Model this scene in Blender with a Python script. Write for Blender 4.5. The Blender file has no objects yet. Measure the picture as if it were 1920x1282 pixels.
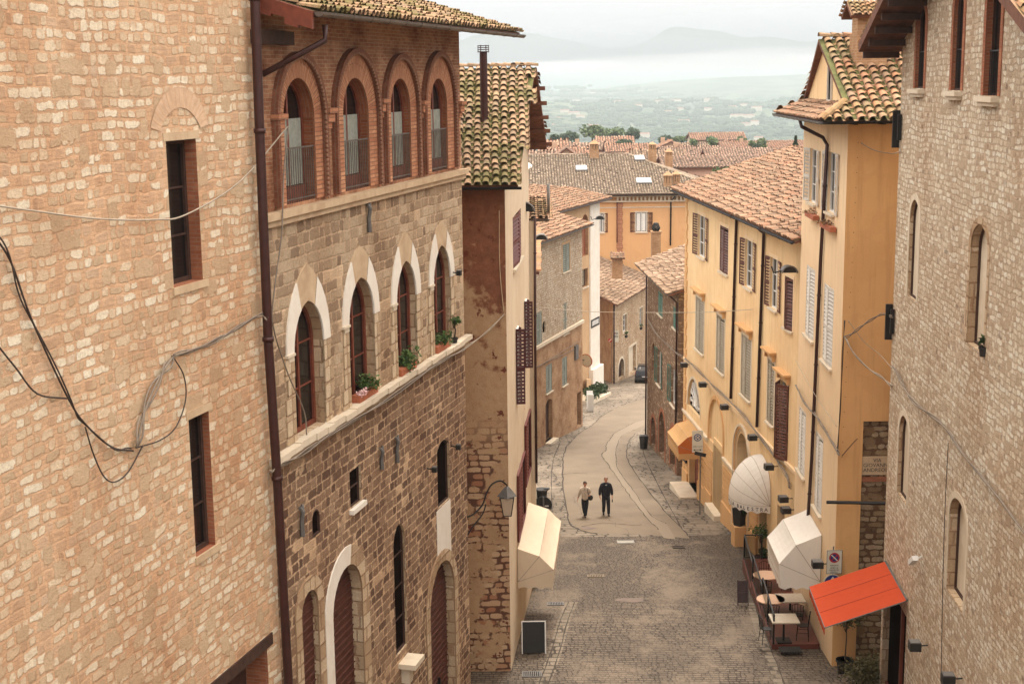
import bpy, math, random
from mathutils import Vector, Matrix, geometry, noise as mnoise
R = math.radians
rnd = random.Random(7)
sc = bpy.context.scene
COL = sc.collection
GOLD = 0
# ------------------------------------------------------------------ camera
FPX, CX, CY = 2667.0, 960.0, 641.0
CAMZ, PITCH, ROLL = 19.3, R(10.58), -0.012
CAMM = Matrix.Translation((0, 0, CAMZ)) @ Matrix.Rotation(math.pi/2 - PITCH, 4, 'X') @ Matrix.Rotation(ROLL, 4, 'Z')
cd = bpy.data.cameras.new('camera')
cam = bpy.data.objects.new('camera', cd); COL.objects.link(cam)
cam.matrix_world = CAMM
cd.sensor_width = 36; cd.lens = FPX/1920*36; cd.clip_start = .5; cd.clip_end = 40000
cd.dof.use_dof = True; cd.dof.focus_distance = 60; cd.dof.aperture_fstop = 4.5
sc.camera = cam
EYE = Vector((0, 0, CAMZ))
def ray(px, py):
    return (CAMM.to_3x3() @ Vector((px-CX, CY-py, -FPX))).normalized()
def at(px, py, Y):
    d = ray(px, py); return EYE + d*(Y/d.y)
def hit(px, py, p0, n):
    d = ray(px, py); n = Vector(n); return EYE + d*((Vector(p0)-EYE).dot(n)/d.dot(n))
def gz(y):
    if y < 90: return -0.1*(y-60)
    if y < 135: return -3-0.11*(y-90)
    if y < 480: return -7.95-(y-135)*27/345
    if y < 1300: return -34.95-(y-480)*75/820
    return -109.95
def G(px, py):
    d = ray(px, py); t = 10.0
    while t < 3000:
        p = EYE+d*t
        if p.z <= gz(p.y): break
        t += 2.0
    a, b = t-2.0, t
    for _ in range(30):
        m = (a+b)/2; p = EYE+d*m
        if p.z <= gz(p.y): b = m
        else: a = m
    return EYE+d*b
# ------------------------------------------------------------------ objects
def empty(name, loc=(0, 0, 0), rz=0, label=None, cat=None, group=None, kind=None):
    o = bpy.data.objects.new(name, None); COL.objects.link(o)
    o.location = loc; o.rotation_euler = (0, 0, rz); o.empty_display_size = .2
    tag(o, label, cat, group, kind); return o
def tag(o, label=None, cat=None, group=None, kind=None):
    if label: o['label'] = label
    if cat: o['category'] = cat
    if group: o['group'] = group
    if kind: o['kind'] = kind
    return o
def rootof(o):
    while o.parent: o = o.parent
    return o
KIDS = {}
def setparent(o, p):
    o.parent = p
    KIDS.setdefault(p.name, []).append(o)
def copy_tree(o, parent=None):
    c = o.copy(); COL.objects.link(c)
    if parent: setparent(c, parent)
    for ch in list(KIDS.get(o.name, [])): copy_tree(ch, c)
    return c
class MB:
    def __init__(s): s.v=[]; s.f=[]; s.uv=[]; s.m=[]
    def quad(s, a, b, c, d, uv=None, m=0):
        i=len(s.v); s.v += [tuple(a),tuple(b),tuple(c),tuple(d)]; s.f.append((i,i+1,i+2,i+3))
        s.uv.append(uv or [(0,0)]*4); s.m.append(m)
    def quadm(s, a, b, c, d, m=0):   # uv in metres, first edge horizontal
        a,b,c,d=map(Vector,(a,b,c,d)); w=(b-a).length; h=(d-a).length
        s.quad(a,b,c,d,[(0,0),(w,0),(w,h),(0,h)],m)
    def face(s, pts, uv=None, m=0):
        i=len(s.v); s.v += [tuple(p) for p in pts]; s.f.append(tuple(range(i,i+len(pts))))
        s.uv.append(uv or [(0,0)]*len(pts)); s.m.append(m)
    def poly(s, pts, h=None, m=0):  # planar polygon, uv from xy
        s.face(pts, [(p[0],p[1]) for p in pts], m)
    def hexa(s, p, m=0):   # 8 points: bottom 4 (ccw), top 4
        c=sum((Vector(q) for q in p), Vector())/8
        for q in ((0,1,2,3),(4,5,6,7),(0,1,5,4),(1,2,6,5),(2,3,7,6),(3,0,4,7)):
            a,b,cc,d=[Vector(p[k]) for k in q]
            n=(b-a).cross(d-a)
            if n.dot((a+b+cc+d)/4-c)<0: a,b,cc,d=d,cc,b,a
            s.quadm(a,b,cc,d,m)
    def box(s, x0,x1,y0,y1,z0,z1,m=0, T=None):
        p=[(x0,y0,z0),(x1,y0,z0),(x1,y1,z0),(x0,y1,z0),(x0,y0,z1),(x1,y0,z1),(x1,y1,z1),(x0,y1,z1)]
        if T: p=[T@Vector(q) for q in p]
        s.hexa(p,m)
    def tube(s, pts, r, n=6, m=0, cap=True):
        pts=[Vector(p) for p in pts]; rs=r if isinstance(r,(list,tuple)) else [r]*len(pts)
        rings=[]; up=None
        for i,p in enumerate(pts):
            t=(pts[min(i+1,len(pts)-1)]-pts[max(i-1,0)]).normalized()
            if up is None: up=Vector((0,0,1)) if abs(t.z)<.9 else Vector((1,0,0))
            a=t.cross(up)
            if a.length<1e-4: a=t.cross(Vector((0,1,0)))
            a.normalize(); b=a.cross(t).normalized(); up=b
            rings.append([p+(a*math.cos(2*math.pi*k/n)+b*math.sin(2*math.pi*k/n))*rs[i] for k in range(n)])
        base=len(s.v)
        for rg in rings: s.v += [tuple(q) for q in rg]
        L=0
        for i in range(len(rings)-1):
            dl=(pts[i+1]-pts[i]).length
            for k in range(n):
                k2=(k+1)%n
                s.f.append((base+i*n+k, base+i*n+k2, base+(i+1)*n+k2, base+(i+1)*n+k))
                s.uv.append([(k*.05,L),(k*.05+.05,L),(k*.05+.05,L+dl),(k*.05,L+dl)]); s.m.append(m)
            L+=dl
        if cap:
            s.f.append(tuple(base+k for k in range(n))[::-1]); s.uv.append([(0,0)]*n); s.m.append(m)
            e=base+(len(rings)-1)*n
            s.f.append(tuple(e+k for k in range(n))); s.uv.append([(0,0)]*n); s.m.append(m)
    def cyl(s, c, r, z0, z1, n=16, r2=None, m=0):
        s.tube([(c[0],c[1],z0),(c[0],c[1],z1)], [r, r if r2 is None else r2], n, m)
    def ball(s, c, rx, ry=None, rz=None, nu=10, nv=7, m=0):
        ry=ry or rx; rz=rz or rx; base=len(s.v); c=Vector(c)
        for j in range(nv+1):
            ph=math.pi*j/nv
            for i in range(nu):
                th=2*math.pi*i/nu
                s.v.append((c.x+rx*math.sin(ph)*math.cos(th), c.y+ry*math.sin(ph)*math.sin(th), c.z+rz*math.cos(ph)))
        for j in range(nv):
            for i in range(nu):
                a=base+j*nu+i; b=base+j*nu+(i+1)%nu
                s.f.append((a,a+nu,b+nu,b)); s.uv.append([(0,0)]*4); s.m.append(m)
    def build(s, name, mat, parent=None, smooth=False, loc=None):
        me=bpy.data.meshes.new(name)
        off=Vector((0,0,0)); inv=None
        if parent is not None:
            r=rootof(parent); off=Vector(r.location); rz=r.rotation_euler.z
            if rz: inv=Matrix.Rotation(-rz,3,'Z')
        elif loc is not None: off=Vector(loc)
        if off.length or inv:
            vs=[]
            for v in s.v:
                q=Vector(v)-off
                if inv: q=inv@q
                vs.append(tuple(q))
        else: vs=s.v
        me.from_pydata(vs,[],s.f)
        uvl=me.uv_layers.new(name='UVMap')
        flat=[]
        for u in s.uv:
            for w in u: flat += [w[0],w[1]]
        uvl.data.foreach_set('uv', flat)
        mats=mat if isinstance(mat,(list,tuple)) else [mat]
        for mm in mats: me.materials.append(mm)
        if len(mats)>1: me.polygons.foreach_set('material_index', s.m)
        if smooth: me.polygons.foreach_set('use_smooth',[True]*len(s.f))
        me.update()
        o=bpy.data.objects.new(name,me); COL.objects.link(o)
        if parent is not None: setparent(o,parent)
        elif loc is not None: o.location=loc
        return o
# ------------------------------------------------------------------ materials
class NT:
    def __init__(s, name):
        s.mat=bpy.data.materials.new(name); s.mat.use_nodes=True
        s.t=s.mat.node_tree; s.t.nodes.clear()
        s.out=s.t.nodes.new('ShaderNodeOutputMaterial')
    def put(s, sock, v):
        if isinstance(v, bpy.types.NodeSocket): s.t.links.new(v, sock)
        elif isinstance(v,(tuple,list)) and len(v)==3 and sock.type=='RGBA': sock.default_value=(*v,1)
        else: sock.default_value=v
    def n(s, typ, props=None, **inp):
        nd=s.t.nodes.new('ShaderNode'+typ)
        for k,v in (props or {}).items(): setattr(nd,k,v)
        for k,v in inp.items():
            k=k.replace('_',' ')
            if k.startswith('i') and k[1:].isdigit(): s.put(nd.inputs[int(k[1:])],v)
            else: s.put(nd.inputs[k],v)
        return nd
    def uv(s): return s.n('TexCoord').outputs['UV']
    def obj(s): return s.n('TexCoord').outputs['Object']
    def mapg(s, v, scale=(1,1,1), loc=(0,0,0), rot=(0,0,0)):
        return s.n('Mapping', Vector=v, Scale=scale, Location=loc, Rotation=rot).outputs[0]
    def noise(s, v, scale=5, detail=4, rough=.55, col=False, dist=0):
        nd=s.n('TexNoise', Vector=v, Scale=scale, Detail=detail, Roughness=rough, Distortion=dist)
        return nd.outputs['Color' if col else 'Fac']
    def ramp(s, f, stops, interp='LINEAR'):
        nd=s.n('ValToRGB', Fac=f); cr=nd.color_ramp; cr.interpolation=interp
        while len(cr.elements)<len(stops): cr.elements.new(.5)
        for e,(p,c) in zip(cr.elements,stops):
            e.position=p; e.color=(*c,1) if isinstance(c,(tuple,list)) else (c,c,c,1)
        return nd.outputs[0]
    def mix(s, f, a, b, mode='MIX'):
        nd=s.t.nodes.new('ShaderNodeMix'); nd.data_type='RGBA'; nd.blend_type=mode
        s.put(nd.inputs[0],f); s.put(nd.inputs[6],a); s.put(nd.inputs[7],b); return nd.outputs[2]
    def math(s, op, a, b=0.0, c=0.0, clamp=False):
        nd=s.t.nodes.new('ShaderNodeMath'); nd.operation=op; nd.use_clamp=clamp
        s.put(nd.inputs[0],a); s.put(nd.inputs[1],b); s.put(nd.inputs[2],c); return nd.outputs[0]
    def warp(s, v, scale, amt, detail=2):
        nz=s.noise(v,scale,detail,col=True)
        a=s.n('VectorMath',{'operation':'SUBTRACT'},i0=nz,i1=(.5,.5,.5)).outputs[0]
        b=s.n('VectorMath',{'operation':'SCALE'},i0=a,Scale=amt).outputs[0]
        return s.n('VectorMath',{'operation':'ADD'},i0=v,i1=b).outputs[0]
    def bump(s, h, strength=.5, dist=.02):
        return s.n('Bump',Height=h,Strength=strength,Distance=dist).outputs[0]
    def fin(s, col, rough=.9, bump=None, metal=0.0, spec=.3, **kw):
        p=s.n('BsdfPrincipled'); s.put(p.inputs['Base Color'],col); s.put(p.inputs['Roughness'],rough)
        s.put(p.inputs['Metallic'],metal); s.put(p.inputs['Specular IOR Level'],spec)
        for k,v in kw.items(): s.put(p.inputs[k.replace('_',' ')],v)
        if bump is not None: s.put(p.inputs['Normal'],bump)
        s.t.links.new(p.outputs[0], s.out.inputs[0]); return s.mat
def voro(t, v, scale=1, rand=1.0, feat='F1', out='Color'):
    nd=t.n('TexVoronoi',{'feature':feat,'voronoi_dimensions':'2D'},Vector=v,Scale=scale,Randomness=rand)
    return nd.outputs[out]
def sepx(t, c, k=0): return t.n('SeparateColor',Color=c).outputs[k]

def stones(t, w, sx, sy, ax, ay, p=3.2, seed=0.0, rag=None, jx=.25):
    """procedural coursed masonry: returns mask (1 stone), random colour of the cell"""
    x=t.n('SeparateXYZ',Vector=w); X=t.math('MULTIPLY',x.outputs[0],sx); Y=t.math('ADD',t.math('MULTIPLY',x.outputs[1],sy),seed)
    row=t.math('FLOOR',Y); fy=t.math('SUBTRACT',Y,row)
    rw=t.n('TexWhiteNoise',{'noise_dimensions':'1D'},W=row)
    rv=rw.outputs['Value']; rc=t.n('SeparateColor',Color=rw.outputs['Color'])
    X=t.math('ADD',t.math('MULTIPLY',X,t.math('ADD',.78,t.math('MULTIPLY',rc.outputs[0],.5))),t.math('MULTIPLY',rv,37.0))
    # uneven widths along the row
    X=t.math('ADD',X,t.math('MULTIPLY',t.math('SINE',t.math('ADD',t.math('MULTIPLY',X,2.1),t.math('MULTIPLY',rv,50))),jx))
    cx=t.math('FLOOR',X); fx=t.math('SUBTRACT',X,cx)
    cv=t.n('CombineXYZ',X=cx,Y=row,Z=seed).outputs[0]
    wn=t.n('TexWhiteNoise',{'noise_dimensions':'3D'},Vector=cv); c=t.n('SeparateColor',Color=wn.outputs['Color'])
    hx=t.math('ADD',ax[0],t.math('MULTIPLY',c.outputs[0],ax[1]-ax[0])); hy=t.math('ADD',ay[0],t.math('MULTIPLY',c.outputs[1],ay[1]-ay[0]))
    ox=t.math('MULTIPLY',t.math('SUBTRACT',c.outputs[2],.5),t.math('SUBTRACT',1.0,hx)); 
    dx=t.math('DIVIDE',t.math('ABSOLUTE',t.math('SUBTRACT',t.math('SUBTRACT',fx,.5),ox)),t.math('MULTIPLY',hx,.5))
    dy=t.math('DIVIDE',t.math('ABSOLUTE',t.math('SUBTRACT',fy,.5)),t.math('MULTIPLY',hy,.5))
    d=t.math('POWER',t.math('ADD',t.math('POWER',dx,p),t.math('POWER',dy,p)),1.0/p)
    if rag is not None: d=t.math('ADD',d,rag)
    mask=t.ramp(d,[(.84,1.0),(1.0,0.0)])
    return mask, wn.outputs['Color'], wn.outputs['Value']
def m_rubble(name, stones_, mortar, sx=4, sy=6.5, cover=.72, stain=(.5,.4,.3), stainamt=.3, bump=.8, speck=(.08,.06,.05), ax=(.62,.98), ay=(.62,.98), big=.30, speckamt=.8, p=3.0, warp=.10, mvar=.72, edge=None, ragk=.9, sreg=.46, ek=.6):
    """coursed rubble: pale stones bedded in mortar; cover = share of cells whose stone shows fully"""
    t=NT(name); uv=t.uv()
    w=t.warp(uv,.7,warp*1.8); w=t.warp(w,4.5,warp*.75)
    fine=t.noise(uv,38,5,.72); mid=t.noise(uv,9,4,.62)
    rag=t.math('ADD',t.math('MULTIPLY',t.math('SUBTRACT',mid,.5),ragk),t.math('MULTIPLY',t.math('SUBTRACT',fine,.5),ragk*.7))
    mA,cA,vA=stones(t,w,sx,sy,ax,ay,p,0.0,rag)
    mB_,cB,vB=stones(t,w,sx*.56,sy*.53,(.7,1.0),(.75,1.0),p+.6,5.37,rag)
    sel=t.math('LESS_THAN',vB,big)
    # big stones replace the small ones under their footprint
    foot=t.math('MULTIPLY',mB_,sel)
    cell=t.mix(foot,cA,cB); 
    r=sepx(t,cell,0); g=sepx(t,cell,1); b=sepx(t,cell,2)
    region=t.noise(uv,.55,4)
    show=t.ramp(t.math('ADD',g,t.math('MULTIPLY',t.math('SUBTRACT',region,.5),1.1)),[(cover,1.0),(min(.999,cover+.12),.22)])
    mask=t.math('MULTIPLY',t.math('MAXIMUM',mA,foot),t.math('MAXIMUM',show,foot))
    col=t.ramp(r,stones_)
    sv=t.mix(t.ramp(t.noise(uv,17,5,.7),[(.38,0.0),(.72,.75)]),col,tuple(c*.66 for c in stones_[0][1]))
    col=t.mix(t.math('MULTIPLY',b,.5),col,sv); col=t.mix(.5,col,sv)
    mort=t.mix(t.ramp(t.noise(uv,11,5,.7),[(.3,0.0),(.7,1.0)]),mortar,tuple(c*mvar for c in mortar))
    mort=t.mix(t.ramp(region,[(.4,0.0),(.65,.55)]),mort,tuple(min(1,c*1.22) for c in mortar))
    # thin brick slivers and courses in the mortar
    br=t.n('TexBrick',{'offset':.5},Vector=w,Color1=tuple(c*.86 for c in mortar),Color2=tuple(min(1,c*1.12) for c in mortar),Mortar=tuple(c*.6 for c in mortar),Scale=1,Mortar_Size=.008,Mortar_Smooth=.6,Brick_Width=.22,Row_Height=.062)
    mort=t.mix(.45,mort,br.outputs['Color'])
    # joint shade painted into stone and mortar colour right around stones
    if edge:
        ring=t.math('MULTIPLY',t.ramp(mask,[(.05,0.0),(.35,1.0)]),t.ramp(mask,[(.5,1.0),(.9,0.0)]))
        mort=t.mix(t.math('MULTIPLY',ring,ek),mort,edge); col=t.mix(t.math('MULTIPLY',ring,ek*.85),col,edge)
    col=t.mix(mask,mort,col)
    sp=t.math('MULTIPLY',t.ramp(t.noise(uv,24,6,.85),[(.58,0.0),(.66,speckamt)]),t.ramp(t.noise(uv,1.1,3),[(sreg,0.0),(sreg+.16,1.0)]))  # blackish lichen specks and pits, with pit shade painted into the colour
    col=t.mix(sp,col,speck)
    st=t.ramp(t.noise(t.mapg(uv,(1,.45,1)),.55,5,.6),[(.42,0.0),(.72,stainamt)])
    col=t.mix(st,col,stain,'MULTIPLY')
    h=t.math('ADD',t.math('MULTIPLY',mask,.65),t.math('MULTIPLY',fine,.9)); h=t.math('ADD',h,t.math('MULTIPLY',mid,.8))
    h=t.math('ADD',h,t.math('MULTIPLY',t.noise(uv,2.2,3),.8))
    return t.fin(col,.93,t.bump(h,bump,.05),spec=.12)
def m_ashlar(name, c1, c2, mortar, bw=.42, rh=.21, ms=.018, dark=(.2,.13,.1), darkamt=.7, bump=.8, warp=.05, pit=1.0):
    t=NT(name); uv=t.uv(); w=t.warp(t.warp(uv,.8,warp*1.6),5,warp*.55)
    br=t.n('TexBrick',{'offset':.5,'squash':.75,'squash_frequency':3},Vector=w,Color1=c1,Color2=c2,Mortar=(0,0,0),Scale=1,Mortar_Size=ms,Mortar_Smooth=.3,Bias=0,Brick_Width=bw,Row_Height=rh)
    cell=voro(t,t.mapg(w,(1/bw,1/rh,1)),1,.25); r=sepx(t,cell,0)
    fine=t.noise(uv,34,5,.75); mid=t.noise(t.mapg(uv,(1,1.6,1)),11,5,.7)
    col=t.mix(t.ramp(r,[(.2,0.0),(.8,.8)]),br.outputs['Color'],c1)
    pits=t.ramp(t.math('ADD',mid,t.math('MULTIPLY',t.math('SUBTRACT',r,.5),.28)),[(.44,0.0),(.62,darkamt)])
    col=t.mix(pits,col,dark)
    col=t.mix(t.ramp(fine,[(.45,.0),(.8,.5*pit)]),col,tuple(c*.5 for c in dark))
    big=t.ramp(t.noise(uv,.35,4),[(.35,0.0),(.7,.45)])
    col=t.mix(big,col,dark)
    fac=t.math('ADD',br.outputs['Fac'],t.math('MULTIPLY',t.math('SUBTRACT',fine,.5),.5),clamp=True)
    fac=t.ramp(fac,[(.25,0.0),(.6,1.0)])
    col=t.mix(fac,col,t.mix(mid,mortar,tuple(c*.7 for c in mortar)))
    h=t.math('SUBTRACT',t.math('ADD',t.math('MULTIPLY',mid,1.1),t.math('MULTIPLY',fine,.5)),t.math('MULTIPLY',fac,.5))
    return t.fin(col,.93,t.bump(h,bump,.04),spec=.15)
def m_brick(name, c1, c2, mortar, bw=.27, rh=.068, ms=.007, bump=.6, stain=(.35,.22,.16), amt=.6, warp=.02):
    t=NT(name); uv=t.uv(); w=t.warp(uv,2.5,warp)
    br=t.n('TexBrick',{'offset':.5},Vector=w,Color1=c1,Color2=c2,Mortar=mortar,Scale=1,Mortar_Size=ms,Mortar_Smooth=.2,Bias=0,Brick_Width=bw,Row_Height=rh)
    fine=t.noise(uv,30,4,.7)
    col=t.mix(t.ramp(t.noise(t.mapg(uv,(1,3,1)),4,4),[(.35,0.0),(.7,.6)]),br.outputs['Color'],tuple(x*.62 for x in c1))
    col=t.mix(t.math('MULTIPLY',br.outputs['Fac'],.75),col,mortar)
    col=t.mix(t.ramp(t.noise(uv,.8,5,.65),[(.42,0.0),(.7,amt)]),col,stain,'MULTIPLY')
    col=t.mix(t.ramp(fine,[(.5,.0),(.8,.4)]),col,tuple(x*.4 for x in c1))
    h=t.math('SUBTRACT',t.math('MULTIPLY',fine,.6),br.outputs['Fac'])
    return t.fin(col,.92,t.bump(h,bump,.012),spec=.15)
def m_plaster(name, c, c2=None, amt=.5, streak=.35, rough=.9, scale=.6, bump=.25):
    c2=c2 or tuple(x*.8 for x in c); t=NT(name); uv=t.uv()
    a=t.ramp(t.noise(uv,scale,6,.62),[(.35,0.0),(.72,amt)])
    col=t.mix(a,c,c2)
    s=t.ramp(t.noise(t.mapg(uv,(3.2,.16,1)),1.2,5,.7),[(.5,0.0),(.85,streak)])
    col=t.mix(s,col,tuple(x*.62 for x in c2))
    pb=t.noise(t.warp(uv,2.5,.5),.55,6,.68); col=t.mix(t.ramp(pb,[(.52,0.0),(.57,.34)]),col,c2); col=t.mix(t.ramp(pb,[(.36,.2),(.41,0.0)]),col,tuple(min(1,x*1.12) for x in c))
    f=t.noise(uv,24,5,.7)
    col=t.mix(t.ramp(f,[(.5,0.0),(.85,.25)]),col,tuple(x*.7 for x in c2))
    return t.fin(col,rough,t.bump(t.math('ADD',f,t.math('MULTIPLY',t.noise(uv,2.5,3),1.5)),bump,.015),spec=.2)
def m_plain(name, c, rough=.6, metal=0.0, var=.25, scale=6, bump=.1, spec=.4):
    t=NT(name); ob=t.obj(); f=t.noise(ob,scale,4,.6)
    col=t.mix(t.ramp(f,[(.35,0.0),(.75,1.0)]),c,tuple(x*(1-var) for x in c))
    return t.fin(col,rough,t.bump(f,bump,.01),metal,spec)
def m_tiles(name, stops, lichen=(.30,.27,.20), la=.5, moss=None, ma=.0):
    t=NT(name); ob=t.obj(); geo=t.n('NewGeometry')
    col=t.ramp(geo.outputs['Random Per Island'],stops)
    f=t.noise(ob,14,5,.7)
    col=t.mix(t.ramp(f,[(.42,0.0),(.68,la)]),col,lichen)
    col=t.mix(t.ramp(t.noise(ob,45,3,.7),[(.5,0.0),(.75,.55)]),col,tuple(x*.45 for x in lichen))
    if moss:
        mm=t.ramp(t.math('ADD',t.noise(ob,1.1,3),t.math('MULTIPLY',t.noise(ob,9,5,.7),.55)),[(.74,0.0),(.86,ma)])
        col=t.mix(mm,col,t.mix(t.noise(ob,20,3),moss,tuple(x*.45 for x in moss)))
    return t.fin(col,.93,t.bump(f,.5,.02),spec=.15)
# ------------------------------------------------------------------ walls in plan
def dirvp(px):
    d=ray(px,143); v=Vector((d.x,d.y,0)); v.normalize(); return v
class Wall:
    def __init__(s, A, B):
        s.A=Vector((A[0],A[1],0)); s.B=Vector((B[0],B[1],0))
        s.u=(s.B-s.A).normalized(); s.L=(s.B-s.A).length
        s.n=Vector((s.u.y,-s.u.x,0))
        if s.n.dot(Vector((0,0,0))-(s.A+s.B)/2)<0: s.n=-s.n
        s.holes=[]
    def P(s, a, z, d=0.0):
        p=s.A+s.u*a+s.n*d; return Vector((p.x,p.y,z))
    def px(s, x, y, d=0.0):
        q=hit(x,y,s.A+s.n*d,s.n); return (q-s.A).dot(s.u), q.z
    def rect(s, xl,xr,yt,yb,d=0.0):
        ym=(yt+yb)/2; a=s.px(xl,ym,d)[0]; b=s.px(xr,ym,d)[0]; xm=(xl+xr)/2
        return min(a,b),max(a,b),s.px(xm,yb,d)[1],s.px(xm,yt,d)[1]
    def dep(s, spec, frac, px=True):
        a0,a1,z0,z1=s.rect(*spec); c=s.P((a0+a1)/2,(z0+z1)/2)-EYE; h=abs(c.dot(s.u)); v=abs(c.dot(s.n))
        return frac*(a1-a0)*v/h
    def box(s, mb, a0,a1,z0,z1,d0,d1,m=0):
        mb.hexa([s.P(a0,z0,d0),s.P(a1,z0,d0),s.P(a1,z0,d1),s.P(a0,z0,d1),s.P(a0,z1,d0),s.P(a1,z1,d0),s.P(a1,z1,d1),s.P(a0,z1,d1)],m)
def arch_pts(a0,a1,z0,z1,kind='rect',n=7,rise=None):
    w=a1-a0; h=w/2
    if kind=='rect': return [(a0,z0),(a1,z0),(a1,z1),(a0,z1)]
    if rise is None: rise={'round':h,'seg':.18*w,'point':.95*w}[kind]
    sp=z1-rise; c=(a0+a1)/2; pts=[(a0,z0),(a1,z0)]
    if kind=='seg':
        Rr=(h*h+rise*rise)/(2*rise); th=math.asin(min(1,h/Rr))
        for k in range(2*n+1):
            t=th-2*th*k/(2*n); pts.append((c+Rr*math.sin(t), z1-Rr+Rr*math.cos(t)))
        return pts
    if rise<=h*1.02:
        for k in range(2*n+1):
            t=math.pi*k/(2*n); pts.append((c+h*math.cos(t), sp+rise*math.sin(t)))
        return pts
    Rr=(h*h+rise*rise)/(2*h); th=math.asin(min(1,rise/Rr))
    for k in range(n): t=th*k/n; pts.append((a1-Rr+Rr*math.cos(t), sp+Rr*math.sin(t)))
    pts.append((c,z1))
    for k in range(n-1,-1,-1): t=th*k/n; pts.append((a0+Rr-Rr*math.cos(t), sp+Rr*math.sin(t)))
    return pts
def wall_mesh(W, name, parent, outer, mat, holes=None, rmat=None, d=0.0, mb=None, m=0):
    """outer: list (s,z); holes: list (pts, depth). Reveal faces included."""
    zs=[p[1] for p in outer]; ss=[p[0] for p in outer]
    if holes is None:
        holes=[h for h in W.holes if min(q[1] for q in h[0])>min(zs)-1e-6 and max(q[1] for q in h[0])<max(zs)+1e-6 and min(q[0] for q in h[0])>min(ss) and max(q[0] for q in h[0])<max(ss)]
    loops=[[Vector((a,z,0)) for a,z in outer]]+[[Vector((a,z,0)) for a,z in h[0]] for h in holes]
    flat=[p for l in loops for p in l]
    own=mb is None
    if own: mb=MB()
    for tri in geometry.tessellate_polygon(loops):
        pts=[flat[i] for i in tri]
        P=[W.P(p.x,p.y,d) for p in pts]
        nn=(P[1]-P[0]).cross(P[2]-P[0])
        if nn.length<1e-9: continue
        if nn.dot(W.n)<0: P.reverse(); pts=list(reversed(pts))
        mb.face(P,[(p.x,p.y) for p in pts],m)
    for h in holes:
        pts,dep=h[0],h[1]; c=Vector((sum(p[0] for p in pts)/len(pts),sum(p[1] for p in pts)/len(pts),0)); L=0
        for i in range(len(pts)):
            p,q=pts[i],pts[(i+1)%len(pts)]
            l=math.hypot(p[0]-q[0],p[1]-q[1])
            if abs(p[0]-q[0])<1e-6: uv=[(p[0]+.37,p[1]),(q[0]+.37,q[1]),(q[0]+.37+dep,q[1]),(p[0]+.37+dep,p[1])]
            else: uv=[(L,0),(L+l,0),(L+l,dep),(L,dep)]
            mb.quad(W.P(p[0],p[1],d),W.P(q[0],q[1],d),W.P(q[0],q[1],-dep),W.P(p[0],p[1],-dep),uv,1 if rmat else m)
            L+=l
    if own: return mb.build(name,[mat,rmat] if rmat else mat,parent)
def band(W, mb, inner, outer, d0, d1, m=0, rim=True, rad=True):
    """ring between two outlines with equal point counts, open at the bottom edge (points 0..1)"""
    n=len(inner); L=0
    idx=list(range(1,n))+[0]
    for a,b in zip(idx[:-1],idx[1:]):
        p,q,r_,t=inner[a],inner[b],outer[b],outer[a]
        l=math.hypot(t[0]-r_[0],t[1]-r_[1]); w=math.hypot(p[0]-t[0],p[1]-t[1])
        uv=[(0,L),(0,L+l),(w,L+l),(w,L)] if rad else [(p[0],p[1]),(q[0],q[1]),(r_[0],r_[1]),(t[0],t[1])]
        mb.quad(W.P(*p,d1),W.P(*q,d1),W.P(*r_,d1),W.P(*t,d1),uv,m)
        if rim:
            mb.quad(W.P(*t,d0),W.P(*r_,d0),W.P(*r_,d1),W.P(*t,d1),[(L,0),(L+l,0),(L+l,.1),(L,.1)],m)
            mb.quad(W.P(*p,d0),W.P(*q,d0),W.P(*q,d1),W.P(*p,d1),[(L,0),(L+l,0),(L+l,.1),(L,.1)],m)
        L+=l
    for k in (0,1):
        mb.quad(W.P(*inner[k],d0),W.P(*outer[k],d0),W.P(*outer[k],d1),W.P(*inner[k],d1),None,m)
def shutter(W, mb, a_h, z0, z1, w, sgn, ang, d=.03, pitch=.06, th=.035):
    """louvred leaf hinged at s=a_h; closed direction sgn; ang degrees opened"""
    x=(W.u*sgn)*math.cos(R(ang))+W.n*math.sin(R(ang)); y=W.n*math.cos(R(ang))-(W.u*sgn)*math.sin(R(ang))
    o=W.P(a_h,z0,d)
    T=Matrix(((x.x,y.x,0,o.x),(x.y,y.y,0,o.y),(x.z,y.z,1,o.z),(0,0,0,1)))
    h=z1-z0; st=min(.06,w*.14)
    mb.box(0,st,0,th,0,h,T=T); mb.box(w-st,w,0,th,0,h,T=T)
    rails=[0,h-.08]+([h*.45] if h>1.2 else [])
    for r_ in rails: mb.box(st,w-st,.002,th-.002,r_,r_+.08,T=T)
    n=int((h-.1)/pitch)
    for k in range(n):
        zc=.08+pitch*(k+.5)
        if zc>h-.09: break
        mb.quadm(T@Vector((st,.0,zc+pitch*.34)),T@Vector((w-st,.0,zc+pitch*.34)),T@Vector((w-st,th,zc-pitch*.22)),T@Vector((st,th,zc-pitch*.22)))
        mb.quadm(T@Vector((st,.0,zc+pitch*.30)),T@Vector((w-st,.0,zc+pitch*.30)),T@Vector((w-st,th,zc-pitch*.34)),T@Vector((st,th,zc-pitch*.34)))
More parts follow.
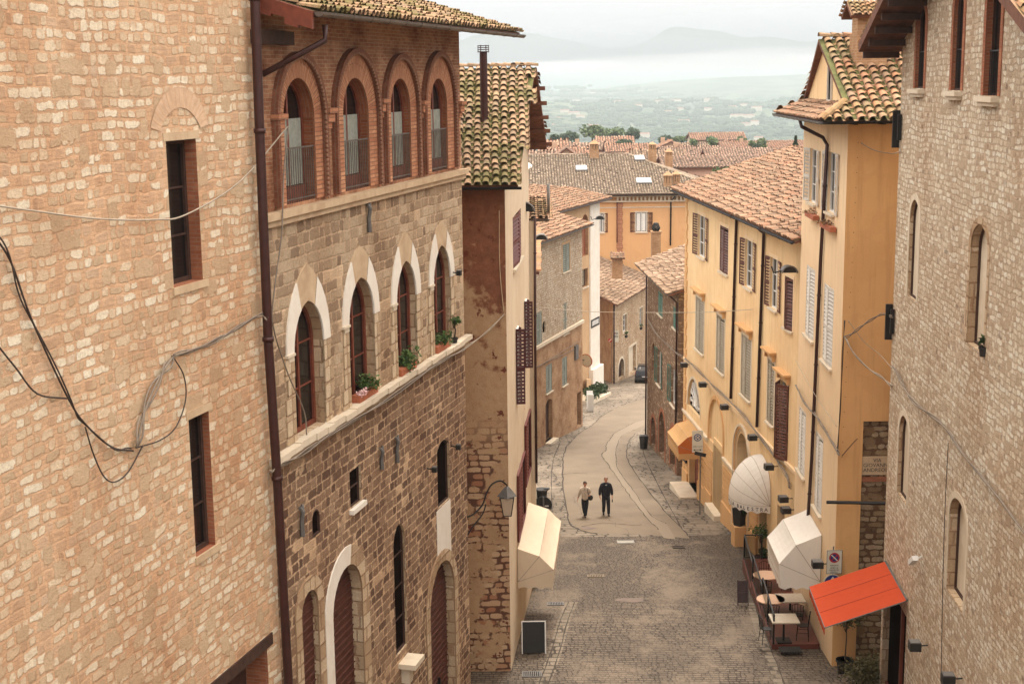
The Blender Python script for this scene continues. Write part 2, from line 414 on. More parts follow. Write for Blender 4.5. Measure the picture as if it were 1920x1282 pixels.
def window(W, B, spec, kind='rect', depth=.2, fm=None, pm=None, sh=None, shm=None, sill=None, surround=None, fw=.06, rise=None, bars=2, mull=True, name='window', sillw=.1, hood=None, hole=True, absolute=False, sd=.03, surw=.13, pitch=.115, hang=True):
    a0,a1,z0,z1 = spec if absolute else W.rect(*spec)
    o=arch_pts(a0,a1,z0,z1,kind,rise=rise)
    if hole: W.holes.append((o,depth))
    f=MB(); dz=-depth
    closed=(sh=='closed' or (isinstance(sh,tuple) and sh[0]<20))
    if closed: fm=shm; pm=MDARK; bars=0; mull=False
    inn=arch_pts(a0+fw,a1-fw,z0+fw,z1-fw,kind,rise=None if rise is None else rise*(a1-a0-2*fw)/(a1-a0))
    band(W,f,inn,o,dz,dz+.06); W.box(f,a0,a1,z0,z0+fw,dz,dz+.062)
    c=(a0+a1)/2
    if mull: W.box(f,c-.035,c+.035,z0+fw,z1-.02,dz,dz+.05)
    for k in range(1,bars+1):
        z=z0+(z1-z0)*k/(bars+1)
        W.box(f,a0+fw,a1-fw,z-.015,z+.015,dz,dz+.035)
    wo=f.build(name,fm,B)
    p=MB(); p.face([W.P(a,z,dz+.012) for a,z in o],[(a,z) for a,z in o]); p.build('pane',pm,wo)
    if sill:
        s_=MB(); W.box(s_,a0-.08,a1+.08,z0-sillw,z0-.003,-.02,.1); s_.build('sill',sill,wo)
    if surround:
        s_=MB(); oo=arch_pts(a0-surw,a1+surw,z0,z1+surw,kind,rise=None if rise is None else rise+surw*.8)
        band(W,s_,o,oo,-.01,.014,rad=False); s_.build('surround',surround,wo)
    if hood:
        s_=MB(); W.box(s_,a0-.16,a1+.16,z1+.30,z1+.36,0,.2); W.box(s_,a0-.22,a1+.22,z1+.36,z1+.43,0,.27)
        W.box(s_,a0-.10,a1+.10,z1+.12,z1+.30,0,.04)
        for a in (a0-.12,a1+.04): W.box(s_,a,a+.08,z1+.06,z1+.30,0,.13)
        s_.build('hood',hood,wo)
    if sh:
        w=(a1-a0)/2
        if sh=='closed': ang=(3,3)
        elif sh=='open': ang=(168,168)
        elif sh=='ajar': ang=(100,100)
        else: ang=sh
        dd=sd if closed else .05
        for sg,ah,an in ((1,a0,ang[0]),(-1,a1,ang[1])):
            m_=MB(); dh=-.04 if an<20 else .01
            shutter(W,m_,ah,z0+.01,z1-.01 if kind=='rect' else z1-.05,w-.005,sg,an,dh,pitch); m_.build('shutter',shm,wo)
    return wo,(a0,a1,z0,z1)
def side_walls(B, pts, z0, z1, mat, name='wall'):
    """closed shell polyline of plan points (already ordered), z1 number or list"""
    mb=MB(); L=0
    for i in range(len(pts)-1):
        a,b=pts[i],pts[i+1]; l=math.hypot(a[0]-b[0],a[1]-b[1])
        za=z1[i] if isinstance(z1,(list,tuple)) else z1; zb=z1[i+1] if isinstance(z1,(list,tuple)) else z1
        mb.quad((a[0],a[1],z0),(b[0],b[1],z0),(b[0],b[1],zb),(a[0],a[1],za),[(L,z0),(L+l,z0),(L+l,zb),(L,za)])
        L+=l
    return mb.build(name,mat,B)
# ------------------------------------------------------------------ tiled roofs
def inpoly(x,y,P):
    c=False; n=len(P)
    for i in range(n):
        x1,y1=P[i]; x2,y2=P[(i+1)%n]
        if (y1>y)!=(y2>y) and x<(x2-x1)*(y-y1)/(y2-y1)+x1: c=not c
    return c
def tile(mb, o, e, q, nn, r0, r1, L, h0, h1, seg=5, jx=0, m=0, inv=False):
    """half-round tile: o lower centre, e sideways, q upslope, nn normal"""
    base=len(mb.v); s=-1 if inv else 1
    for (r,l,h) in ((r0,0,h0),(r1,L,h1)):
        for k in range(seg+1):
            t=math.pi*k/seg
            p=o+q*l+e*(math.cos(t)*r+jx*l)+nn*(h+s*math.sin(t)*r*.85)
            mb.v.append(tuple(p))
    for k in range(seg):
        a=base+k; b=a+1; c=b+seg+1; d=a+seg+1
        mb.f.append((a,b,c,d)); mb.uv.append([(0,0)]*4); mb.m.append(m)
def roof(name, B, poly, mats, pitch=.27, exp=.33, near=False, thick=.1, seg=4, ridge=None, seed=1, verge=True, jit=1.0, slab=True, lift=.0):
    """poly: planar 3-D polygon, poly[0]->poly[1] the eave. mats=[tile, under]"""
    P=[Vector(p) for p in poly]; e=(P[1]-P[0]).normalized()
    nn=Vector((0,0,0))
    for i in range(len(P)): nn+=P[i].cross(P[(i+1)%len(P)])
    nn.normalize()
    if nn.z<0: nn=-nn
    q=nn.cross(e).normalized()
    c=sum(P,Vector())/len(P)
    if q.dot(c-P[0])<0: q=-q
    e=(e-q*e.dot(q)).normalized()
    uvp=[((p-P[0]).dot(e),(p-P[0]).dot(q)) for p in P]
    mb=MB(); rr=random.Random(seed)
    if slab:
        top=[p for p in P]; bot=[p-nn*thick for p in P]
        mb.face(top,uvp,2 if len(mats)>2 else 0); mb.face(bot[::-1],uvp[::-1],1)
        for i in range(len(P)):
            j=(i+1)%len(P); mb.quadm(bot[i],bot[j],top[j],top[i],1)
    u0=min(p[0] for p in uvp); u1=max(p[0] for p in uvp); v0=min(p[1] for p in uvp); v1=max(p[1] for p in uvp)
    nc=int((u1-u0)/pitch)+1; nr=int((v1-v0)/exp)+1; r=pitch*.36
    for i in range(nc):
        u=u0+(i+.5)*pitch; wob=rr.random()*6; vo=(rr.random()-.5)*exp*.3*jit
        for j in range(nr):
            v=v0+j*exp-.05+(vo if j else 0)
            if not inpoly(u,v+exp*.55,uvp) or rr.random()<.004*jit: continue
            ju=(rr.random()-.5)*.03*jit+math.sin(j*.35+wob)*.012*jit; jh=rr.random()*.026*jit
            o=P[0]+e*(u+ju)+q*(v+(rr.random()-.5)*.05*jit)+nn*lift
            tile(mb,o,e,q,nn,r*1.12,r*.86,exp*1.22,.045+jh,.0+jh*.5,seg,(rr.random()-.5)*.06*jit)
            if near:
                o2=P[0]+e*(u+pitch*.5)+q*v+nn*lift
                tile(mb,o2,e,q,nn,r*.95,r*.95,exp*1.05,.09,.045,3,0,0,True)
    for rg in (ridge or []):
        a,b=Vector(rg[0]),Vector(rg[1]); d=(b-a); L=d.length; d.normalize(); sd=d.cross(Vector((0,0,1))).normalized(); up=sd.cross(d)
        k=0.0
        while k<L:
            tile(mb,a+d*k+up*(.02+rr.random()*.02),sd,d,up,pitch*.48,pitch*.42,min(.42,L-k+.1),.05,.02,5,(rr.random()-.5)*.05)
            k+=.36
    return mb.build(name,mats,B)
def gutter(B, A, C, mat, r=.07, name='gutter'):
    """open half-round gutter between two points"""
    mb=MB(); a,b=Vector(A),Vector(C); d=(b-a).normalized(); sd=d.cross(Vector((0,0,1))).normalized()
    n=6
    for rr_,z in ((r,1),(r*.86,0)):
        for k in range(n):
            t0=math.pi*k/n; t1=math.pi*(k+1)/n
            f=lambda p,t: p+sd*math.cos(t)*rr_-Vector((0,0,1))*math.sin(t)*rr_
            mb.quad(f(a,t0),f(b,t0),f(b,t1),f(a,t1))
    for p in (a,b): mb.face([p+sd*math.cos(math.pi*k/n)*r-Vector((0,0,math.sin(math.pi*k/n)*r)) for k in range(n+1)])
    L=(b-a).length; k=.5
    while k<L:
        mb.tube([a+d*k+sd*r*1.08+Vector((0,0,.01)),a+d*k+sd*.75*r-Vector((0,0,.75*r)),a+d*k-Vector((0,0,r*1.06)),a+d*k-sd*.75*r-Vector((0,0,.75*r)),a+d*k-sd*r*1.05+Vector((0,0,.01))],.008,4); k+=1.0
    return mb.build(name,mat,B)
def pipe(B, pts, mat, r=.05, name='drainpipe', collars=True, n=8):
    mb=MB(); mb.tube(pts,r,n)
    if collars:
        for i in range(len(pts)-1):
            a,b=Vector(pts[i]),Vector(pts[i+1]); L=(b-a).length
            if L<2: continue
            k=1.2
            while k<L: mb.tube([a+(b-a)/L*k,a+(b-a)/L*(k+.05)],r*1.25,n); k+=2.2
    return mb.build(name,mat,B,smooth=True)
def catmull(P, n=6):
    P=[Vector(p) for p in P]; P=[P[0]*2-P[1]]+P+[P[-1]*2-P[-2]]; out=[]
    for i in range(1,len(P)-2):
        for k in range(n):
            t=k/n; a,b,c,d=P[i-1],P[i],P[i+1],P[i+2]
            out.append(.5*((2*b)+(c-a)*t+(2*a-5*b+4*c-d)*t*t+(3*b-a-3*c+d)*t**3))
    out.append(P[-2]); return out
def cable(label, pts, mat, r=.012, group=None, n=6, name='cable', extra=0, cat='cable'):
    mb=MB(); P=catmull(pts,n); mb.tube(P,r,5)
    rr=random.Random(len(label))
    for k in range(extra):
        ph=rr.random()*6
        Q=[p+Vector((math.sin(i*.5+ph)*r*2.2,math.cos(i*.4+ph)*r*2.2,math.cos(i*.55+ph*2)*r*2.6)) for i,p in enumerate(P)]
        mb.tube(Q,r*.8,5)
    o=mb.build(name,mat,None,True,loc=P[0]); return tag(o,label,cat,group)
# ------------------------------------------------------------------ foliage
def leaves(mb, c, rad, n, size, seed=0, clumps=7, m=0):
    rr=random.Random(seed); c=Vector(c)
    cl=[]
    for _ in range(clumps):
        v=Vector((rr.gauss(0,1),rr.gauss(0,1),rr.gauss(0,1))).normalized()*(rr.random()**.5)*.62
        cl.append((Vector((v.x*rad[0],v.y*rad[1],v.z*rad[2])), .32+.3*rr.random()))
    for _ in range(n):
        cc,cr=cl[rr.randrange(len(cl))]
        v=Vector((rr.gauss(0,1),rr.gauss(0,1),rr.gauss(0,1))).normalized()*(.55+.5*rr.random())*cr
        p=c+cc+Vector((v.x*rad[0],v.y*rad[1],v.z*rad[2]))
        a=Vector((rr.gauss(0,1),rr.gauss(0,1),rr.gauss(0,.7))).normalized(); b=a.cross(Vector((rr.gauss(0,1),rr.gauss(0,1),rr.gauss(0,1)))).normalized()
        s_=size*(.6+.8*rr.random())
        mb.face([p-a*s_,p-b*s_*.5,p+a*s_,p+b*s_*.5],None,m)
# ------------------------------------------------------------------ material library
S3=lambda a,b,c: [(0.0,a),(.5,b),(1.0,c)]
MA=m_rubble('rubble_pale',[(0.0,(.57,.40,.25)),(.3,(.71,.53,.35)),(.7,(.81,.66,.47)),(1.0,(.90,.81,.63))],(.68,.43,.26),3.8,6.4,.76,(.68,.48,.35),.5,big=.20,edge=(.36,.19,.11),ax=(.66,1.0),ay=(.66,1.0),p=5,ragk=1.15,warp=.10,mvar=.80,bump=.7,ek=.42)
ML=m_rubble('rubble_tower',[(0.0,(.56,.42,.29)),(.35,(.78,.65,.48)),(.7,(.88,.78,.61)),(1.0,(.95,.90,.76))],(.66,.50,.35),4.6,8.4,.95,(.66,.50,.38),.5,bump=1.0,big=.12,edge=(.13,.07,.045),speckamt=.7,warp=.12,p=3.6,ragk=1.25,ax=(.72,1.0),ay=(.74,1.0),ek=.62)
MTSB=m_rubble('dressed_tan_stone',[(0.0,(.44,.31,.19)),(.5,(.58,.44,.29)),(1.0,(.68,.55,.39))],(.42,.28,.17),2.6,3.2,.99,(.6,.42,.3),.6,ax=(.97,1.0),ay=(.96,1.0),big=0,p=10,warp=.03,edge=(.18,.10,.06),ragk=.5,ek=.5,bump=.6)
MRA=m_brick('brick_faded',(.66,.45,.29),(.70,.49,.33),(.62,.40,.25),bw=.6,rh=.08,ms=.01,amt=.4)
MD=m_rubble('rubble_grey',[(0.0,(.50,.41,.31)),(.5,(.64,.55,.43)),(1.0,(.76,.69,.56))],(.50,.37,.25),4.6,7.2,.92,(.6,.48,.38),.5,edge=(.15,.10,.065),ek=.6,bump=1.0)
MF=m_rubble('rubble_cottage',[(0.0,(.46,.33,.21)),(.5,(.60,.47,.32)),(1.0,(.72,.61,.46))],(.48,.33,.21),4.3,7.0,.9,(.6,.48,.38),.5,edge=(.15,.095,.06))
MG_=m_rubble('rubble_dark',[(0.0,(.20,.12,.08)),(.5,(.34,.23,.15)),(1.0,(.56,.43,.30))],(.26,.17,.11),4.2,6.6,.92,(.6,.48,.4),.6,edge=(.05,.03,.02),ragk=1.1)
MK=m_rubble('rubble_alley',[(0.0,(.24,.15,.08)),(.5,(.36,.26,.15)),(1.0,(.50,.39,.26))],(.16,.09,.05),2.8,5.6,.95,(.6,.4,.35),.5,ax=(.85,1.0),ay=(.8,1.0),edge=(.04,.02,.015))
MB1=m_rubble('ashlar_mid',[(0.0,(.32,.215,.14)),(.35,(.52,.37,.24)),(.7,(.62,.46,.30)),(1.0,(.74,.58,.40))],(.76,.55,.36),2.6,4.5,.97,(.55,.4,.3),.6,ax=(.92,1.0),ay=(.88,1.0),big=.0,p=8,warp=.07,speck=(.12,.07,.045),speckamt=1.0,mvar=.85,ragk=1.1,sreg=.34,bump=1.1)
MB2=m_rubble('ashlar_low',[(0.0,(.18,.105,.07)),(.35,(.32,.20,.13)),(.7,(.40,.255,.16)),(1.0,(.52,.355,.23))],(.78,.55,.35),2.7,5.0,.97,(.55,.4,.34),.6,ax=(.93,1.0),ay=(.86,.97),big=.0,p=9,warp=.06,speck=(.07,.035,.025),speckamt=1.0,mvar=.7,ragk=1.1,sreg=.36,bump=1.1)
MBR=m_brick('brick_arcade',(.36,.155,.085),(.55,.30,.165),(.50,.35,.23),bw=.26,rh=.075,ms=.009,amt=1.0)
MVO=m_brick('brick_arch',(.46,.19,.10),(.64,.34,.19),(.26,.13,.08),bw=.6,rh=.085,ms=.012,amt=.4,warp=.0)
MDK=m_brick('brick_dark',(.22,.085,.05),(.30,.12,.07),(.24,.14,.09),bw=.14,rh=.06,ms=.008,amt=.6)
MRV=m_brick('brick_reveal',(.34,.11,.055),(.43,.17,.085),(.33,.2,.13),amt=.5)
MBD=m_brick('brick_tan',(.42,.235,.125),(.50,.31,.17),(.47,.34,.22),amt=.6,bw=.3,rh=.08)
MLI=m_plaster('limestone',(.66,.57,.44),(.50,.39,.27),.7,.5,scale=1.2)
MWS=m_plaster('white_stone',(.78,.73,.65),(.66,.57,.46),.6,.3,scale=1.5)
MTS=m_plaster('tan_stone',(.56,.42,.27),(.40,.26,.16),.8,.4,scale=2.2)
MCR=m_plaster('cream_plaster',(.70,.58,.43),(.58,.43,.28),.55,.35)
MYE=m_plaster('yellow_plaster',(.77,.565,.32),(.66,.43,.22),.75,.85,scale=.4)
MJC=m_plaster('pale_cream_plaster',(.79,.59,.37),(.70,.51,.32),.7,.6,scale=.35)
MJO=m_plaster('orange_plaster',(.70,.40,.17),(.60,.32,.13),.65,.7,scale=.35)
MHO=m_plaster('ochre_plaster',(.66,.375,.18),(.58,.31,.135),.4,.2,scale=.3)
MPO=m_plaster('portal_plaster',(.62,.37,.17),(.52,.29,.13),.5,.3)
MTN=m_plaster('tan_plaster',(.55,.37,.21),(.44,.26,.14),.7,.55,scale=.8)
MWH=m_plaster('white_plaster',(.70,.64,.54),(.60,.5,.4),.5,.3)
def m_red():
    t=NT('peeling_red_plaster'); uv=t.uv(); sx=t.n('SeparateXYZ',Vector=uv)
    z=sx.outputs['Y']; n1=t.noise(uv,.7,6,.65); n2=t.noise(uv,3.5,6,.7); f=t.noise(uv,22,5,.75)
    red=t.mix(t.ramp(n2,[(.35,0.0),(.7,1.0)]),(.25,.105,.055),(.15,.055,.03))
    tan=t.mix(t.ramp(n2,[(.3,0.0),(.75,1.0)]),(.46,.31,.175),(.38,.215,.115))
    # lower wall bleached to ochre, rain-washed edge: breakpoint rises with noise
    k=t.math('ADD',t.math('MULTIPLY',t.math('SUBTRACT',z,12.6),.32),t.math('MULTIPLY',t.math('SUBTRACT',n1,.5),4.2))
    k=t.math('ADD',k,t.math('MULTIPLY',t.math('SUBTRACT',n2,.5),1.0))
    k=t.math('SUBTRACT',k,t.math('MULTIPLY',sx.outputs['X'],0.0))
    col=t.mix(t.ramp(k,[(0.0,0.0),(.35,1.0)]),tan,red)
    # patches where the plaster is gone: rubble behind
    w=t.warp(t.warp(uv,.9,.2),5,.06); mk,cc,vv=stones(t,w,2.7,5.2,(.8,.99),(.74,.97),4,2.0,t.math('MULTIPLY',t.math('SUBTRACT',n2,.5),.8))
    st=t.mix(mk,(.12,.055,.035),t.ramp(sepx(t,cc,0),[(0.0,(.34,.15,.08)),(.5,(.46,.28,.16)),(1.0,(.52,.36,.22))]))
    lowm=t.math('MULTIPLY',t.ramp(t.math('ADD',t.math('MULTIPLY',z,.1),0.0),[(.85,1.0),(1.05,0.0)]),t.ramp(t.math('ADD',n1,t.math('MULTIPLY',t.math('SUBTRACT',n2,.5),.25)),[(.46,0.0),(.50,1.0)]))
    col=t.mix(lowm,col,st)
    hol=t.ramp(t.math('ADD',t.noise(uv,2.2,5,.6),t.math('MULTIPLY',n2,.2)),[(.72,0.0),(.745,1.0)])
    col=t.mix(hol,col,(.16,.05,.03))
    col=t.mix(t.ramp(f,[(.5,0.0),(.8,.4)]),col,(.14,.06,.035))
    h=t.math('ADD',t.math('MULTIPLY',f,.5),t.math('SUBTRACT',t.math('MULTIPLY',n2,1.5),t.math('MULTIPLY',hol,.8)))
    return t.fin(col,.95,t.bump(h,.7,.03),spec=.1)
MRD=m_red()
MPIPE=m_plain('pipe_brown',(.055,.018,.014),.45,.2,.4)
MGUT=m_plain('gutter_metal',(.16,.13,.11),.5,.5,.4)
MIRON=m_plain('iron_black',(.018,.015,.014),.5,.4,.3)
MLEAD=m_plain('lead_grey',(.17,.16,.15),.6,.3,.4)
MWOODD=m_plain('wood_dark',(.06,.026,.016),.8,0,.5,8)
MDOOR=m_plain('door_wood',(.10,.03,.018),.7,0,.45,7)
MWOODR=m_plain('wood_red',(.19,.045,.022),.6,0,.45,7)
MSOF=m_plain('soffit_wood',(.17,.065,.035),.85,0,.6,5)
MSHB=m_plain('shutter_brown',(.115,.035,.022),.6,0,.35,4)
MSHG=m_plain('shutter_green',(.07,.16,.12),.6,0,.4,4)
MSHT=m_plain('shutter_slate_green',(.22,.235,.19),.65,0,.4,4)
MSHR=m_plain('shutter_red',(.13,.022,.015),.6,0,.35,4)
MSHD=m_plain('shutter_dark_red',(.07,.012,.012),.6,0,.35,4)
MSHW=m_plain('shutter_grey_white',(.60,.56,.50),.65,0,.2,4)
MSHK=m_plain('shutter_charcoal',(.30,.25,.18),.65,0,.3,4)
MGLASS=m_plain('window_glass',(.010,.009,.009),.15,0,.3,2,0,.35)
MDARK=m_plain('interior_dark',(.010,.006,.005),.95,0,.2,3,0,0)
MCURT=m_plain('curtain_cloth',(.30,.31,.26),.9,0,.3,9,.3)
MCABL=m_plain('cable_pale',(.40,.33,.25),.7,0,.3)
MCABD=m_plain('cable_dark',(.045,.03,.024),.7,0,.3)
MCABG=m_plain('cable_grey',(.24,.19,.145),.7,0,.3)
MTERR=m_plain('terracotta',(.42,.13,.06),.8,0,.4,9)
MWHT=m_plain('white_paint',(.72,.70,.66),.5,0,.1)
MBLK=m_plain('black_paint',(.02,.018,.017),.55,0,.2)
MTGL=m_tiles('tiles_mossy',[(0.0,(.30,.18,.105)),(.25,(.38,.24,.145)),(.5,(.22,.145,.095)),(.75,(.43,.25,.15)),(1.0,(.18,.125,.09))],(.27,.215,.13),.6,(.13,.125,.03),.7)
MTGJ=m_tiles('tiles_warm',[(0.0,(.36,.17,.09)),(.25,(.42,.25,.15)),(.5,(.24,.155,.10)),(.75,(.48,.21,.11)),(1.0,(.20,.14,.095))],(.29,.225,.15),.6,(.20,.2,.05),.35)
MTOR=m_tiles('tiles_orange',[(0.0,(.13,.065,.04)),(.2,(.32,.155,.09)),(.45,(.23,.14,.09)),(.65,(.38,.225,.14)),(.82,(.12,.075,.05)),(1.0,(.40,.26,.17))],(.24,.19,.135),.65)
MTGR=m_tiles('tiles_grey',[(0.0,(.15,.10,.07)),(.3,(.30,.22,.155)),(.6,(.21,.16,.12)),(1.0,(.44,.34,.25))],(.32,.28,.21),.5)
MTBR=m_tiles('tiles_brown',[(0.0,(.13,.075,.05)),(.3,(.27,.165,.105)),(.6,(.20,.135,.09)),(.8,(.36,.24,.16)),(1.0,(.40,.28,.20))],(.29,.23,.17),.6)
MTUN=m_plain('roof_underlay',(.12,.08,.055),.95,0,.4)
MTUM=m_plain('roof_underlay_mossy',(.12,.12,.035),.95,0,.5,5)
def m_leaf(name,a,b,rough=.6):
    t=NT(name); geo=t.n('NewGeometry'); col=t.ramp(geo.outputs['Random Per Island'],[(0.0,a),(1.0,b)])
    return t.fin(col,rough,spec=.25)
MLF=m_leaf('leaf_green',(.045,.085,.022),(.11,.17,.05))
MLD=m_leaf('leaf_dark',(.018,.036,.012),(.05,.08,.028))
MLO=m_leaf('leaf_olive',(.06,.055,.02),(.13,.11,.045))
MLS=m_leaf('leaf_dry',(.22,.13,.07),(.34,.22,.13))
MLM=m_leaf('leaf_moss',(.11,.115,.03),(.20,.18,.055),.95)
MLX=m_leaf('leaf_far',(.075,.115,.045),(.15,.20,.085))
MLP=m_leaf('petal_pink',(.7,.42,.42),(.8,.6,.58))
MBARK=m_plain('bark',(.09,.06,.04),.9,0,.4,12,.5)
MPOT=m_plain('pot_dark',(.025,.022,.02),.6)
MSKIN=m_plain('skin',(.52,.24,.15),.55,0,.15)

MLC=m_leaf('leaf_conifer',(.045,.075,.045),(.10,.14,.08))

MCOV=m_plain('cover_stone',(.30,.28,.245),.8,0,.3,9)
# ================================================================== LEFT SIDE
# ---- palazzo with the arcades (B)
p_j=at(503,641,25.2); b_far=at(871,641,37.3)
dB=Vector((b_far.x-p_j.x,b_far.y-p_j.y,0)).normalized()
WB=Wall((p_j.x-dB.x*.3,p_j.y-dB.y*.3),(b_far.x,b_far.y))
LB=WB.L
ZL1=(WB.px(875,316,0)[1]); ZL2=WB.px(871,632,0)[1]
PB=empty('palazzo',(b_far.x,b_far.y,gz(37)),0,'tall stone palazzo with four round brick arches above four pointed arches','palazzo')
s_e0,z_e0=WB.px(592,36,1.15); s_e1,z_e1=WB.px(977,69,1.15)
ZE=(z_e0+z_e1)/2; ZTOP=ZE+1.15*math.tan(R(17))
s_e1=max(s_e1,LB+.3)
# top arcade -------------------------------------------------
for (xl,xr,yt,yb,ol,orr,ot) in ((530,588,146.5,358,514,609,98),(555/1,0,0,0,0,0,0),(731.5,768,147.5,322,716,783,100),(806,837,147.5,313,794.5,857,103)):
    if yb==0: xl,xr,yt,yb,ol,orr,ot=642,689.5,146.5,338,620.6,709,96
    DT=WB.dep((xl,xr,yt,yb),.42); a0,a1,z0,z1=WB.rect(xl,xr,yt,yb); z0=ZL1+.10
    o0,o1,_,oz=WB.rect(ol,orr,ot,yb)
    wo,_=window(WB,PB,(a0,a1,z0,z1),'round',DT,MWOODR,MGLASS,absolute=True,bars=0,fw=.09,name='arched_window')
    inn=arch_pts(a0,a1,z0,z1,'round'); wv=(o1-o0-(a1-a0))/2*.78
    mid=arch_pts(a0-wv,a1+wv,z0,z1+wv,'round')
    out=arch_pts(a0-wv-.11,a1+wv+.11,z0,z1+wv+.11,'round')
    m=MB(); band(WB,m,inn,mid,-.02,.03); m.build('brick_arch',MVO,PB)
    m=MB(); band(WB,m,mid,out,-.02,.13); m.build('hood_moulding',MDK,PB)
    # rope beads on the hood moulding
    m=MB()
    for i in range(1,len(mid)-1):
        p,q=mid[i],mid[i+1]; l=math.hypot(p[0]-q[0],p[1]-q[1]); k=0
        while k<l:
            a=p[0]+(q[0]-p[0])*k/l; z=p[1]+(q[1]-p[1])*k/l; c=WB.P(a,z,.115); m.ball(c,.03,.03,.035,5,3); k+=.09
    m.build('rope_moulding',MRV,PB)
    # curtain behind the glass line, balustrade in front
    c=MB(); n=14
    for i in range(n):
        t0=a0+.1+(a1-a0-.2)*.98*i/n; t1=a0+.1+(a1-a0-.2)*.98*(i+1)/n; d0=-DT+.02+.012*math.sin(i*1.9); d1=-DT+.02+.012*math.sin((i+1)*1.9)
        c.quad(WB.P(t0,z0+.3,d0+.02),WB.P(t1,z0+.3,d1+.02),WB.P(t1,z1-.75,d1+.02),WB.P(t0,z1-.75,d0+.02))
    c.build('curtain',MCURT,wo)
    r_=MB(); zr=z0+1.0
    WB.box(r_,a0-.02,a1+.02,zr,zr+.03,-.03,.0); WB.box(r_,a0-.02,a1+.02,z0+.06,z0+.085,-.03,.0)
    k=a0+.06
    while k<a1: r_.tube([WB.P(k,z0,-.015),WB.P(k,zr,-.015)],.009,4); k+=.105
    r_.build('railing',MGUT,wo)
    # base timber panel
    r_=MB(); WB.box(r_,a0+.05,a1-.05,z0,z0+.28,-DT+.02,-DT+.09); r_.build('bottom_panel',MWOODR,wo)
# impost brackets between arches
for (px_,py_) in ((517,235),(613,222),(714,203),(790,205),(860,205)):
    a,z=WB.px(px_,py_); m=MB()
    WB.box(m,a-.22,a+.22,z+.1,z+.2,0,.16); WB.box(m,a-.17,a+.17,z-.08,z+.1,0,.11); WB.box(m,a-.12,a+.12,z-.2,z-.08,0,.06)
    m.build('impost',MVO,PB)
wall_mesh(WB,'brick_wall',PB,[(0,ZL1),(LB,ZL1),(LB,ZTOP),(0,ZTOP)],MBR,rmat=MRV)
# upper ledge
m=MB(); WB.box(m,0,LB+.12,ZL1-.10,ZL1+.03,-.02,.17); WB.box(m,0,LB+.08,ZL1-.22,ZL1-.10,-.02,.10); m.build('ledge',MTS,PB)
# pointed arches --------------------------------------------
for (xl,xr,yt,yb,ol,orr,ot,al,ar) in ((549.7,607,562,790,531,621,493,654,640),(653,701,519,731,638,715,459,588,594),(742.5,780,488,687,730,790,433,555,556),(812,844,459,654,802,852,414,525,527)):
    a0,a1,z0,z1=WB.rect(xl,xr,yt,yb); z0=ZL2+.06
    o0,o1,_,oz=WB.rect(ol,orr,ot,(yb+yt)/2)
    sp=z1-WB.px((xl+xr)/2,(al+ar)/2-14)[1]; sp=max(.9,min(sp,1.35))
    wo,_=window(WB,PB,(a0,a1,z0,z1),'point',WB.dep((xl,xr,yt,yb),.42),MWOODR,MGLASS,absolute=True,bars=2,fw=.09,rise=sp,name='pointed_window')
    inn=arch_pts(a0,a1,z0,z1,'point',rise=sp)
    wd=max(.24,min(.34,(o1-o0-(a1-a0))/2))
    out=arch_pts(a0-wd,a1+wd,z0,oz,'point',rise=oz-(z1-sp))
    n=len(inn); ap=n//2+1
    # outline order: 0,1 base, 2..  right arc, apex, left arc
    arc=list(range(2,n)); k=len(arc); c1=int(k*.34); c2=k-1-c1
    def seg(i0,i1,mat,nm,d):
        mb=MB(); L=0
        for i in range(i0,i1):
            p,q,r_,t=inn[arc[i]],inn[arc[i+1]],out[arc[i+1]],out[arc[i]]
            mb.quad(WB.P(*p,d),WB.P(*q,d),WB.P(*r_,d),WB.P(*t,d),[p,q,r_,t])
            mb.quad(WB.P(*t,-.01),WB.P(*r_,-.01),WB.P(*r_,d),WB.P(*t,d)); mb.quad(WB.P(*p,-.01),WB.P(*q,-.01),WB.P(*q,d),WB.P(*p,d))
        return mb.build(nm,mat,PB)
    seg(0,c1,MWS,'white_voussoirs',.035); seg(c1,c2,MTS,'crown_stone',.028); seg(c2,k-1,MWS,'white_voussoirs',.035)
    # jambs as large dressed blocks
    rr=random.Random(int(xl)); sz=z1-sp
    for side in (0,1):
        z=z0; m=MB()
        while z<sz-.02:
            h=min(.28+.2*rr.random(),sz-z); w=wd+(.10 if rr.random()<.5 else -.02)
            if side: WB.box(m,a1,a1+w,z+.004,z+h-.006,-.02,.02+.012*rr.random())
            else: WB.box(m,a0-w,a0,z+.004,z+h-.006,-.02,.02+.012*rr.random())
            z+=h
        m.build('jamb_stones',MTSB,PB)
    m=MB(); zi=sz-.02; WB.box(m,a0-wd-.05,a0-.02,zi,zi+.05,0,.07); WB.box(m,a0-wd*.8,a0-.02,zi-.1,zi,0,.04); m.build('impost',MLI,PB)
# lower ledge, broken and uneven
m=MB(); rr=random.Random(5); k=0
while k<LB+.15:
    l=.35+.4*rr.random(); e=min(k+l-.008,LB+.2)
    WB.box(m,k,e,ZL2-.07+.012*rr.random(),ZL2+.05+.02*rr.random(),-.02,.16+.06*rr.random()); k+=l
m.build('ledge',MLI,PB)
m=MB(); WB.box(m,0,LB+.1,ZL2-.19,ZL2-.075,-.02,.09); m.build('ledge_moulding',MTS,PB)
